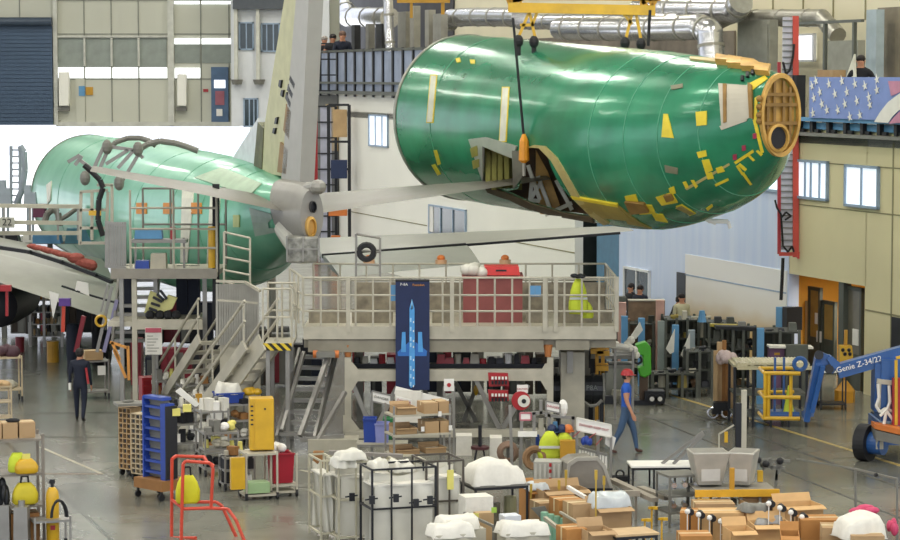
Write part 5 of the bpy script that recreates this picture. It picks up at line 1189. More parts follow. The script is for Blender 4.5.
# ------------------------------------------------------------------ under the left wing
rnd = random.Random(11)
t = thing('parts_rack', 'tall cluttered rack of beige parts beyond the left wing', 'rack', G(42, 347))
Yr = G(42, 347).y; sr = F / Yr
for x in (26, 40, 58): m = MB(); p = PY(x, 0, Yr); m.bar((p.x, Yr, 0), (p.x, Yr, PY(0, 290, Yr).z), .08); m.build('upright', alum, t, world=True)
for y in (300, 312, 324, 336): m = MB(); m.bx(PY(26, 0, Yr).x, PY(58, 0, Yr).x, Yr, Yr + .6, PY(0, y + 1, Yr).z, PY(0, y, Yr).z); m.build('shelf', alum, t, world=True)
for y in (300, 312, 324, 336):
    for i in range(8):
        x = 29 + i * 3.6; hh = (3 + 5 * rnd.random()) / sr; m = MB(); z = PY(0, y, Yr).z; px_ = PY(x, 0, Yr).x; ww = (2 + 1.4 * rnd.random()) / sr
        if i % 2: m.box((px_, Yr + .2, z + hh / 2), (ww, .25, hh), top=.85)
        else: m.tube((px_, Yr + .2, z), (px_, Yr + .2, z + hh), ww / 2, 8)
        mt = [card, steelw, darkm, wood, greyp, cardd][rnd.randrange(6)]; nm = ('square', 'round')[1 - i % 2]; tag(m.build('boxed_part', mt), 'small %s %s part on the tall rack beyond the wing' % (nm, cname(mt)), 'part', '%s %s parts on the tall rack beyond the wing' % (nm, cname(mt)))
def strut(name, label, cat, pts, w_, mt, Y, extra=None, head=None):
    t = thing(name, label, cat, PY(*pts[-1], Y)); m = MB()
    for a, b in zip(pts, pts[1:]): m.bar(PY(*a, Y), PY(*b, Y), w_)
    m.build('strut_bar', mt, t, world=True)
    if head: m = MB(); (x, y), d, mh = head; m.box(PY(x, y, Y), d); m.build('strut_head', mh, t, world=True)
    return t
strut('wing_jack', 'red wing jack hanging beneath the wing tip side flap', 'jack', [(7, 288), (7, 316)], .07, red, 66, head=((6, 288), (.28, .2, .16), red))
strut('wing_jack', 'red and purple strut beneath the white flap fairing', 'jack', [(64, 300), (63, 332)], .09, orred, 66, head=((65, 302), (.3, .2, .2), mat('purple_fitting', '#5a3a8a', .5)))
strut('leaning_pole', 'dark red pole leaning behind the navy draped stand', 'pole', [(84, 316), (76, 352)], .12, mat('deep_red', '#7c1c2a', .5), 66)
strut('leaning_pole', 'grey pole leaning at the wing end beside a yellow ring', 'pole', [(112, 286), (97, 352)], .08, alum, 62.5)
strut('leaning_pole', 'violet grey pole leaning on the left leg of the work stand', 'pole', [(117, 300), (104, 352)], .09, mat('violet_grey', '#8c88a8', .5), 61.5)
strut('leaning_pole', 'second thin grey pole parallel to the violet one', 'pole', [(108, 284), (101, 312)], .05, alum, 62.8)
m = MB(); m.torus(PY(101, 321, 62.2), .13, .035, 'y'); tag(m.build('yellow_ring', yellow), 'small yellow ring hung on the grey leaning pole', 'ring')
m = MB(); c1 = PY(53, 300, 66.2); m.loft([[PY(x, y, 66 + o_) for x, y in q] for o_, q in ((0, [(49, 291), (59, 294), (57, 303), (53, 319), (51, 305)]), (.25, [(49, 291), (59, 294), (57, 303), (53, 319), (51, 305)]))]); tag(m.build('flap_fairing', white), 'white pointed flap fairing under the left wing', 'fairing')
def drape(name, label, cat, x0, x1, yT, g, mt, d=.5):
    p = G(*g); s_ = F / p.y; w_ = (x1 - x0) / s_; z1 = PY(0, yT, p.y).z; m = MB(); rings = []
    for j in range(7): f = j / 6; rings.append([V((cos(a) * w_ / 2 * (1 + .12 * sin(3 * a + j)) * (1.05 - .15 * f), sin(a) * d / 2 * (1 + .12 * cos(4 * a)), z1 * f)) for a in [2 * pi * i / 14 for i in range(14)]])
    m.loft(rings); o = m.build(name, mt, loc=V((PY((x0 + x1) / 2, 0, p.y).x, p.y + d / 2, 0)), smooth=True); return tag(o, label, cat)
drape('draped_stand', 'tall stand under a navy cover beyond the walking person', 'cover', 61, 76, 325, (68, 373), navy)
drape('draped_stand', 'black covered stand behind the cardboard box on the trolley', 'cover', 87, 99, 317, (93, 365), blackc)
# far reels and dull clutter
for (x, y, w_, h_, mt, lb) in ((53, 362, 12, 20, yellowd, 'dull ochre drum on the floor beneath the wing'), (33, 345, 9, 22, greyp, 'dim grey bin far beneath the left wing'), (20, 352, 9, 14, mat('deep_red', '#7c1c2a', .5), 'dark red bin by the far rack beneath the wing')):
    p = G(x, y); s_ = F / p.y; m = MB(); m.tube((0, 0, 0), (0, 0, h_ / s_), w_ / s_ / 2, 14); m.tube((0, 0, h_ / s_), (0, 0, h_ / s_ + .03), w_ / s_ / 2 * 1.06, 14); tag(m.build('floor_drum', mt, loc=p), lb, 'drum')

# ------------------------------------------------------------------ generic carts, boxes, tables
def cart(label, g, w_, d, h, shelves=(.15, .95), mt=steelw, rz=GA, name='shelf_trolley', top=None, group=None, wheels=True, post=.035, boards=None, cat='trolley'):
    t = thing(name, label, cat, G(*g) if len(g) == 2 else V(g), rz, group)
    zb_ = .12 if wheels else 0
    for x in (-w_ / 2, w_ / 2):
        for y in (0, d): m = MB(); m.bar((x, y, zb_), (x, y, h), post); m.build('leg', mt, t)
    for k, z in enumerate(shelves):
        m = MB(); m.bx(-w_ / 2 - .02, w_ / 2 + .02, -.02, d + .02, z * h - .04, z * h); m.build('shelf' if k < len(shelves) - 1 or top is None else 'top', (boards or mt) if k < len(shelves) - 1 or top is None else top, t)
    if wheels:
        for x in (-w_ / 2, w_ / 2):
            for y in (0, d): m = MB(); m.tube((x - .02, y, .06), (x + .02, y, .06), .06, 10); m.bar((x, y, .06), (x, y, .14), .05); m.build('castor', blackp, t)
    return t
def loc_on(t, x, y, z): return t.location + Matrix.Rotation(t.rotation_euler.z, 3, 'Z') @ V((x, y, z))
def carton(label, p, w_, d, h, rz=GA, open_=False, group=None, mt=card, tapec=True, flap=.5, seed=0):
    t = thing('cardboard_box', label, 'box', p, rz, group); m = MB(); k = .012
    if open_:
        m.bx(-w_ / 2, w_ / 2, 0, d, 0, k)
        for a in ((-w_ / 2, w_ / 2, 0, k), (-w_ / 2, w_ / 2, d - k, d), (-w_ / 2, -w_ / 2 + k, 0, d), (w_ / 2 - k, w_ / 2, 0, d)): m.bx(*a, 0, h)
        m.build('box_body', mt, t); f = min(h * flap, .17)
        m = MB(); m.hexa([(-w_ / 2, 0, h), (w_ / 2, 0, h), (w_ / 2, k, h), (-w_ / 2, k, h), (-w_ / 2, -f * .9, h - f * .3), (w_ / 2, -f * .9, h - f * .3), (w_ / 2, -f * .9, h - f * .3 + k), (-w_ / 2, -f * .9, h - f * .3 + k)]); m.build('flap', mt, t)
        m = MB(); m.hexa([(-w_ / 2, d, h), (w_ / 2, d, h), (w_ / 2, d - k, h), (-w_ / 2, d - k, h), (-w_ / 2, d + f * .5, h + f * .8), (w_ / 2, d + f * .5, h + f * .8), (w_ / 2, d + f * .5 - k, h + f * .8), (-w_ / 2, d + f * .5 - k, h + f * .8)]); m.build('flap', mt, t)
        m = MB(); m.bx(-w_ / 2 + .02, w_ / 2 - .02, .02, d - .02, k, h * .5); m.build('contents', [cardi, foam, greyp][seed % 3], t)
    else:
        m.bx(-w_ / 2, w_ / 2, 0, d, 0, h); m.build('box_body', mt, t)
        if tapec: m = MB(); m.bx(-w_ / 2 - .002, w_ / 2 + .002, d / 2 - .03, d / 2 + .03, h * .7, h + .003); m.build('tape_strip', tape, t)
    return t
def bin_(label, p, w_, d, h, mt, rz=GA, cat='bin', name='plastic_bin', lip=True, group=None):
    t = thing(name, label, cat, p, rz, group); k = .03; m = MB(); e = .88
    o8 = [(-w_ / 2 * e, d * (1 - e) / 2, 0), (w_ / 2 * e, d * (1 - e) / 2, 0), (w_ / 2 * e, d * (1 + e) / 2, 0), (-w_ / 2 * e, d * (1 + e) / 2, 0), (-w_ / 2, 0, h), (w_ / 2, 0, h), (w_ / 2, d, h), (-w_ / 2, d, h)]
    i8 = [(-w_ / 2 + k, k, h), (w_ / 2 - k, k, h), (w_ / 2 - k, d - k, h), (-w_ / 2 + k, d - k, h), (-w_ / 2 * e + k, d * (1 - e) / 2 + k, k), (w_ / 2 * e - k, d * (1 - e) / 2 + k, k), (w_ / 2 * e - k, d * (1 + e) / 2 - k, k), (-w_ / 2 * e + k, d * (1 + e) / 2 - k, k)]
    m.add(o8 + i8, [(3, 2, 1, 0), (0, 1, 5, 4), (1, 2, 6, 5), (2, 3, 7, 6), (3, 0, 4, 7), (4, 5, 9, 8), (5, 6, 10, 9), (6, 7, 11, 10), (7, 4, 8, 11), (8, 9, 13, 12), (9, 10, 14, 13), (10, 11, 15, 14), (11, 8, 12, 15), (12, 13, 14, 15)])
    m.build('bin_shell', mt, t)
    if lip: [MB().bar((-w_ / 2 - .01, q, h), (w_ / 2 + .01, q, h), .035).build('rim', mt, t) for q in (-.01, d + .01)]
    return t
def table(label, g, w_, d, h, top=wood, legs=darkm, rz=GA, n=2, thk=.035, name='table', at=None):
    t = thing(name, label, 'table', at if at is not None else G(*g), rz)
    m = MB(); m.bx(-w_ / 2, w_ / 2, 0, d, h - thk, h); m.build('tabletop', top, t)
    m = MB(); m.bx(-w_ / 2 + .02, w_ / 2 - .02, .02, d - .02, h - thk - .05, h - thk); m.build('apron', legs, t)
    for i in range(n):
        x = -w_ / 2 + .04 + (w_ - .08) * i / (n - 1)
        for y in (.04, d - .04): m = MB(); m.bar((x, y, 0), (x, y, h - thk), .035); m.build('leg', legs, t)
    return t
def sheet_mound(name, label, cat, p, w_, d, h, mt, seed=1, rz=GA, skirt=.0, n=14):
    rnd = random.Random(seed); ph = [rnd.random() * 6 for _ in range(6)]; m = MB(); g = []
    for j in range(n + 1):
        for i in range(n + 1):
            u, v = i / n, j / n; e = min(u, 1 - u, v, 1 - v) * 4; e = min(1, e * 2.2) ** .6
            z = h * e * (.78 + .12 * sin(5 * u + ph[0]) + .1 * sin(7 * v + ph[1] + 3 * u) + .05 * sin(13 * u + 9 * v + ph[2])); z = max(z, .012) if e > 0 else -skirt
            g.append(V(((u - .5) * w_ * (1 + .05 * sin(9 * v + ph[3])), v * d + .03 * sin(11 * u + ph[4]), z)))
    N = n + 1; bot = [V((q.x, q.y, min(q.z - .01, 0))) for q in g]; K = N * N
    fs = [(j * N + i, j * N + i + 1, (j + 1) * N + i + 1, (j + 1) * N + i) for j in range(n) for i in range(n)]
    edge = list(range(N)) + [j * N + n for j in range(1, N)] + [n * N + i for i in range(n - 1, -1, -1)] + [j * N for j in range(n - 1, 0, -1)]
    m.add(g + bot, fs + [tuple(K + x for x in f) for f in fs] + [(edge[i], edge[(i + 1) % len(edge)], K + edge[(i + 1) % len(edge)], K + edge[i]) for i in range(len(edge))])
    return tag(m.build(name, mt, loc=p, rz=rz, smooth=True), label, cat)

# trolleys on the left aisle
c_ = cart('grey metal trolley with a cardboard box beside the person in navy', (97, 399), .62, .5, 1.02, (.2, .97), alum)
carton('brown cardboard box on the grey trolley beside the person in navy', loc_on(c_, -.05, .05, 1.0), .46, .36, .24)
m = MB(); m.box(loc_on(c_, .12, -.04, .74), (.2, .02, .24), GA); tag(m.build('paper_notice', white), 'white paper notice hung on the grey trolley', 'notice')
c_ = cart('tan framed two shelf trolley at the far left edge', (10, 402), .62, .5, 1.18, (.28, .97), mat('tan_frame', '#b7a687', .6))
pile('parts_heap', 'heap of pale parts on the lower shelf of the tan trolley', 'parts', loc_on(c_, 0, .25, .34), (.28, .2, .18), steelw, 12, 21)
pile('parts_heap', 'dark red and black parts on top of the tan trolley', 'parts', loc_on(c_, 0, .25, 1.16), (.25, .2, .3), mat('dark_mix', '#4b3038', .6), 12, 22)
c_ = cart('low tan trolley cut off by the left edge, nearest of the two', (1, 428), .5, .4, 1.05, (.25, .6, .95), mat('tan_frame', '#b7a687', .6)); pile('parts_heap', 'pale boxes heaped on the near tan trolley', 'parts', loc_on(c_, 0, .2, 1.0), (.22, .18, .14), wood, 8, 23)
# rack bottom left
g0 = G(20, 548); 
c_ = cart('grey shelf rack with yellow bags at the lower left corner', (20, 549), .85, .6, 2.02, (.05, .38, .66, .96), mat('brown_grey_frame', '#7d766b', .5), name='shelf_rack', wheels=False, post=.05, cat='rack')
for i, (x, w_) in enumerate(((-.42, .3), (-.12, .26), (.18, .28))): carton('cardboard box on top of the corner rack, %s' % ('furthest toward the picture edge', 'the middle one of three', 'nearest the aisle')[i], loc_on(c_, x, .15, 1.94), w_, .4, .27, seed=i)
m = MB(); m.sph(loc_on(c_, -.05, .3, 2.24), (.13, .09, .04)); tag(m.build('black_glove', blackc), 'black glove lying on the corner rack boxes', 'glove')
def bag(label, p, w_, h_, mt, rz=0, handles=True, name='tote_bag'):
    t = thing(name, label, 'bag', p, rz); m = MB(); rings = []
    for j, (f, k) in enumerate(((0, .8), (.08, .98), (.45, 1.0), (.75, .82), (1, .5))): rings.append([V((math.copysign(abs(cos(a)) ** .5, cos(a)) * w_ / 2 * k * (1 + .05 * sin(3 * a + j)), math.copysign(abs(sin(a)) ** .5, sin(a)) * w_ * .26 * k, h_ * f)) for a in [2 * pi * i / 12 for i in range(12)]])
    m.loft(rings); m.build('bag_body', mt, t, smooth=True)
    if handles: m = MB(); m.path([V((-w_ * .15, 0, h_ * .95)), V((-w_ * .12, 0, h_ * 1.3)), V((w_ * .12, 0, h_ * 1.3)), V((w_ * .15, 0, h_ * .95))], .018); m.build('handle', blackc, t)
    return t
bag('lime yellow bag on the upper shelf of the corner rack', loc_on(c_, -.02, .05, 1.36), .34, .34, hivis, GA, False); bag('amber yellow folded bag below the lime one on the corner rack', loc_on(c_, .12, -.02, 1.34), .42, .26, yellow, GA, False); bag('yellow bag with dark hose on the middle shelf of the corner rack', loc_on(c_, .1, .02, .79), .46, .38, mat('warm_yellow', '#c9b824', .6), GA, True)
m = MB(); m.box(loc_on(c_, .12, -.06, 1.62), (.14, .02, .14), GA); tag(m.build('paper_note', mat('note_yellow', '#e0d66a', .6)), 'pale yellow note taped high on the corner rack', 'note')
pile('hose_bundle', 'dark hose bundle at the side of the corner rack', 'hose', loc_on(c_, -.3, .1, .79), (.14, .2, .5), darkm, 14, 31)
carton('brown box on the bottom shelf of the corner rack', loc_on(c_, .1, 0, .12), .5, .45, .5, mt=cardd)
# gas cylinder with trolley
t = thing('gas_cylinder', 'yellow gas cylinder with black valve strapped beside the corner rack', 'cylinder', G(53, 549) + V((0, 0, .1)))
m = MB(); n = 18; m.loft([[V((r * cos(2 * pi * i / n), r * sin(2 * pi * i / n), z)) for i in range(n)] for z, r in ((0, .1), (.03, .115), (.85, .115), (.93, .1), (.99, .06), (1.0, .03))]); autosmooth(m.build('bottle', yellow, t), 50)
m = MB(); m.tube((0, 0, 1.0), (0, 0, 1.08), .03); m.tube((-.05, 0, 1.09), (.05, 0, 1.09), .03); m.tube((0, 0, 1.08), (0, 0, 1.14), .045); m.build('valve', darkm, t)
m = MB(); m.tube((0, 0, .38), (0, 0, .45), .12, 18); m.build('green_band', greend, t)
m = MB(); m.box((.02, -.12, .3), (.08, .02, .08)); m.build('red_tag', red, t)
c_ = cart('low grey hose trolley carrying the yellow gas cylinder', (53, 552), .62, .5, .62, (.12, .9), alum)
m = MB()
for k in range(3): m.path([loc_on(c_, .1 + .12 * cos(a) * (1 + .1 * k), -.05 - .03 * k, .62 + .3 * sin(a)) for a in [pi * i / 9 for i in range(10)]], .022)
tag(m.build('coiled_hose', blackp), 'black hose looped over the cylinder trolley', 'hose')
for (x, y) in ((10, 543), (28, 545)): m = MB(); p = G(x, y, .0) + V((0, -.6, 0)); m.box((0, 0, .4), (.26, .3, .8), top=.9); m.tube((0, 0, .8), (0, 0, .9), .06); tag(m.build('grey_canister', alum, loc=p), 'grey canister standing in front of the corner rack, %s' % ('nearer the picture edge' if x == 10 else 'nearer the gas cylinder'), 'canister')
# orange tube stand with yellow bag
t = thing('tube_stand', 'orange red bent tube stand in the left foreground', 'stand', G(190, 545))
Yq = 44.6
def opath(pts, Y=Yq): m = MB(); m.path([PY(x, y, Y + dy) for x, y, dy in pts], .03, 8); return m
opath([(171.5, 545, 0), (172, 459, 0), (176, 456, .2), (204, 457, .2), (207, 462, 0), (214, 466, 0)]).build('tube_rail', orred, t, world=True)
opath([(181, 547, -.4), (183, 464, -.4), (186, 461, -.4), (210, 463, -.4), (213, 468, -.4), (211, 508, -.4)]).build('tube_rail', orred, t, world=True)
opath([(172, 500, 0), (184, 509, -.4), (210, 508, -.4), (228, 509, -.4), (236, 520, -.5), (246, 545, -.6)]).build('tube_rail', orred, t, world=True)
opath([(186, 502, 0), (216, 502, 0), (222, 506, 0), (240, 545, 0)]).build('tube_rail', orred, t, world=True)
opath([(171.5, 538, 0), (196, 538, -.3)]).build('tube_rail', orred, t, world=True)
bag('bright yellow bag hanging on the orange tube stand', PY(187.5, 503, Yq - .2), .44, .5, mat('yellow_bag_cloth', '#cfca22', .7), .25)
# pigeonhole rack
def pigeon(label, g, w_, h_, cols, rows, mt, hole, rz=radians(-38), d=.3):
    t = thing('pigeonhole_rack', label, 'rack', G(*g), rz)
    m = MB()
    for i in range(cols + 1): x = -w_ / 2 + w_ * i / cols; m.bx(x - .012, x + .012, 0, d, .15, h_)
    for j in range(rows + 1): z = .15 + (h_ - .15) * j / rows; m.bx(-w_ / 2, w_ / 2, 0, d, z - .012, z + .012)
    m.bx(-w_ / 2, w_ / 2, d - .02, d, .15, h_); m.build('rack_frame', mt, t)
    m = MB()
    for i in range(cols):
        for j in range(rows):
            if (i * 7 + j * 3) % 4 != 1: m.tube((-w_ / 2 + w_ * (i + .5) / cols, .02 + .1 * ((i + j) % 2), .15 + (h_ - .15) * (j + .5) / rows), (-w_ / 2 + w_ * (i + .5) / cols, d - .03, .15 + (h_ - .15) * (j + .5) / rows), w_ / cols * .33, 8)
    o = m.build('stored_tube', hole, t); o['kind'] = 'stuff'
    for x in (-w_ / 2 + .04, w_ / 2 - .04):
        for y in (.05, d - .05): m = MB(); m.tube((x - .02, y, .07), (x + .02, y, .07), .07, 10); m.bar((x, y, .07), (x, y, .16), .04); m.build('castor', blackp, t)
    return t
pigeon('beige pigeonhole rack of tubes, the one at the aisle side', (125, 476), .34, 1.42, 3, 12, wood, darkm)
pigeon('beige pigeonhole rack of tubes, next to the blue bin rack', (138, 481), .38, 1.38, 3, 12, mat('tan_frame', '#b7a687', .6), darkm)
m = MB(); p = G(131, 479) + V((0, 0, 1.5)); m.box(p + V((0, .3, .03)), (.7, .5, .05), GA); m.box(p + V((-.08, .3, .08)), (.2, .12, .03), .5); tag(m.build('rack_tray', greyp), 'grey tray with white slips on top of the pigeonhole racks', 'tray')
m = MB(); p = G(144, 479) + V((0, 0, 1.3)); m.prism([p + V((-.2, 0, 0)), p + V((.1, 0, 0)), p + V((.12, 0, .22))], (0, .02, 0)); tag(m.build('blue_yellow_card', blues), 'blue card with a yellow edge on the pigeonhole rack', 'card')
# blue louvred bin rack
t = thing('bin_rack', 'tall blue louvred rack facing the aisle on a wooden dolly', 'rack', G(158, 498), radians(-46))
m = MB(); m.bx(-.3, .24, .02, .1, .42, 1.98); m.build('back_board', greyp, t)
for k in range(7): m = MB(); z = .5 + k * .215; m.bx(-.3, .25, -.1, .02, z, z + .045); m.bx(-.3, -.26, -.1, .02, z, z + .1); m.build('louvre', blueb, t)
m = MB(); m.bx(-.33, -.29, -.12, .12, .4, 2.0); m.bx(-.33, .3, -.1, .12, 1.96, 2.02); m.build('side_rail', blueb, t)
m = MB(); m.bx(.25, .4, -.12, .12, .4, 1.9); m.build('side_panel', blueb, t); m = MB(); m.bx(.4, .43, -.12, .16, .42, 1.86); m.build('edge_strip', darkm, t)
m = MB(); m.bx(-.45, .45, -.25, .4, .2, .4); m.build('wooden_dolly', cardd, t)
for x in (-.38, .38):
    for y in (-.2, .34): m = MB(); m.tube((x - .02, y, .07), (x + .02, y, .07), .07, 10); m.bar((x, y, .07), (x, y, .2), .04); m.build('castor', blackp, t)
# yellow cabinet, red bin trolleys
t = thing('yellow_cabinet', 'tall bright yellow locker standing on a trolley', 'locker', G(262, 499) + V((0, .1, .95)), radians(8))
m = MB(); m.bx(-.24, .24, 0, .4, 0, 1.02); m.build('locker_body', yellow, t, bevel=.015); m = MB(); m.bx(-.14, .22, -.02, 0, .03, .98); m.build('door', yellow, t); m = MB(); m.tube((.06, -.04, .82), (.06, -.01, .82), .02); m.build('lock', darkm, t)
for k in range(5): m = MB(); m.bx(-.22, -.17, -.01, 0, .5 + k * .09, .53 + k * .09); m.build('vent_slot', darkm, t)
c_ = cart('white trolley carrying the tall yellow locker and a green box', (262, 500), .62, .55, .95, (.12, .97), steelw)
carton('flat pale green box on the bottom of the locker trolley', loc_on(c_, -.06, -.02, .14), .44, .4, .2, mt=mat('pale_green_box', '#97b383', .6), tapec=False)
m = MB(); m.bx(-.14, .14, 0, .12, 0, .62); o = m.build('yellow_screen', yellow, loc=loc_on(c_, -.5, -.1, .25), rz=.3); tag(o, 'yellow upright panel left of the locker trolley', 'panel')
c_ = cart('white trolley frame around the dark red bin', (284, 497), .52, .5, .85, (.14, .3), steelw)
bin_('dark red plastic bin beside the yellow locker trolley', loc_on(c_, 0, .02, .27), .44, .44, .58, mat('crimson_plastic', '#9c1a2c', .35))
pile('parts_heap', 'white and orange bottles heaped over the dark red bin', 'parts', loc_on(c_, -.1, .3, .86), (.2, .15, .22), white, 8, 51)
# cluttered trolleys between the aisle and stairs
spots = [((188, 452), .62, 1.05, 1), ((207, 438), .6, 1.0, 2), ((232, 447), .8, 1.0, 3), ((222, 476), .7, .95, 4), ((240, 490), .6, .7, 5), ((196, 425), .7, 1.0, 6), ((170, 418), .6, .95, 7), ((215, 462), .6, 1.15, 8)]
desc = ['with white bags beside the blue louvred rack', 'with pale scraps below the narrow stairs', 'holding a blue crate of cloths', 'with mixed papers left of the yellow locker', 'low, with brown cartons beside the yellow panel', 'with grey parts at the foot of the narrow stairs', 'behind the pigeonhole racks near the red cabinet', 'tall, with white sheets at its top']
short = ['beside the blue louvred rack', 'below the narrow stairs', 'under the blue crate', 'beside the yellow locker', 'beside the yellow screen', 'at the stairs foot', 'by the red cabinet', 'with white sheets']
cols = [white, greyp, foam, darkm, steelw, cardd, mat('lemon_paper', '#d8cf6e', .6), blackc, sheet]
for k, (g, w_, h_, sd) in enumerate(spots):
    c_ = cart('grey trolley ' + desc[k], g, w_, .5, h_, (.2, .6, .96), alum)
    for lv, z in enumerate((.2, .6, .96)):
        rnd = random.Random(sd * 10 + lv)
        for i in range(4):
            bx0 = -w_ / 2 + w_ * (i + .5) / 4; mt = cols[rnd.randrange(len(cols))]; hh = .1 + .2 * rnd.random(); p = loc_on(c_, bx0, .08 + .2 * rnd.random(), z * h_)
            m = MB(); kind = rnd.randrange(3)
            if kind == 0: m.box((0, 0, hh / 2), (w_ / 4.4, .22, hh), rnd.random())
            elif kind == 1: m.tube((0, 0, 0), (0, 0, hh), .06, 10, .045)
            else:
                for q in range(5): m.sph((.05 * rnd.random() - .02, .1 * rnd.random(), .05 + .1 * rnd.random()), (.09, .09, .06), 8, 5)
            nm = ['small_carton', 'bottle', 'crumpled_bag'][kind]
            tag(m.build(nm, mt, loc=p), 'small %s %s on the %s shelf of trolley %s' % (cname(mt), ['carton', 'bottle', 'bag'][kind], ('bottom', 'middle', 'top')[lv], short[k]), ['box', 'bottle', 'bag'][kind], cname(mt) + ' ' + ['cartons', 'bottles', 'bags'][kind] + ' on the %s shelf of the grey trolley ' % ('bottom', 'middle', 'top')[lv] + desc[k])
p = G(228, 447) + V((.05, .1, .97)); bin_('bright blue crate of white cloths above the grey trolley', p, .62, .4, .22, blueb); sheet_mound('cloth_heap', 'heap of white cloths in the bright blue crate', 'cloth', p + V((0, .0, .2)), .6, .38, .3, foam, 3)
pile('glove_heap', 'yellow and black gloves heaped behind the blue crate', 'gloves', G(252, 447) + V((0, .4, 1.15)), (.2, .2, .18), yellow, 9, 61)
m = MB(); p = G(199, 445) + V((0, 0, .95)); m.box(p, (.14, .1, .42), .3); tag(m.build('amber_board', yellowd), 'amber upright board among the stair side clutter', 'board')
m = MB(); p = G(194, 455) + V((0, 0, 1.1)); m.hexa([p + V((-.4, 0, .3)), p + V((-.3, 0, .38)), p + V((.12, 0, .02)), p + V((.05, 0, -.05)), p + V((-.4, .1, .3)), p + V((-.3, .1, .38)), p + V((.12, .1, .02)), p + V((.05, .1, -.05))]); tag(m.build('white_board', white), 'white board leaning diagonally above the clutter', 'board')
for (x, y) in ((176, 412), (187, 408)): m = MB(); p = PY(x, y, 48.5); m.box(p, (.16, .12, .14), .2); tag(m.build('lemon_box', mat('lemon_paper', '#d8cf6e', .6)), 'lemon yellow box right of the blue rack top, %s' % ('larger one' if x == 176 else 'upper smaller one'), 'box')

# dark filler cabinets, added to darken the space under the wing, decks and gantry
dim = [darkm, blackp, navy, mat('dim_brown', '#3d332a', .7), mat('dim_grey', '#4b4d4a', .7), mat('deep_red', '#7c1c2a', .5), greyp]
rnd = random.Random(5)
def far_row(xs, y0, hpx, names, group, Yg, wpx, lab):
    for i, x in enumerate(xs):
        g = G(x, y0 + rnd.random() * 3); s_ = F / g.y; hh = hpx * (.6 + .6 * rnd.random()) / s_; w_ = wpx * (.7 + .6 * rnd.random()) / s_; c = dim[rnd.randrange(len(dim))]
        lc = lab.replace('dim dark', 'dim ' + cname(c)); t = thing('dark_filler_cabinet', lc, 'cabinet', g, 0, lc + 's'); m = MB(); m.box((0, .3, hh / 2 + .05), (w_, .5, hh - .1)); m.build('cabinet_body', c, t)
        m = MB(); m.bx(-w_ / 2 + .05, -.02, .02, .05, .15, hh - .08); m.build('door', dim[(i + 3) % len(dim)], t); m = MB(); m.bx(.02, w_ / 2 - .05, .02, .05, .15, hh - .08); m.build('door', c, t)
far_row([18, 30, 44, 58, 70, 84, 98], 335, 42, '', 'dim cabinets far beneath the left wing', 0, 13, 'dim dark filler cabinet far beneath the left wing')
far_row([140, 156, 172, 190, 205, 222], 345, 40, '', 'dim cabinets behind the left work stand', 0, 16, 'dim dark filler cabinet behind the left work stand')
far_row([136, 152, 168, 184, 200, 216, 232, 248, 264, 280, 296, 312], 388, 52, '', 'x', 0, 15, 'dim dark filler cabinet behind the stairs and the work stand')
far_row([358, 376, 394, 412, 430, 446, 462, 478, 494, 510, 526, 542, 560, 576, 594], 396, 56, '', 'dim cabinets behind the gantry', 0, 15, 'dim dark filler cabinet standing behind the gantry')
# ------------------------------------------------------------------ centre floor under and before the gantry
p = G(333, 452); m = MB(); m.box((0, .3, .14), (1.1, .7, .28)); tag(m.build('floor_plinth', steelw, loc=p), 'low pale plinth in front of the steep steps', 'plinth')
m = MB(); m.box((0, .2, .12), (.22, .25, .24)); tag(m.build('dark_box', cardd, loc=G(318, 464)), 'small dark brown box on the floor before the pale plinth', 'box')
bp = V((PY(380, 0, 53).x, 53, 0)); tb_ = table('long low pale bench carrying the blue bins', (385, 456), 1.1, .5, .45, steelw, alum, at=V((PY(381, 0, 53).x, 53, 0)), rz=0)
zbn = .45
bin_('deep blue tall bin on the low bench', V((PY(368.5, 0, 53.05).x, 53.1, zbn)), .28, .36, .5, blueb, 0); bin_('white lilac tray box next to the deep blue bin', V((PY(381, 0, 53.05).x, 53.05, zbn)), .3, .36, .4, mat('lilac_plastic', '#8d93c8', .5), 0); bin_('green box behind the lilac tray box', V((PY(387, 0, 53.4).x, 53.5, zbn)), .2, .3, .45, mat('leaf_green', '#3c8f55', .5), 0)
# white sign panels on the gantry
def sign(label, x0, y0, x1, y1, Y, lean=0, txt=None, tcol=None, tsize=None, mt=white, frame=None, post=True, dy=0, name='sign_board'):
    """board with its top left at x0,y0 and width to x1; lean is the fall of its right end in pixels"""
    t = thing(name, label, 'sign', V((PY((x0 + x1) / 2, 0, Y).x, Y, 0 if post else PY(x0, y1, Y).z))); 
    P4 = [PY(x0, y0, Y), PY(x1, y0 + lean, Y), PY(x1, y1 + lean, Y), PY(x0, y1, Y)]
    m = MB(); m.prism(P4, (0, .03, 0)); m.build('board', mt, t, world=True)
    if frame: 
        m = MB()
        for a, b in zip(P4, P4[1:] + P4[:1]): m.bar(a, b, .03, .03)
        m.build('board_frame', frame, t, world=True)
    if post:
        for x, yy in ((x0, y1), (x1, y1 + lean)): m = MB(); a = PY(x, yy, Y + .05); m.bar(V((a.x, a.y, 0)), V((a.x, a.y, a.z + .1)), .05); m.build('post', alum, t, world=True)
    if txt:
        c = (P4[0] + P4[2]) / 2 + V((0, -.006, 0)); ang = math.atan2((P4[1] - P4[0]).z, (P4[1] - P4[0]).x)
        M = Matrix.Translation(c) @ Matrix.Rotation(-ang, 4, 'Y') @ Matrix.Rotation(radians(90), 4, 'X'); text(t, txt, tsize, M, tcol or red, world=True)
    return t
sign('white sign with a grey printed strip leaning below the banner edge', 372, 391, 391, 401, 53.6, 4.5, 'DANGER', greyp, .08, frame=alum)
sign('large white cloth covered panel with red lettering under the navy banner', 395, 390, 421, 422, 52.6, 1, None, post=False, mt=foam)
text(None, '', .1, Matrix.Identity(4), red) if False else None
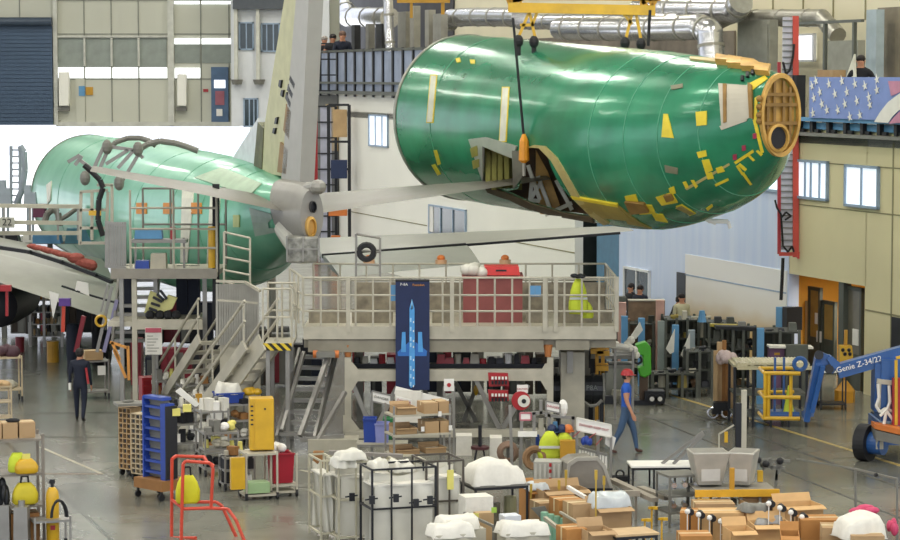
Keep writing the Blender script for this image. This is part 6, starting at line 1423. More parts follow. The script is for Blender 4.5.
sign('white hanging strip with small red words on the covered panel', 396, 396, 412, 403, 52.5, 4, 'DANGER', red, .075, post=False, name='warning_strip')
m = MB(); m.bar(PY(395, 390, 52.7), PY(448, 403, 52.7), .05, .16); tag(m.build('white_beam', white), 'sloping white beam running right of the covered panel', 'beam')
t = sign('small white sign with a red disc on a white post under the gantry', 444, 379, 454, 391, 53.2, 0); m = MB(); p = PY(449, 385, 53.15); m.tube(p, p + V((0, -.01, 0)), .045, 14); m.build('red_disc', red, t, world=True)

# red part racks
for k, (y0, y1) in enumerate(((373, 386), (390, 401))):
    t = thing('parts_bin_rack', 'red wall rack of small tools hung under the gantry, %s' % ('upper one' if k == 0 else 'lower one'), 'rack', PY(498, y1, 55.3))
    m = MB(); m.prism([PY(x, y, 55.3) for x, y in ((488, y0), (508, y0 + .5), (509, y1), (489, y1 + .5))], (0, .12, 0)); m.build('back_plate', red, t, world=True)
    for r_ in range(2):
        for i in range(5): m = MB(); m.box(PY(492.5 + i * 3.4, y0 + 5 + r_ * 4.6, 55.22), (.045, .06, .06 if r_ == 0 else .08)); m.build('hung_tool', [white, darkm][r_], t, world=True)
t = thing('cord_reel', 'red and white round reel on the frame beside the red racks', 'reel', PY(520, 410, 52.8))
m = MB(); p = PY(521, 401, 52.8); m.tube(p, p + V((0, .14, 0)), .2, 20); m.build('reel_drum', red, t, world=True); m = MB(); m.tube(p + V((.06, -.03, 0)), p + V((.06, .01, 0)), .13, 18); m.build('reel_face', foam, t, world=True); m = MB(); m.tube(p + V((.06, -.05, 0)), p + V((.06, -.03, 0)), .05, 12); m.build('reel_hub', darkm, t, world=True)
sign('small white sign with pink print above the red reel', 517, 385, 528, 393, 52.9, 0, 'CAUTION', red, .05, post=False)
# tall pale frame station in the centre (x 510..600)
YS = 50.0
t = thing('tool_station', 'pale tube frame station hung with signs behind the grey hood', 'frame', V((PY(545, 0, YS).x, YS, 0)))
for a, b in (((522, 412), (520, 480)), ((549, 412), (549, 470)), ((598, 420), (598, 480)), ((520, 414), (548, 412)), ((520, 433), (536, 433)), ((534, 412), (534, 470)), ((545, 415), (575, 418)), ((573, 416), (573, 455)), ((510, 405), (512, 470)), ((541, 400), (541, 414))): m = MB(); m.bar(PY(*a, YS), PY(*b, YS), .06); m.build('tube', alum, t, world=True)
for x in (520, 549, 598, 534, 573, 512): m = MB(); a = PY(x, 450, YS); m.bar(V((a.x, YS, 0)), V((a.x, YS, a.z)), .05); m.build('leg', alum, t, world=True)
m = MB(); m.bar(PY(518, 434, YS - .1), PY(537, 434, YS - .1), .1); m.build('white_tube', white, t, world=True)
sign('small white framed sign with red words over the safety vests', 546, 401, 560, 410, YS - .2, 3, 'DANGER', red, .065, frame=alum, post=False)
m = MB(); m.sph(PY(563, 408, YS), (.1, .1, .18)); tag(m.build('white_dome', white), 'white domed cap right of the small framed sign', 'cap')
sign('square pale sign with pink border left of the safety vests', 520, 413, 531, 420, YS - .1, 0, None, post=False, frame=mat('pink_edge', '#b86a74', .5))
sign('long white warning sign sloping down to a grey post, red capital letters', 577, 418, 611, 430, YS - .6, 7, 'DANGER KEEP OUT', red, .068, frame=foam)
def vstripe(x0, y0, x1, y1): m = MB(); m.bar(PY(x0, y0, YS - .62), PY(x1, y1, YS - .62), .05, .01); return m
for i, (a, b, c, d) in enumerate(((573, 437, 580, 431), (589, 438, 596, 433), (596, 445, 602, 438))): tag(vstripe(a, b, c, d).build('striped_tape', red), 'short red tape stripe under the long warning sign', 'tape', 'red tape stripes below the long warning sign')
m = MB(); m.prism([PY(x, y, YS - .5) for x, y in ((606, 432), (616, 438), (613, 450), (605, 444))], (0, .02, 0)); tag(m.build('white_flap', white), 'white flap hanging at the low end of the long warning sign', 'flap')
pile('blue_rag', 'small bright blue rag hung under the long warning sign', 'rag', PY(586, 444, YS - .6), (.1, .06, .18), blueb, 7, 71)
t = thing('slatted_barrier', 'white upright slatted barrier below the long warning sign', 'barrier', G(592, 487))
m = MB(); Yb = G(592, 487).y
for i in range(11): x = 577 + i * 2.9; a = PY(x, 446 + i * .8, Yb); m.bar(V((a.x, Yb, .05)), a, .045, .03)
m.build('slat', white, t, world=True); m = MB(); m.bar(PY(576, 447, Yb), PY(607, 455, Yb), .05); m.bar(V((PY(576, 0, Yb).x, Yb, .15)), V((PY(607, 0, Yb).x, Yb, .15)), .05); m.build('barrier_rail', alum, t, world=True)
# vests on the station
vest('lime vest hung on the left of the tool station', PY(549.5, 431, YS - .25), .46, .56); vest('second lime vest with a helmet above, half behind the amber box', PY(564, 432, YS - .15), .46, .56)
for x, mt, lb in ((552, blued, 'dark blue helmet on the left lime vest hook'), (562, blued, 'navy helmet beside the orange one'), (568, orange, 'orange helmet hung above the second lime vest')):
    t = thing('hard_hat', lb, 'helmet', PY(x, 429, YS - .15)); m = MB(); m.sph((0, 0, .0), (.1, .12, .1)); m.build('shell', mt, t, smooth=True); m = MB(); m.tube((0, 0, -.05), (0, 0, -.03), .13, 16); m.build('brim', mt, t)
m = MB(); p = PY(567.5, 465, YS - .5); m.box(p + V((0, 0, .25)), (.3, .22, .5)); o = tag(m.build('amber_box', yellowd), 'amber box in front of the second lime vest', 'box')
for x, y in ((555, 427), (549, 421), (541, 424), (537, 440), (528, 445)): m = MB(); p = PY(x, y, YS + .1); m.box(p, (.1, .08, .22), .2, top=.8); tag(m.build('hung_item', [blues, steelw, blueb, greyp, steelw][x % 5]), {555: 'light item hung on the tool station frame above the vests', 549: 'item on the tool station frame beside the small framed sign', 541: 'item hung on the tool station beside the square pale sign', 537: 'low item hung on the tool station beside the brown coil', 528: 'lowest item hung on the tool station below the white tube'}[x], 'item')
t = thing('hose_stand', 'brown wound hose on a stand left of the tool station', 'hose', G(508, 480)); Yh = G(508, 480).y
for k in range(4): m = MB(); m.torus(PY(508, 452, Yh) + V((0, -.04 * k, 0)), .2 - .02 * k, .035, 'y'); m.build('hose_coil', mat('brown_hose', '#7a6250', .7), t, world=True)
m = MB(); a = PY(508, 440, Yh + .1); m.bar(V((a.x, a.y, 0)), a, .07); m.bar(PY(502, 470, Yh), PY(518, 445, Yh), .06); m.build('stand_post', alum, t, world=True)
m = MB(); m.torus(PY(535, 458, YS - .3), .2, .06, 'y'); m.torus(PY(535, 458, YS - .25), .16, .06, 'y'); tag(m.build('brown_coil', mat('brown_hose2', '#8a6a48', .7)), 'brown coil hanging left of the lime vests', 'coil')
# step base at (460..490)
for (x0, x1, yT, g, lb) in ((456, 472, 436, 456, 'white ribbed box standing under the gantry base'), (490, 502, 438, 460, 'second pale box right of the dark stool')):
    p = G((x0 + x1) / 2, g); s_ = F / p.y; m = MB(); m.box((0, .3, (g - yT) / s_ / 2), ((x1 - x0) / s_, .5, (g - yT) / s_)); tag(m.build('pale_box', foam, loc=p), lb, 'box')
t = thing('stool', 'dark stool with a round maroon seat under the gantry', 'stool', G(480, 462)); m = MB(); m.tube((0, 0, .28), (0, 0, .34), .2, 18); m.build('seat', mat('maroon', '#4a2226', .5), t)
for a in range(4): m = MB(); m.tube((.17 * cos(a * 1.57 + .8), .17 * sin(a * 1.57 + .8), 0), (.1 * cos(a * 1.57 + .8), .1 * sin(a * 1.57 + .8), .28), .018); m.build('leg', darkm, t)
m = MB(); m.tube((0, 0, .34), (0, 0, .8), .04); m.build('post', darkm, t)
# ---- carton shelf (393..450, 418..458)
c_ = cart('grey tilted shelf rack of open brown cartons in front of the gantry', (422, 480), 1.2, .6, 1.55, (.35, .62, .88), alum, name='carton_rack', wheels=True, boards=steelw, cat='rack')
cb = [(-.33, .88, .42, .16, True, 'long open carton on the rack top'), (.2, .88, .3, .22, False, 'closed carton on the rack top beside the open one'), (.48, .88, .22, .24, False, 'small carton at the rack top corner'), (-.33, .62, .45, .13, True, 'shallow open carton on the middle rack shelf'), (.22, .62, .3, .24, False, 'closed carton on the middle rack shelf'), (.5, .62, .2, .24, False, 'narrow carton at the end of the middle rack shelf'), (-.3, .35, .5, .1, True, 'flat open carton on the low rack shelf'), (.3, .35, .45, .12, True, 'flat carton at the near side of the low rack shelf')]
for i, (x, z, w_, h_, op, lb) in enumerate(cb): carton('%s' % lb, loc_on(c_, x, 0, z * 1.55), w_, .5, h_, open_=op, seed=i)
for i, x in enumerate((.0, .37, .6)): m = MB(); m.box(loc_on(c_, x, -.05, .62 * 1.55 + .1 + .3 * (i % 2)), (.07, .02, .1), GA); tag(m.build('shelf_tag', white), 'small white tag clipped on the carton rack', 'tag', 'white tags on the carton rack')

# ------------------------------------------------------------------ plastic covered racks in the foreground
def wraprack(label, corner, w_, d, h, fr, panels=3, rz=GA, top=True, cover=None, post=.035, yellow_tag=False):
    t = thing('covered_rack', label, 'rack', V(corner), rz)
    for x in (0, w_):
        for y in (0, d): m = MB(); m.bar((x, y, 0), (x, y, h), post); m.build('post', fr, t)
    if w_ > .6:
        for f in (.3, .62): m = MB(); m.bar((w_ * f, -.01, 0), (w_ * f, -.01, h), post * .8); m.build('post', fr, t)
    for z in (h, h * .55, .12): m = MB(); m.bar((0, 0, z), (w_, 0, z), post * .9); m.bar((0, d, z), (w_, d, z), post * .9); m.bar((0, 0, z), (0, d, z), post * .9); m.bar((w_, 0, z), (w_, d, z), post * .9); m.build('cross_rail', fr, t)
    cv = cover or sheet; n = 10
    for k in range(panels):
        y = .05 + (d - .1) * k / max(1, panels - 1); m = MB(); g = []; x0, x1 = .05, w_ - .05
        hh = h * (.9 if k else .82)
        for j in range(9):
            for i in range(n + 1): u = i / n; g.append(V((x0 + (x1 - x0) * u, y + .03 * sin(9 * u + k * 2 + j * .6), .14 + (hh - .14) * j / 8 + (.03 * sin(7 * u + k) if j == 8 else 0))))
        K = len(g); fs = [(j * (n + 1) + i, j * (n + 1) + i + 1, (j + 1) * (n + 1) + i + 1, (j + 1) * (n + 1) + i) for j in range(8) for i in range(n)]; m.add(g + [q + V((0, .012, 0)) for q in g], fs + [tuple(K + x for x in f) for f in fs]); m.build('plastic_curtain', cv, t, smooth=True)
    if top: m = MB(); m.bx(.03, w_ - .03, .03, d - .03, h * .8, h * .8 + .03); m.build('upper_sheet', foam, t)
    if yellow_tag: m = MB(); m.bx(w_ * .55, w_ * .55 + .12, -.03, -.01, h * .68, h * .9); m.build('yellow_tag', mat('lemon_paper', '#d8cf6e', .6), t)
    return t
def C3(x, y, Y): return V((PY(x, y, Y).x, Y, 0))
h1 = PY(330, 455, 44).z
fb = mat('cream_tube_black_joint', '#b8b39c', .5)
wraprack('covered rack with pale tubes at the front left of the plastic wrapped group', C3(337, 0, 43.8), 1.05, .75, PY(0, 463, 43.8).z, fb, 3, yellow_tag=False)
wraprack('narrow covered rack with black joints, outermost of the wrapped group toward the aisle', C3(319, 0, 44.2), .28, .8, PY(0, 461, 44.2).z, fb, 2)
m = MB(); m.bar(PY(329, 452, 44.6), PY(403, 456, 44.6), .14, .06); tag(m.build('lid_board', mat('grey_lid', '#7d7872', .6)), 'long grey lid board lying across the first covered rack', 'board')
wraprack('black tube rack of hanging white sheets in the middle of the wrapped group', C3(371, 0, 42.6), 1.15, .7, PY(0, 470, 42.6).z, darkm, 3)
wraprack('covered rack with dark posts and a yellow ticket beside the sheeted table', C3(426, 0, 43.2), .68, .8, PY(0, 462, 43.2).z, mat('dark_brown_tube', '#4a443c', .5), 3, yellow_tag=True)
wraprack('small covered rack behind the black tube rack', C3(398, 0, 44.2), .5, .7, PY(0, 462, 44.2).z, fb, 2)
for i, (x, y, Y) in enumerate(((396, 498, 42.3), (372, 500, 42.4), (416, 503, 42.3), (430, 500, 42.3), (352, 497, 43.4))):
    m = MB(); p = PY(x, y, Y); m.box(p, (.09, .06, .14), .3); m.bar(p + V((-.12, 0, 0)), p + V((.1, 0, .03)), .025); tag(m.build('black_clamp', darkm), 'black clamp on the plastic wrapped racks', 'clamp', 'black clamps on the plastic wrapped racks')
for i, (x, y, Y, w_, h_) in enumerate(((381, 470, 42.9, .3, .08), (352, 460, 43.7, .5, .06), (405, 472, 43.3, .4, .1), (346, 468, 43.7, .4, .1))):
    sheet_mound('plastic_fold', ('folded plastic lying over the black tube rack', 'folded plastic under the grey lid board', 'folded plastic over the small covered rack', 'lower fold of plastic inside the first covered rack')[i], 'plastic', V((PY(x, 0, Y).x, Y, PY(x, y, Y).z)), w_, .5, h_ + .1, sheet, i + 5)
# table with the white sheeted heap
YT = 43.9; zt2 = PY(0, 485, YT).z
tt = table('black framed table under the big white sheeted heap', None, 1.05, .85, zt2, greyp, darkm, at=V((PY(503, 0, YT).x, YT, 0)))
sheet_mound('sheeted_heap', 'big heap under a smooth white sheet on the black framed table', 'sheet', loc_on(tt, -.03, .0, zt2), .98, .8, .42, foam, 2)
for k, (x, lb) in enumerate(((-.3, 'clear wrapped part below the sheeted table, next to its leg'), (.02, 'dark wrapped mechanical part below the sheeted table'), (.33, 'olive wrapped drum below the sheeted table'))): m = MB(); m.tube((0, 0, 0), (0, 0, .55 + .1 * k), .13, 12, .11); tag(m.build('wrapped_part', [cloudy, mat('dark_mottle', '#5f5a4a', .6, var=.5, scale=9), mat('olive_wrap', '#8f8c68', .5)][k], loc=loc_on(tt, x, .5, .0)), lb, 'part')
# white boxes and bags along the bottom edge
carton('open white carton with a green sticker below the sheeted table', PY(482, 540, 42.6) * V((1, 1, 0)) + V((0, 0, .0)) if False else V((PY(480, 0, 42.6).x, 42.6, 0)), .5, .4, PY(0, 497, 42.6).z, mt=foam, tapec=False)
carton('brown carton with a green label in front of the white carton', V((PY(486, 0, 42.3).x, 42.2, 0)), .3, .2, PY(0, 513, 42.2).z, mt=wood, tapec=False)
m = MB(); m.box(PY(494, 510, 42.05), (.09, .01, .09)); tag(m.build('green_label', mat('fresh_green', '#9cc04a', .5)), 'fresh green label on the brown carton', 'label')
carton('white blue tinted box right of the white carton', V((PY(514, 0, 42.5).x, 42.5, 0)), .3, .3, PY(0, 516, 42.5).z, mt=mat('cool_white', '#d8dde4', .5), tapec=False)
for i, (x, y, w_, Y, lb) in enumerate(((462, 527, .72, 41.2, 'puffy white bag at the bottom edge below the covered racks'), (455, 535, .7, 40.6, 'lower puffy white bag cut by the bottom edge'), (530, 533, .82, 40.9, 'long puffy white bag at the bottom edge below the white boxes'))):
    z = PY(0, y, Y).z; m = MB(); m.bx(-w_ / 2 + .03, w_ / 2 - .03, .03, .5, 0, z); t = thing('packed_crate', lb, 'crate', V((PY(x, 0, Y).x, Y, 0)), GA); m.build('crate_body', steelw, t)
    b = sheet_mound('bag_top', lb, 'x', (0, 0, z), w_, .55, .2, foam, 11 + i, rz=0, skirt=.05); b.parent = t; del b['label']; del b['category']
m = MB(); a = V((PY(465, 0, 42).x, 42, 0)); m.bar(a, V((a.x, 42, PY(0, 512, 42).z)), .05); b = V((PY(494, 0, 41.6).x, 41.6, 0)); m.bar(b, V((b.x, 41.6, PY(0, 526, 41.6).z)), .04); m.bar(V((a.x, 42, PY(0, 513, 42).z)), V((b.x, 41.6, PY(0, 526, 41.6).z)), .04); tag(m.build('tube_portal', greyp), 'thin grey tube frame before the white boxes', 'frame')
m = MB(); m.box(PY(476, 522, 42), (.1, .02, .3)); tag(m.build('lemon_strip', mat('lemon_paper', '#d8cf6e', .6)), 'lemon strip of paper on the thin grey tube frame', 'paper')
carton('pale carton at the bottom edge beside the thin grey frame', V((PY(478, 0, 41.3).x, 41.3, 0)), .3, .3, PY(0, 529, 41.3).z, mt=steelw, tapec=False)
# grey hood with machinery, grey slotted crate
Yg = 47.0
t = thing('metal_hood', 'big grey trapezoid metal hood among the cartons', 'hood', V((PY(590, 0, Yg).x, Yg, 0)), 0)
def P2(pts, Y): return [PY(x, y, Y) for x, y in pts]
m = MB(); f0 = P2([(566, 487), (570, 466), (578, 461), (597, 460), (604, 468), (612, 490)], Yg); f1 = [p + V((-.15, .9, .0)) for p in f0]; m.loft([f0, f1]); m.build('hood_shell', mat('hood_grey', '#8b867c', .4, .4, bump=.3), t, world=True)
m = MB(); q = P2([(564, 489), (568, 463), (577, 457.5), (598, 457), (606, 466), (614, 491), (611, 491), (603, 468), (597, 460.5), (578, 461), (570.5, 466), (567, 489)], Yg - .02); m.prism(q, (0, .12, 0)); m.build('hood_rim', mat('hood_rim_pale', '#a8a59a', .4, .3), t, world=True)
m = MB(); m.bx(PY(563, 0, Yg).x, PY(615, 0, Yg).x, Yg - .05, Yg + .95, PY(0, 492, Yg).z, PY(0, 488, Yg).z); m.build('hood_base', darkm, t, world=True)
for x in (566, 612):
    for y in (Yg, Yg + .9): m = MB(); a = PY(x, 0, Yg).x; m.bar((a, y, 0), (a, y, PY(0, 491, Yg).z), .06); m.build('leg', greyp, t, world=True)
t = thing('slotted_crate', 'light grey ribbed crate with red marks left of the metal hood', 'crate', V((PY(549, 0, 47.6).x, 47.6, 0)), radians(-6)); zc_ = PY(0, 462, 47.6).z
m = MB(); m.bx(-.27, .27, 0, .45, .1, zc_); m.build('crate_body', mat('crate_grey', '#a9a89e', .5), t)
for i in range(6): m = MB(); m.bx(-.25 + i * .09, -.21 + i * .09, -.02, 0, .15, zc_ - .04); m.build('rib', mat('crate_rib', '#b9b8ae', .5), t)
for z in (.35, .52, .68, .8): m = MB(); m.bx(.03, .08, -.03, -.02, z, z + .07); m.build('red_mark', red, t)
# rows of open cartons (528..640, 487..540)
for i, (x0, x1, y0, y1, Y, op, lb) in enumerate(((529, 546, 490, 506, 45.6, True, 'first carton of the row right of the sheeted table'), (545, 578, 491, 511, 45.2, True, 'long carton in the middle of the back row'), (566, 592, 490, 500, 45.9, True, 'carton in the back row just before the metal hood'),
        (560, 586, 500, 520, 44.0, False, 'taped carton in the second row before the metal hood'), (574, 602, 504, 528, 43.4, False, 'carton in the second row below the crumpled film'), (598, 636, 508, 530, 43.2, True, 'wide carton holding crumpled clear film'),
        (568, 590, 529, 548, 41.2, False, 'orange brown carton cut by the bottom edge'), (590, 618, 531, 550, 41.0, True, 'open carton at the bottom edge left of the wooden table'), (540, 562, 503, 520, 44.6, False, 'half hidden carton below the back row'))):
    s_ = F / Y; z1 = PY(0, y0, Y).z; carton(lb, V((PY((x0 + x1) / 2, 0, Y).x, Y, 0)), (x1 - x0) / s_, .5, z1, open_=op, seed=i, mt=card if i % 3 else mat('amber_cardboard', '#b07c42', .8))
sheet_mound('clear_film', 'crumpled clear film heaped on the wide carton', 'film', V((PY(617, 0, 43.3).x, 43.3, PY(0, 508, 43.3).z)), .72, .45, .3, mat('clear_film', '#ccd3d4', .25, bump=.8, alpha=.85), 41)
sheet_mound('clear_film', 'small white film heap on the back row of cartons', 'film', V((PY(541, 0, 45.5).x, 45.5, PY(0, 490, 45.5).z)), .4, .4, .14, mat('clear_film', '#ccd3d4', .25), 42)
m = MB(); m.prism([PY(x, y, 44.3) for x, y in ((531, 508), (545, 506), (553, 522), (541, 519))], (0, .03, 0)); tag(m.build('grey_baffle', greyp), 'tilted grey panel below the first carton', 'panel')
for i, x in enumerate((546, 552, 558, 565)): m = MB(); m.tube((0, 0, 0), (0, 0, PY(0, 512 + i * 2, 43.9).z), .07, 12); tag(m.build('green_tube', mat('mint_plastic', '#8fc0a4', .4), loc=V((PY(x, 0, 43.9).x, 43.9, 0))), 'upright mint green tube before the cartons', 'tube', 'mint green tubes before the cartons')
m = MB(); m.bar(PY(560, 512, 43.6), PY(602, 537, 42.2), .04); m.bar(PY(545, 518, 43.5), PY(580, 545, 41.4), .06); tag(m.build('sloping_rail', steelw), 'pale rails sloping down beside the cartons', 'rail')
m = MB(); m.bar(PY(568, 487, 45), PY(598, 505, 44), .06); tag(m.build('white_strut', white), 'white strut lying diagonally before the metal hood', 'strut')
for i, (x, y0, y1, Y) in enumerate(((566, 470, 492, 46.0), (604, 476, 500, 45.6), (596, 470, 540, 41.8), (531, 484, 495, 45.4), (559, 480, 492, 45.6))):
    m = MB(); a = PY(x, y0, Y); m.bar(V((a.x, Y, 0)), a, .025); m.bar(a - V((0, 0, .16)), a, .05); tag(m.build('marker_post', mat('amber_tip', '#b99a3a', .5)), 'thin amber tipped marker post among the cartons', 'post', 'amber tipped posts among the cartons')
# wooden table at the bottom
tt = table('plywood topped table with dark legs at the bottom edge', None, .78, .62, PY(0, 534, 41.0).z, mat('pale_plywood', '#c3a67c', .6), darkm, at=V((PY(641, 0, 41.0).x, 41.0, 0)), n=3)
m = MB(); m.bx(-.36, -.02, .1, .5, 0, .5); tag(m.build('dark_crate', darkm, loc=tt.location + V((0, 0, .05)), rz=GA), 'dark crate stored beneath the plywood topped table', 'crate')
# grey beams left of the yellow base
m = MB(); m.bar(PY(600, 494, 46.2), PY(640, 493, 46.2), .12, .1); m.bar(PY(612, 480, 47.8), PY(655, 500, 45.8), .14, .08); m.bar(PY(640, 488, 47), PY(668, 498, 46), .16, .08); 
for x in (606, 636, 656): a = PY(x, 494, 46.3); m.bar(V((a.x, 46.3, 0)), a, .05)
tag(m.build('grey_beam_stack', mat('beam_warm_grey', '#9a9284', .5)), 'crossed warm grey beams between the hood and the white table', 'beams')
m = MB(); p = G(620, 481) + V((0, 0, .06)); m.box(p, (.34, .2, .1)); m.torus(p + V((0, 0, .08)), .08, .02, 'y'); tag(m.build('black_bag', blackp), 'small black handled case on the floor beams', 'case')
# ------------------------------------------------------------------ right foreground
Yw = 49.5
tt = table('white topped long table right of the barrier', None, 1.35, .75, PY(0, 466, Yw).z, white, darkm, at=V((PY(668, 0, Yw).x, Yw, 0)), rz=radians(3), n=4)
m = MB(); m.bar(loc_on(tt, -.02, .3, tt_z := PY(0, 466, Yw).z), PY(703, 432, Yw + .2), .06); m.bar(loc_on(tt, .2, .25, tt_z), PY(704, 434, Yw + .2), .06); m.bar(PY(688, 450, Yw + .2), PY(696, 452, Yw + .2), .08); tag(m.build('folding_davit', alum), 'white folding arm rising from the white topped table', 'arm')
# yellow edged base frame
Yb2 = 45.0; zb2 = PY(0, 491, Yb2).z
t = thing('machine_bench', 'grey topped work base with yellow front rails carrying two hoppers', 'base', V((PY(740, 0, Yb2).x, Yb2, 0)), radians(4))
m = MB(); m.bx(-.72, .76, 0, .95, zb2 - .03, zb2); m.build('deck', mat('warm_grey_board', '#8d887c', .6), t)
m = MB(); m.bx(-.75, .8, -.06, 0, zb2 - .1, zb2 + .03); m.bx(-.75, .8, -.05, 0, zb2 - .42, zb2 - .32); m.build('yellow_rail', mat('amber_rail', '#d3a125', .5), t)
for x in (-.72, -.3, .1, .45, .76):
    for y in (0, .9): m = MB(); m.bar((x, y, 0), (x, y, zb2 - .03), .05); m.build('leg', greyp, t)
m = MB(); m.bx(-.72, -.48, -.08, -.06, zb2 - .32, zb2 - .12); m.build('caution_plate', yellow, t)
text(t, 'CAUTION', .055, Matrix.Translation((-.6, -.085, zb2 - .17)) @ Matrix.Rotation(radians(90), 4, 'X'), darkm)
m = MB()
for i in range(7): m.box((-.3 + i * .16, .3, zb2 - .25), (.1, .1, .12))
m.build('stored_block', greyp, t)
for x0, w_, lb, ry in ((703, .7, 'grey open hopper tray on the yellow edged base', 0), (737, .5, 'second tapered white grey hopper right of the amber post', 0)):
    t = thing('hopper', lb, 'hopper', V((PY(x0 + (12 if x0 == 703 else 8), 0, Yb2 + .3).x, Yb2 + .35, zb2)), radians(6 if x0 == 703 else -18)); hh = PY(0, 453, Yb2 + .3).z - zb2
    m = MB(); k = .03; o8 = [(-w_ / 2 * .62, .05, .04), (w_ / 2 * .62, .05, .04), (w_ / 2 * .62, .5, .04), (-w_ / 2 * .62, .5, .04), (-w_ / 2, -.05, hh), (w_ / 2, -.05, hh), (w_ / 2, .6, hh), (-w_ / 2, .6, hh)]
    m.hexa(o8); m.build('hopper_body', mat('hopper_grey', '#b3b0a6', .4, .3, bump=.2), t, bevel=.02)
    m = MB(); m.bx(-w_ / 2 + .04, w_ / 2 - .04, 0, .56, hh - .02, hh + .005); m.build('inner_tray', mat('hopper_inner', '#8a877e', .5), t)
    m = MB(); m.bx(-w_ / 2 * .5, w_ / 2 * .5, 0, .03, .12, hh - .08); m.build('front_plate', mat('hopper_pale', '#c4c2ba', .4, .2), t)
m = MB(); a = PY(732, 468, Yb2 + .1); m.bar(V((a.x, a.y, zb2)), a, .09); tag(m.build('amber_post', yellowd), 'short amber post between the two hoppers', 'post')
t = thing('mast_post', 'tall pale and black upright mast behind the hoppers', 'mast', G(741, 476)); Ym = G(741, 476).y
m = MB(); a = PY(744, 390, Ym); m.bar(V((a.x, Ym, 0)), a, .11); m.build('pale_channel', steelw, t, world=True); m = MB(); a = PY(738.5, 403, Ym); m.bar(V((a.x, Ym, 0)), a, .12); m.build('black_channel', darkm, t, world=True)
m = MB(); m.bar(PY(719, 455, Ym), PY(719, 434, Ym), .03); m.bar(PY(719, 434, Ym), PY(734, 425, Ym), .03); m.build('side_arm', steelw, t, world=True); m = MB(); m.box(PY(726, 437, Ym), (.07, .07, .22)); m.build('yellow_handle', yellow, t, world=True)
t = thing('clamp_stand', 'grey clamp mechanism on thin legs at the right end of the yellow edged base', 'clamp', G(772, 505))
m = MB()
for a, b in (((756, 460), (790, 461)), ((760, 466), (785, 468)), ((778, 462), (776, 480)), ((757, 456), (764, 470)), ((770, 458), (772, 470)), ((783, 458), (778, 474))): m.bar(PY(*a, 46.6), PY(*b, 46.6), .05)
m.bar(V((PY(778, 0, 46.6).x, 46.6, 0)), PY(777, 470, 46.6), .05); m.build('clamp_arm', greyp, t, world=True)
for x, y in ((758, 460), (766, 464), (780, 461)): m = MB(); m.sph(PY(x, y, 46.5), .07, 8, 5); m.build('clamp_knob', blackp, t, world=True)
m = MB(); m.box(PY(760, 476, 46.0), (.1, .1, .2)); tag(m.build('yellow_block', yellow), 'yellow block at the corner of the yellow edged base', 'block')
# rack of parts left of it (665..705,478..510)
c_ = cart('grey open rack of silver parts left of the yellow edged base', (685, 527), .62, .6, PY(0, 478, 45.2).z, (.3, .62, 1.0), greyp, name='parts_rack', wheels=False, cat='rack')
for i in range(6): m = MB(); m.tube((0, 0, 0), (.0, .3, 0), .05, 10); tag(m.build('silver_roll', chrome, loc=loc_on(c_, -.22 + .22 * (i % 3), .0, c_.location.z + (.4 if i < 3 else .78) * 1.0)), 'silver roll end in the grey open rack', 'roll', 'silver rolls in the grey open rack')
# amber stacks at 650..665
for i, (x, y, Y) in enumerate(((652, 508, 44), (662, 519, 43), (645, 520, 43))): m = MB(); m.bar((-.06, 0, 0), (.08, .06, .0), .04); m.box((0.06, 0, .0), (.08, .06, .05)); p = PY(x, y, Y); m.bar((0, .05, -p.z), (0, .05, 0), .03); tag(m.build('amber_clip', yellow, loc=p), 'amber clip on a short stand beside the plywood topped table', 'clip', 'amber clips near the plywood topped table')
# carton field bottom right
cf = [(699, 741, 500, 510, 44.4, 0, 0, 'long pale carton just below the yellow edged base'), (705, 755, 509, 531, 43.0, 0, 1, 'wide taped carton in front of the long pale one'), (683, 712, 509, 516, 43.8, 0, 2, 'low carton at the left end of the field'), (752, 790, 499, 514, 44.6, 1, 3, 'open carton behind the spread of grey bags'),
      (788, 832, 502, 520, 44.0, 1, 4, 'large opened carton with its flap tilted up'), (806, 849, 516, 538, 42.6, 0, 5, 'carton with a pale top in the right of the field'), (828, 856, 524, 545, 41.9, 0, 6, 'carton beside the white wrapped heap'), (758, 800, 521, 545, 42.3, 1, 7, 'dark open carton low in the field'), (684, 718, 532, 548, 41.3, 0, 8, 'carton cut by the bottom edge at the field corner'), (858, 893, 532, 548, 41.2, 0, 9, 'carton under the white wrapped heap'), (735, 762, 527, 545, 41.9, 1, 10, 'open carton with white papers at the bottom edge'), (786, 806, 532, 550, 41.2, 1, 11, 'brown carton below the large opened one')]
for (x0, x1, y0, y1, Y, op, k, lb) in cf:
    s_ = F / Y; carton(lb, V((PY((x0 + x1) / 2, 0, Y).x, Y, 0)), (x1 - x0) / s_ * .95, .55, PY(0, y0 + 4, Y).z, rz=radians([4, 2, -8, 14, 16, 3, -4, 6, 3, 2, 10, -6][k]), open_=bool(op), seed=k, mt=[card, mat('pale_cardboard', '#cfa873', .8), mat('amber_cardboard', '#b07c42', .8)][k % 3])
for i in range(14):
    x = 690 + (i % 7) * 11 + (90 if i > 6 else 0) * .9; y = 508 + (i % 7) * 3.2 if i < 7 else 500 + (i % 7) * 4.5; Y = 43.3
    m = MB(); p = PY(min(x, 868), y + 3, Y - .35); m.tube((-.05, -.1, 0), (.06, .12, 0), .055, 10); m.tube((-.06, -.12, 0), (-.05, -.1, 0), .06, 10); m.bar((0, 0, -p.z), (0, 0, 0), .02); tag(m.build('black_roller', blackp, loc=p, rz=.5), 'black roller with a white cap between the cartons', 'roller', 'black rollers between the cartons'); 
    m = MB(); m.sph((0, 0, 0), .05, 8, 5); m.bar((0, 0, -p.z), (0, 0, 0), .015); tag(m.build('white_stopper', white, loc=p + V((-.06, -.16, .02))), 'white knob on the rollers between the cartons', 'knob', 'white knobs between the cartons')
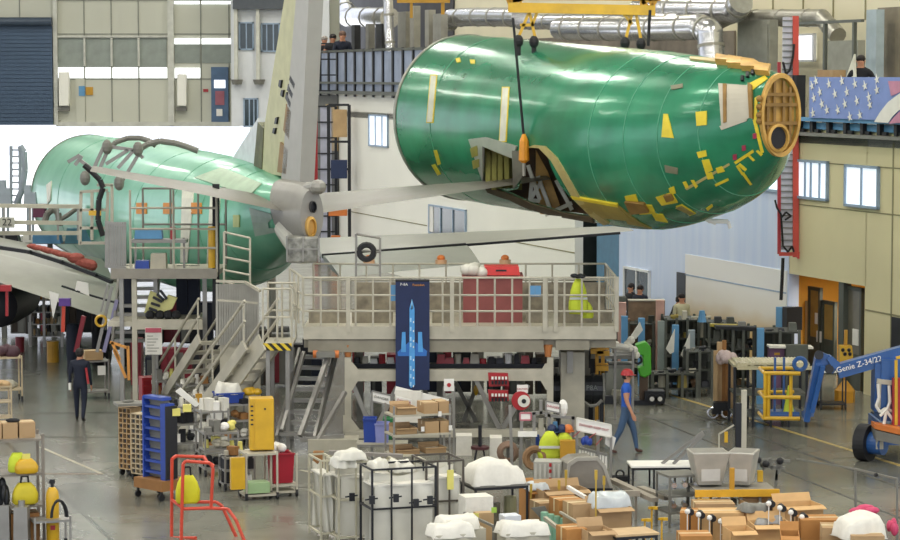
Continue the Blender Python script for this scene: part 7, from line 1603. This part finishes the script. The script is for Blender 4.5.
for i, (x, y, w_, lb) in enumerate(((764, 512, .5, 'grey bag between the long cartons'), (776, 524, .55, 'crumpled silver bag before the open cartons'), (826, 540, .7, 'grey plastic heap at the bottom edge'), (744, 538, .3, 'white papers at the bottom edge'))):
    Y = 42.9 - .1 * i; z = PY(0, y, Y).z; o = sheet_mound('plastic_bag', lb, 'bag', V((PY(x, 0, Y).x, Y, z)), w_, .4, .16, [greyp, mat('silver_film', '#9c9c98', .3, .3, bump=.6), greyp, white, white, white][i], 60 + i)
    m = MB(); m.bx(-w_ / 2 * .8, w_ / 2 * .8, .03, .35, -z, 0); m.build('bag_support', cardd, o)
Yq_ = 41.6; z = PY(0, 536, Yq_).z
sheet_mound('white_wrap_heap', 'heap of bright white wrapping on a carton at the lower right', 'wrapping', V((PY(873, 0, Yq_).x, Yq_ - .2, z - .02)), .75, .6, .42, foam, 77)
pile('pink_bundle', 'pink and black bundle lying over the white wrapping', 'bundle', V((PY(876, 0, 42.3).x, 42.3, PY(0, 515, 42.3).z)), (.28, .15, .16), mat('hot_pink', '#c8446a', .6), 8, 81); pile('pink_bundle', 'hot pink bundle at the very edge behind the white wrapping', 'bundle', V((PY(899, 0, 42).x, 42, PY(0, 532, 42).z)), (.12, .12, .25), mat('hot_pink', '#c8446a', .6), 6, 82)
# barrier posts at the right
t = thing('rope_barrier', 'thin grey post and rail barrier along the right foreground', 'barrier', G(856, 530))
for x, y0, y1 in ((855.5, 468, 530), (897, 478, 545), (888, 478, 545)):
    if x == 888: continue
    m = MB(); g_ = G(x, y1); m.bar(g_, PY(x, y0, g_.y), .04); m.build('post', greyp, t, world=True)
m = MB(); g1, g2 = G(855.5, 530), G(897, 545); m.bar(PY(855.5, 469, g1.y), PY(897, 479, g2.y), .035); m.bar(PY(797, 459, g1.y + 3.5), PY(855.5, 469, g1.y), .03); m.build('rail', greyp, t, world=True)
m = MB(); m.sph(PY(876, 475, 44.4), .04); m.build('clip', blackp, t, world=True)
# ------------------------------------------------------------------ floor lines
def gline(a, b, w_, mt, n): m = MB(); p, q = G(*a), G(*b); m.bar(p + V((0, 0, .002)), q + V((0, 0, .002)), w_, .006); return struct('trim_%d' % n, m, mt)
yl = mat('worn_yellow_line', '#b09a5c', .6, var=.3, scale=6); dl = mat('dark_floor_joint', '#4c4c46', .7, var=.3)
gline((655, 390), (905, 467), .12, yl, 20); gline((630, 392), (905, 489), .09, dl, 21); gline((600, 398), (905, 520), .06, dl, 22); gline((40, 447), (102, 474), .08, mat('pale_floor_line', '#a5a08c', .6), 23); gline((40, 437), (300, 438), .05, dl, 24); gline((42, 474), (102, 474), .07, mat('rusty_line', '#7f6a58', .7), 25); gline((640, 420), (905, 420), .05, dl, 26); gline((0, 413), (130, 413), .04, dl, 27)
gline((300, 470), (330, 476), .08, mat('pale_floor_line', '#a5a08c', .6), 28)
# ------------------------------------------------------------------ machine cell right of the platform
def blk(name, label, cat, x0, x1, yT, g, d, mt, group=None, z0=0, top=1, rz=0, bev=0):
    Y = G(450, g).y; s_ = F / Y; m = MB(); h_ = PY(0, yT, Y).z; m.box((0, d / 2, (h_ + z0) / 2), ((x1 - x0) / s_, d, h_ - z0), top=top)
    return tag(m.build(name, mt, loc=V((PY((x0 + x1) / 2, 0, Y).x, Y, 0)), rz=rz, bevel=bev), label, cat, group)
t = thing('drum_machine', 'black machine of two drums on thin legs beside the platform end', 'machine', G(580, 410)); Yd = 57.5
for x0, x1 in ((553, 578), (581, 604)): m = MB(); a, b = PY(x0, 389, Yd), PY(x1, 389, Yd); m.tube(a, b, .34, 20); m.build('drum', mat('black_drum', '#1d2024', .35), t, world=True)
for x in (556, 568, 580, 592, 603): m = MB(); a = PY(x, 389, Yd); m.tube(a - V((.02, 0, 0)), a + V((.03, 0, 0)), .37, 20); m.build('drum_band', greyp if x in (580, 603) else darkm, t, world=True)
for x in (558, 580, 602):
    for q in (-.2, .3): m = MB(); a = PY(x, 395, Yd); m.bar(V((a.x, Yd + q, 0)), V((a.x, Yd + q, a.z)), .06); m.build('leg', darkm, t, world=True)
m = MB(); m.path([PY(x, y, Yd - .35) for x, y in ((584, 402), (590, 406), (597, 405), (602, 400))], .04); m.build('hose', greyp, t, world=True)
m = MB(); 
for k in range(10): x = 555 + k * 5; m.box(PY(x, 379, Yd), (.1, .2, .08))
m.build('top_fitting', darkm, t, world=True)
text(t, 'P8A', .16, facing(PY(592, 388, Yd - .38)), mat('faded_print', '#6d736f', .6), world=True)
blk('control_cabinet', 'pale grey cabinet behind the worker in the red hard hat', 'cabinet', 608, 634, 368, 400, .8, mat('cab_grey', '#8f9088', .5))
t = thing('tube_bench', 'white wrapped tubes stacked on a bench beside the green machine', 'bench', G(618, 396)); Yt = 60.0
m = MB(); m.bx(PY(600, 0, Yt).x, PY(636, 0, Yt).x, Yt, Yt + .8, PY(0, 366, Yt).z - .06, PY(0, 365, Yt).z); m.bx(PY(600, 0, Yt).x, PY(636, 0, Yt).x, Yt, Yt + .8, PY(0, 357, Yt).z - .05, PY(0, 356, Yt).z); m.build('bench_shelf', greyp, t, world=True)
for x in (601, 617, 635): m = MB(); a = PY(x, 0, Yt); m.bar((a.x, Yt, 0), (a.x, Yt, PY(0, 348, Yt).z), .06); m.build('leg', alum, t, world=True)
for i, (x0, y0, x1, y1) in enumerate(((601, 344, 630, 348), (612, 350, 634, 350), (617, 354, 636, 355), (606, 342, 616, 345), (626, 345, 631, 340))): m = MB(); m.tube(PY(x0, y0, Yt + .1 * i), PY(x1, y1, Yt + .1 * i), .08, 10); m.sph(PY(x1, y1, Yt + .1 * i), .1, 8, 5); m.build('wrapped_tube', foam, t, world=True)
for i, (x, y, lb) in enumerate(((597, 351, 'ochre caged part on the shelf end nearest the platform, upper'), (603, 353, 'ochre block on the bench shelf beside the wrapped tubes'), (602, 368, 'ochre rail part low beside the drums'))): m = MB(); m.box((0, 0, 0), (.3, .2, .12)); m.bar((-.15, 0, .1), (.15, 0, .1), .04); p = PY(x, y, 59.2); m.bar((0, .05, -p.z), (0, .05, 0), .08); tag(m.build('ochre_part', yellowd, loc=p), lb, 'part')
for i in range(7): m = MB(); m.box((0, 0, .2), (.2, .3, .3 + .1 * (i % 3)), top=.7); p = PY(590 + i * 2.2, 374 - (i % 3) * 9, 59.8); m.bar((0, .1, -p.z), (0, .1, .1), .06); tag(m.build('dark_part', [darkm, blackp, greyp][i % 3], loc=p), 'dark machine part between the platform end and the bench', 'part', 'dark machine parts at the platform end')
# green machine
t = thing('robot_welder', 'bright green hooked machine head on a dark brown post', 'machine', G(640, 404)); Yr2 = G(640, 404).y
m = MB(); m.prism(P2([(636, 345), (646, 342), (651, 347), (651.5, 374), (645, 378), (640, 376), (638, 368), (643, 366), (643, 356), (637, 354)], Yr2 - .2), (0, .45, 0)); m.build('green_head', green, t, world=True, bevel=.03)
m = MB(); a = PY(643.5, 375, Yr2); m.bar(V((a.x, Yr2, 0)), V((a.x, Yr2, a.z + .1)), .2); m.build('post', mat('brown_post', '#5c4a3a', .6), t, world=True)
m = MB(); m.torus(PY(638, 360, Yr2 - .2), .09, .03, 'y'); m.build('ring', blackp, t, world=True)
m = MB(); m.box(V((a.x, Yr2, .06)), (.6, .5, .12)); m.build('base_plate', darkm, t, world=True)
t = thing('low_pump_cart', 'low black pump cart with a white hubbed wheel beside the green machine', 'cart', G(656, 404)); Yp = G(656, 404).y
m = MB(); m.box(PY(654, 396, Yp), (.5, .5, .3)); m.build('pump_body', darkm, t, world=True); 
for x in (652, 660): m = MB(); a = PY(x, 399, Yp - .3); m.tube(a, a + V((.0, .1, 0)), .13, 16); m.build('wheel', blackp, t, world=True); m = MB(); m.tube(a - V((0, .01, 0)), a, .06, 12); m.build('hub', white, t, world=True)
# ------------------------------------------------------------------ the wall of assembly racks (600..800)
def wp(px, o): return RW.hit(px, 300, o)
rnd = random.Random(99)
dkr = mat('rack_dark_olive', '#3a3d35', .6, var=.3, scale=4); mid = mat('rack_mid_grey', '#555850', .6, var=.2)
def bigrack(label, x0, x1, yT, Y, d=1.2, rows=4, seed=1, bars=5, mt=None):
    rnd = random.Random(seed); xa, xb = PY(x0, 0, Y).x, PY(x1, 0, Y).x; zt3 = PY(0, yT, Y).z
    t = thing('assembly_rack', label, 'rack', V(((xa + xb) / 2, Y, 0)))
    for i in range(bars): x = xa + (xb - xa) * i / (bars - 1); [MB().bar((x, q, 0), (x, q, zt3), .07).build('upright', mid, t, world=True) for q in (Y, Y + d)]
    for j in range(rows): z = .25 + (zt3 - .3) * j / (rows - 1); m = MB(); m.bx(xa, xb, Y, Y + d, z - .04, z); m.build('shelf', mt or dkr, t, world=True)
    m = MB(); m.bx(xa, xb, Y + d, Y + d + .03, .3, zt3 - .1); m.build('back_mesh', dkr, t, world=True)
    k = 0
    for j in range(rows):
        z = .25 + (zt3 - .3) * j / (rows - 1); x = xa + .12
        while x < xb - .1:
            w_ = .1 + .22 * rnd.random(); hh = .12 + .3 * rnd.random() if j < rows - 1 else .06 + .16 * rnd.random(); c = [darkm, blackp, mid, greyp, dkr, mat('dull_yellow_part', '#8f7f3a', .6), mat('brown_part', '#6a5238', .6), steelw, dkr, darkm][rnd.randrange(10)]; m = MB(); q = rnd.randrange(3)
            if q == 0: m.box((0, 0, hh / 2), (w_ * .8, .3, hh), top=.8)
            elif q == 1: m.tube((0, 0, 0), (0, 0, hh), w_ * .35, 9)
            else: m.tube((-w_ * .4, 0, hh * .3), (w_ * .4, 0, hh * .4), hh * .25, 8); m.box((0, 0, hh * .1), (w_ * .4, .1, hh * .2))
            lc = '%s %s part on shelf %s of the %s' % (cname(c), ('tapered', 'round', 'lying')[q], ('one', 'two', 'three', 'four')[j], label[:60].rsplit(' ', 1)[0] if len(label) > 60 else label); lc = ' '.join(lc.split()[:15]); tag(m.build('stored_part', c, loc=V((x + w_ / 2, Y + .25, z))), lc, 'part', lc + ' (alike)'); x += w_ + .06
    return t
bigrack('dark assembly rack directly right of the platform end', 618, 668, 322, 68.5, seed=1, rows=3)
bigrack('dark assembly rack behind the white hanging sheets', 668, 712, 318, 67, seed=2, rows=4)
bigrack('dark assembly rack beside the brown upright timbers', 712, 738, 322, 65.5, seed=3, rows=4, bars=3)
bigrack('dark assembly rack next to the blue column under the mural', 736, 757, 328, 64.5, seed=4, rows=4, bars=3)
bigrack('low bolt rack with violet boxes right of the blue column', 764, 803, 330, 63.5, seed=5, rows=3, bars=3)
bigrack('low front rack of dark parts under the white sheets', 655, 700, 372, 64.0, seed=6, rows=2, d=.8, bars=4)
bigrack('low front rack left of the brown timbers', 690, 715, 350, 64.2, seed=7, rows=3, d=.8, bars=3)
def post_(label, x, y0, y1, Y, mt, w_=.12, name='rack_column', dd=None): a = PY(x, y0, Y); b = PY(x, y1, Y); m = MB(); m.bar(V((a.x, Y, 0)), a, w_, dd or w_); return tag(m.build(name, mt), label, 'column')
for x, y0, y1, Y, mt, lb in ((624.5, 316, 345, 66.8, blues, 'soft blue rack column nearest the platform'), (641.5, 318, 345, 66.5, blues, 'soft blue rack column with a white sheet tied to it'), (661, 321, 360, 66.2, mat('grey_green_col', '#8a938c', .5), 'pale grey rack column between the blue ones'), (675.5, 325, 364, 65.8, blues, 'soft blue rack column between two white sheets'), (691.5, 330, 370, 65.4, mat('grey_blue_col', '#97a3a6', .5), 'pale grey blue rack column next to the second large sheet'), (760.5, 328, 360, 62.9, blues, 'blue column right of the dark racks under the mural')): post_(lb, x, y0, y1, Y, mt, .17)
for k, (pts, Y, lb) in enumerate((([(640, 322), (643, 330), (636, 339), (631, 336)], 66.2, 'small white sheet hung from the second blue column'), ([(675, 329), (674, 352), (670, 354), (666, 349)], 65.5, 'white sheet hung left of the third blue column'), ([(690, 333), (690, 352), (685, 360), (681, 355)], 65.1, 'white sheet hung from the pale grey blue column'))): m = MB(); m.prism(P2(pts, Y), (0, .08, 0)); tag(m.build('hanging_sheet', foam), lb, 'sheet')
# clutter along the rack tops
bench_tops = [(700, 735, 322, 65), (735, 790, 325, 64), (620, 690, 316, 68)]
m = MB(); Yk = 69.3; m.bx(PY(630, 0, Yk).x, PY(667, 0, Yk).x, Yk, Yk + .3, 0, PY(0, 301, Yk).z); o = tag(m.build('brown_counter', mat('brown_counter', '#7d6750', .6, var=.3, scale=5)), 'brown counter with a pale edge in front of the mural window people', 'counter')
m = MB(); m.bx(PY(630, 0, Yk).x, PY(667, 0, Yk).x, Yk - .05, Yk + .35, PY(0, 301, Yk).z, PY(0, 300, Yk).z); m.build('counter_edge', steelw, o, world=True)
m = MB(); m.bx(PY(617, 0, Yk).x, PY(628, 0, Yk).x, Yk, Yk + .4, 0, PY(0, 297, Yk).z); tag(m.build('grey_crate', mid), 'grey crate beside the brown counter', 'crate')
for x, y, mt, lb in ((622, 311, mat('salmon', '#c49a8c', .6), 'salmon box by the grey crate'), (660, 309, mat('salmon', '#c49a8c', .6), 'salmon box in front of the person in black coat')): m = MB(); p = PY(x, y, 68.3); m.box((0, 0, -p.z / 2 + .12), (.22, .2, p.z + .24)); tag(m.build('salmon_box', mt, loc=p), lb, 'box')
m = MB(); p = PY(702, 322, 64.9); m.tube(p, p + V((0, 0, .3)), .12, 10, .07); tag(m.build('blue_jug', blues), 'pale blue jug on the rack tops', 'jug')
m = MB(); m.bar(PY(710, 325, 64.9), PY(745, 326, 64.9), .2, .07); tag(m.build('yellow_strip', mat('dull_yellow', '#b3a23a', .5)), 'long dull yellow edge on the rack tops', 'lid')
m = MB(); m.bar(PY(715, 327, 64.6), PY(755, 328, 64.6), .4, .08); tag(m.build('cover_strip', blackp), 'long black cover strip on the rack tops', 'cover')
m = MB(); m.bar(PY(768, 346, 62.8), PY(812, 347, 62.8), .5, .05); tag(m.build('white_shelf_edge', foam), 'white shelf board over the violet boxes', 'shelf')
vio = mat('violet_box', '#6a4a66', .6)
for x, lb in ((776, 'violet box with a yellow mark, nearer the blue column'), (794, 'violet box with a yellow mark, nearer the orange room')): m = MB(); p = PY(x, 353, 62.9); m.box((0, 0, -p.z / 2 + .1), (.38, .4, p.z + .2)); o = tag(m.build('violet_box', vio, loc=p), lb, 'box'); m = MB(); m.box((.0, -.21, .0), (.14, .01, .06)); m.build('yellow_mark', yellowd, o)
# grey door screens
m = MB(); a = PY(790, 340, 62); m.bx(PY(790, 0, 62.5).x, PY(812, 0, 62.5).x, 62.5, 62.7, 0, PY(0, 345, 62.5).z); tag(m.build('low_grey_screen', mid), 'low grey screen in front of the orange room', 'screen')
# brown timbers
for i, (x, y0, w_, mt) in enumerate(((720, 342, .14, wood), (724, 340, .1, cardd), (728, 352, .16, cardd), (715, 350, .1, wood), (732, 356, .1, wood))): a = PY(x, y0, 60.5); m = MB(); m.bar(V((a.x, 60.5 - .05 * i, 0)), V((a.x, 60.5 - .05 * i, a.z)), w_); tag(m.build('timber', mt), 'brown upright timber bundled before the dark racks', 'timber', 'brown timbers before the dark racks')
pile('pink_bag', 'pinkish white bag tied on the brown timbers', 'bag', PY(726, 362, 60), (.22, .15, .3), mat('pinkish_white', '#cdb9b4', .7), 9, 91)
# roller table, motor, trolley under
t = thing('roller_table', 'cream roller conveyor table before the violet boxes', 'conveyor', G(770, 400)); Yv = 58.6
m = MB(); m.bx(PY(737, 0, Yv).x, PY(812, 0, Yv).x, Yv, Yv + 1.2, PY(0, 366, Yv).z - .05, PY(0, 365, Yv).z); m.bar(PY(737, 368, Yv - .05), PY(812, 368, Yv - .05), .05, .08); m.build('conveyor_bed', mat('cream_bed', '#b8b08c', .5), t, world=True)
for i in range(22): x = 739 + i * 3.3; m = MB(); a = PY(x, 364.5, Yv); m.tube(a, a + V((0, 1.2, 0)), .045, 8); m.build('roller', mat('cream_roller', '#c2ba98', .4), t, world=True)
for x in (738, 757, 775, 793, 811):
    for q in (Yv, Yv + 1.1): m = MB(); a = PY(x, 0, Yv); m.bar((a.x, q, 0), (a.x, q, PY(0, 367, Yv).z), .06); m.build('leg', darkm, t, world=True)
m = MB(); m.bx(PY(738, 0, Yv).x, PY(811, 0, Yv).x, Yv, Yv + 1.1, .25, .3); m.bx(PY(738, 0, Yv).x, PY(811, 0, Yv).x, Yv, Yv + 1.1, .75, .8); m.build('lower_shelf', mid, t, world=True)
t = thing('floor_machine', 'small black cased pump lying on the floor before the timbers', 'pump', G(722, 419)); Yn = G(722, 419).y
m = MB(); m.box(V((PY(724, 0, Yn).x, Yn, .32)), (.36, .3, .2)); m.box(PY(716, 411, Yn), (.2, .25, .14)); m.build('pump_case', blackp, t, world=True); m = MB(); m.torus(V((PY(716, 0, Yn).x, Yn - .05, .16)), .12, .03, 'y'); m.torus(V((PY(730, 0, Yn).x, Yn - .05, .16)), .12, .03, 'y'); m.build('tube_foot', chrome, t, world=True)
# trolley right of the boom basket (820..850, 368..415)
c_ = cart('dark trolley with a white top right of the blue boom knuckle', (833, 410), .62, .5, 1.0, (.16, .97), darkm, top=white, rz=0)
t = thing('parts_hoist', 'yellow hoist column with a ridged base beside the dark trolley', 'hoist', G(846, 402)); Yo = G(846, 402).y
m = MB(); m.prism(P2([(840, 346), (852, 346), (853, 355), (853, 375), (840, 375)], Yo), (0, .3, 0)); m.build('control_head', yellow, t, world=True)
m = MB()
for x, y in ((843, 350), (849, 350), (845, 354), (850, 354)): m.sph(PY(x, y, Yo - .02), .05, 8, 5)
m.build('button', darkm, t, world=True)
m = MB(); a = PY(846, 288, Yo); m.bar(V((a.x, Yo + .15, 0)), PY(846, 330, Yo + .15), .08); m.build('hoist_column', yellowd, t, world=True)
m = MB(); p = V((a.x, Yo, 0)); m.tube(p, p + V((0, 0, .3)), .26, 8, .26); m.tube(p + V((0, 0, .3)), p + V((0, 0, .55)), .26, 8, .06); m.build('base_cone', mat('amber_base', '#c08a28', .5), t, world=True)
# ------------------------------------------------------------------ blue boom lift
t = thing('boom_lift', 'blue boom lift with a yellow railed basket at its low end', 'lift', G(870, 430)); YL = 53.5; YB = 55.0
m = MB(); m.bar(PY(837, 371, YL), PY(905, 352, YL), .3, .3); m.prism(P2([(827, 359), (832, 356), (840, 363), (838, 371), (832, 367)], YL - .2), (0, .4, 0)); m.build('main_boom', blue, t, world=True)
m = MB(); m.bar(PY(818, 358, YL), PY(828, 362, YL), .22, .3); m.bar(PY(826, 360, YL), PY(836, 369, YL), .2, .26); m.build('knuckle', blue, t, world=True)
m = MB(); m.tube(PY(829, 369, YL - .2), PY(829, 369, YL + .2), .1, 14); m.tube(PY(819, 355, YL - .2), PY(819, 355, YL + .2), .1, 14); m.build('pivot', darkm, t, world=True)
m = MB(); m.bar(PY(818, 357, YL), PY(806, 420, YL + .3), .13, .26); m.bar(PY(823, 366, YL - .2), PY(812, 412, YL), .09, .12); m.build('lower_arm', blue, t, world=True)
Mt = Matrix.Translation(PY(859, 364.5, YL - .21)) @ Matrix.Rotation(radians(15.5), 4, 'Y').inverted() @ Matrix.Rotation(radians(90), 4, 'X'); text(t, 'Genie Z-34/22', .17, Mt, white, world=True)
m = MB(); m.bar(PY(885, 362, YL), PY(884, 410, YL), .5, .5); m.bx(PY(884, 0, YL).x, PY(905, 0, YL).x, YL - .3, YL + .6, .9, PY(0, 358, YL).z); m.build('turret', blue, t, world=True)
m = MB(); m.bar(PY(877, 381, YL - .3), PY(895, 383, YL - .3), .1, .1); m.bar(PY(880, 382, YL - .35), PY(879, 408, YL - .35), .05); m.bar(PY(889, 384, YL - .35), PY(889, 408, YL - .35), .05); m.build('white_bracket', steelw, t, world=True)
m = MB(); m.path([PY(x, y, YL - .4) for x, y in ((878, 384), (879, 398), (876, 406), (880, 412), (886, 408), (893, 412))], .035); m.path([PY(x, y, YL - .45) for x, y in ((889, 386), (890, 402), (886, 412), (884, 424))], .035); m.path([PY(x, y, YL - .45) for x, y in ((880, 416), (886, 410), (893, 420), (895, 430))], .035); m.build('white_hose', foam, t, world=True)
m = MB(); m.bar(PY(896, 360, YL - .6), PY(896, 425, YL - .6), .06); m.bar(PY(896, 358, YL - .6), PY(905, 356, YL - .6), .06); m.build('yellow_guard', yellow, t, world=True)
m = MB(); m.bx(PY(898, 0, YL - .5).x, PY(910, 0, YL - .5).x, YL - .6, YL - .4, PY(0, 425, YL - .5).z, PY(0, 378, YL - .5).z); m.build('red_cover', red, t, world=True)
m = MB(); m.hexa([PY(875, 424, YL - .6), PY(905, 430, YL - 1.2), PY(905, 436, YL - 1.2), PY(875, 429, YL - .6)] + [p + V((0, .5, 0)) for p in (PY(875, 424, YL - .6), PY(905, 430, YL - 1.2), PY(905, 436, YL - 1.2), PY(875, 429, YL - .6))]); m.build('orange_bumper', orange, t, world=True)
m = MB(); m.hexa([PY(875, 430, YL - .6), PY(905, 437, YL - 1.2), PY(905, 446, YL - 1.2), PY(876, 440, YL - .6)] + [p + V((0, .6, 0)) for p in (PY(875, 430, YL - .6), PY(905, 437, YL - 1.2), PY(905, 446, YL - 1.2), PY(876, 440, YL - .6))]); m.build('chassis_block', greyp, t, world=True)
def wheel(c, r, w_, ax=V((1, 0, 0)), par=t):
    m = MB(); m.tube(c - ax * w_ / 2, c + ax * w_ / 2, r, 28); m.build('tyre', blackp, par, world=True); m = MB(); m.tube(c - ax * (w_ / 2 + .02), c + ax * (w_ / 2 + .3), r * .62, 24); m.build('wheel_hub', blue, par, world=True); m = MB(); m.box(c + ax * (w_ / 2 + .15) - V((0, r * .63, -.02)), (.16, .02, .22)); m.build('hub_label', steelw, par, world=True)
wc = PY(866, 421, YL); wheel(V((wc.x, YL, .4)), .4, .26, V((cos(radians(-35)), sin(radians(-35)), 0)))
wheel(V((wc.x + .6, YL + 2.0, .4)), .4, .26)
m = MB(); m.box((wc.x + 1.0, YL + 1, .55), (1.2, 2.2, .4)); m.build('chassis', blue, t, world=True)
# basket
bz0 = PY(0, 419, YB).z; x0, x1 = PY(768, 0, YB).x, PY(804, 0, YB).x
m = MB(); m.bx(x0, x1, YB, YB + .9, bz0, bz0 + .1); m.bx(x0 + .05, x1, YB + .02, YB + .05, bz0, PY(0, 412, YB).z); m.build('basket_floor', blue, t, world=True)
ytop = PY(0, 373, YB).z
for z in (ytop, PY(0, 397, YB).z, bz0 + .02): m = MB(); m.tube((x0, YB, z), (x1, YB - .1, z), .045, 8); m.tube((x0, YB + .9, z), (x1, YB + .9, z), .04, 8); m.tube((x0, YB, z), (x0, YB + .9, z), .04, 8); m.build('basket_rail', yellow, t, world=True)
for x in (x0 + .02, x0 + .1, x0 + (x1 - x0) * .75): m = MB(); m.tube((x, YB, bz0), (x, YB, ytop), .04, 8); m.build('basket_post', yellow, t, world=True)
for x in (x0 + .3, x0 + .5): m = MB(); m.bar((x, YB + .5, bz0), (x, YB + .5, PY(0, 360, YB).z), .05); m.build('blue_post', blue, t, world=True)
m = MB(); m.torus(PY(800, 364, YB), .13, .05, 'y'); m.build('blue_reel', blue, t, world=True)
m = MB(); m.bar(PY(804, 414, YB + .3), PY(811, 414, YL + .6), .12); m.build('basket_mount', blue, t, world=True)
m = MB(); m.tube((x0 + .6, YB + .4, bz0 + .1), (x0 + .6, YB + .4, bz0 + .7), .12, 10, .02); tag(m.build('lime_cone', hivis), 'lime cone standing in the yellow railed basket', 'cone')
# dark clutter strip on the floor by the platform right end
for i, (x, y, w_, h_, mt) in enumerate(((617, 402, .3, .3, steelw), (609, 404, .25, .2, darkm), (623, 404, .2, .2, greyp))): m = MB(); m.box((0, .1, h_ / 2), (w_, .25, h_), top=.8); tag(m.build('floor_item', mt, loc=G(x, y)), ['pale', 'dark', 'grey'][i] + ' low box on the floor behind the worker with the red hard hat', 'box')
# dark corner opening at the right edge
m = MB(); RW.pslab(m, 893, 317, 935, 352, .0, .03); struct('door_10', m, darkm)
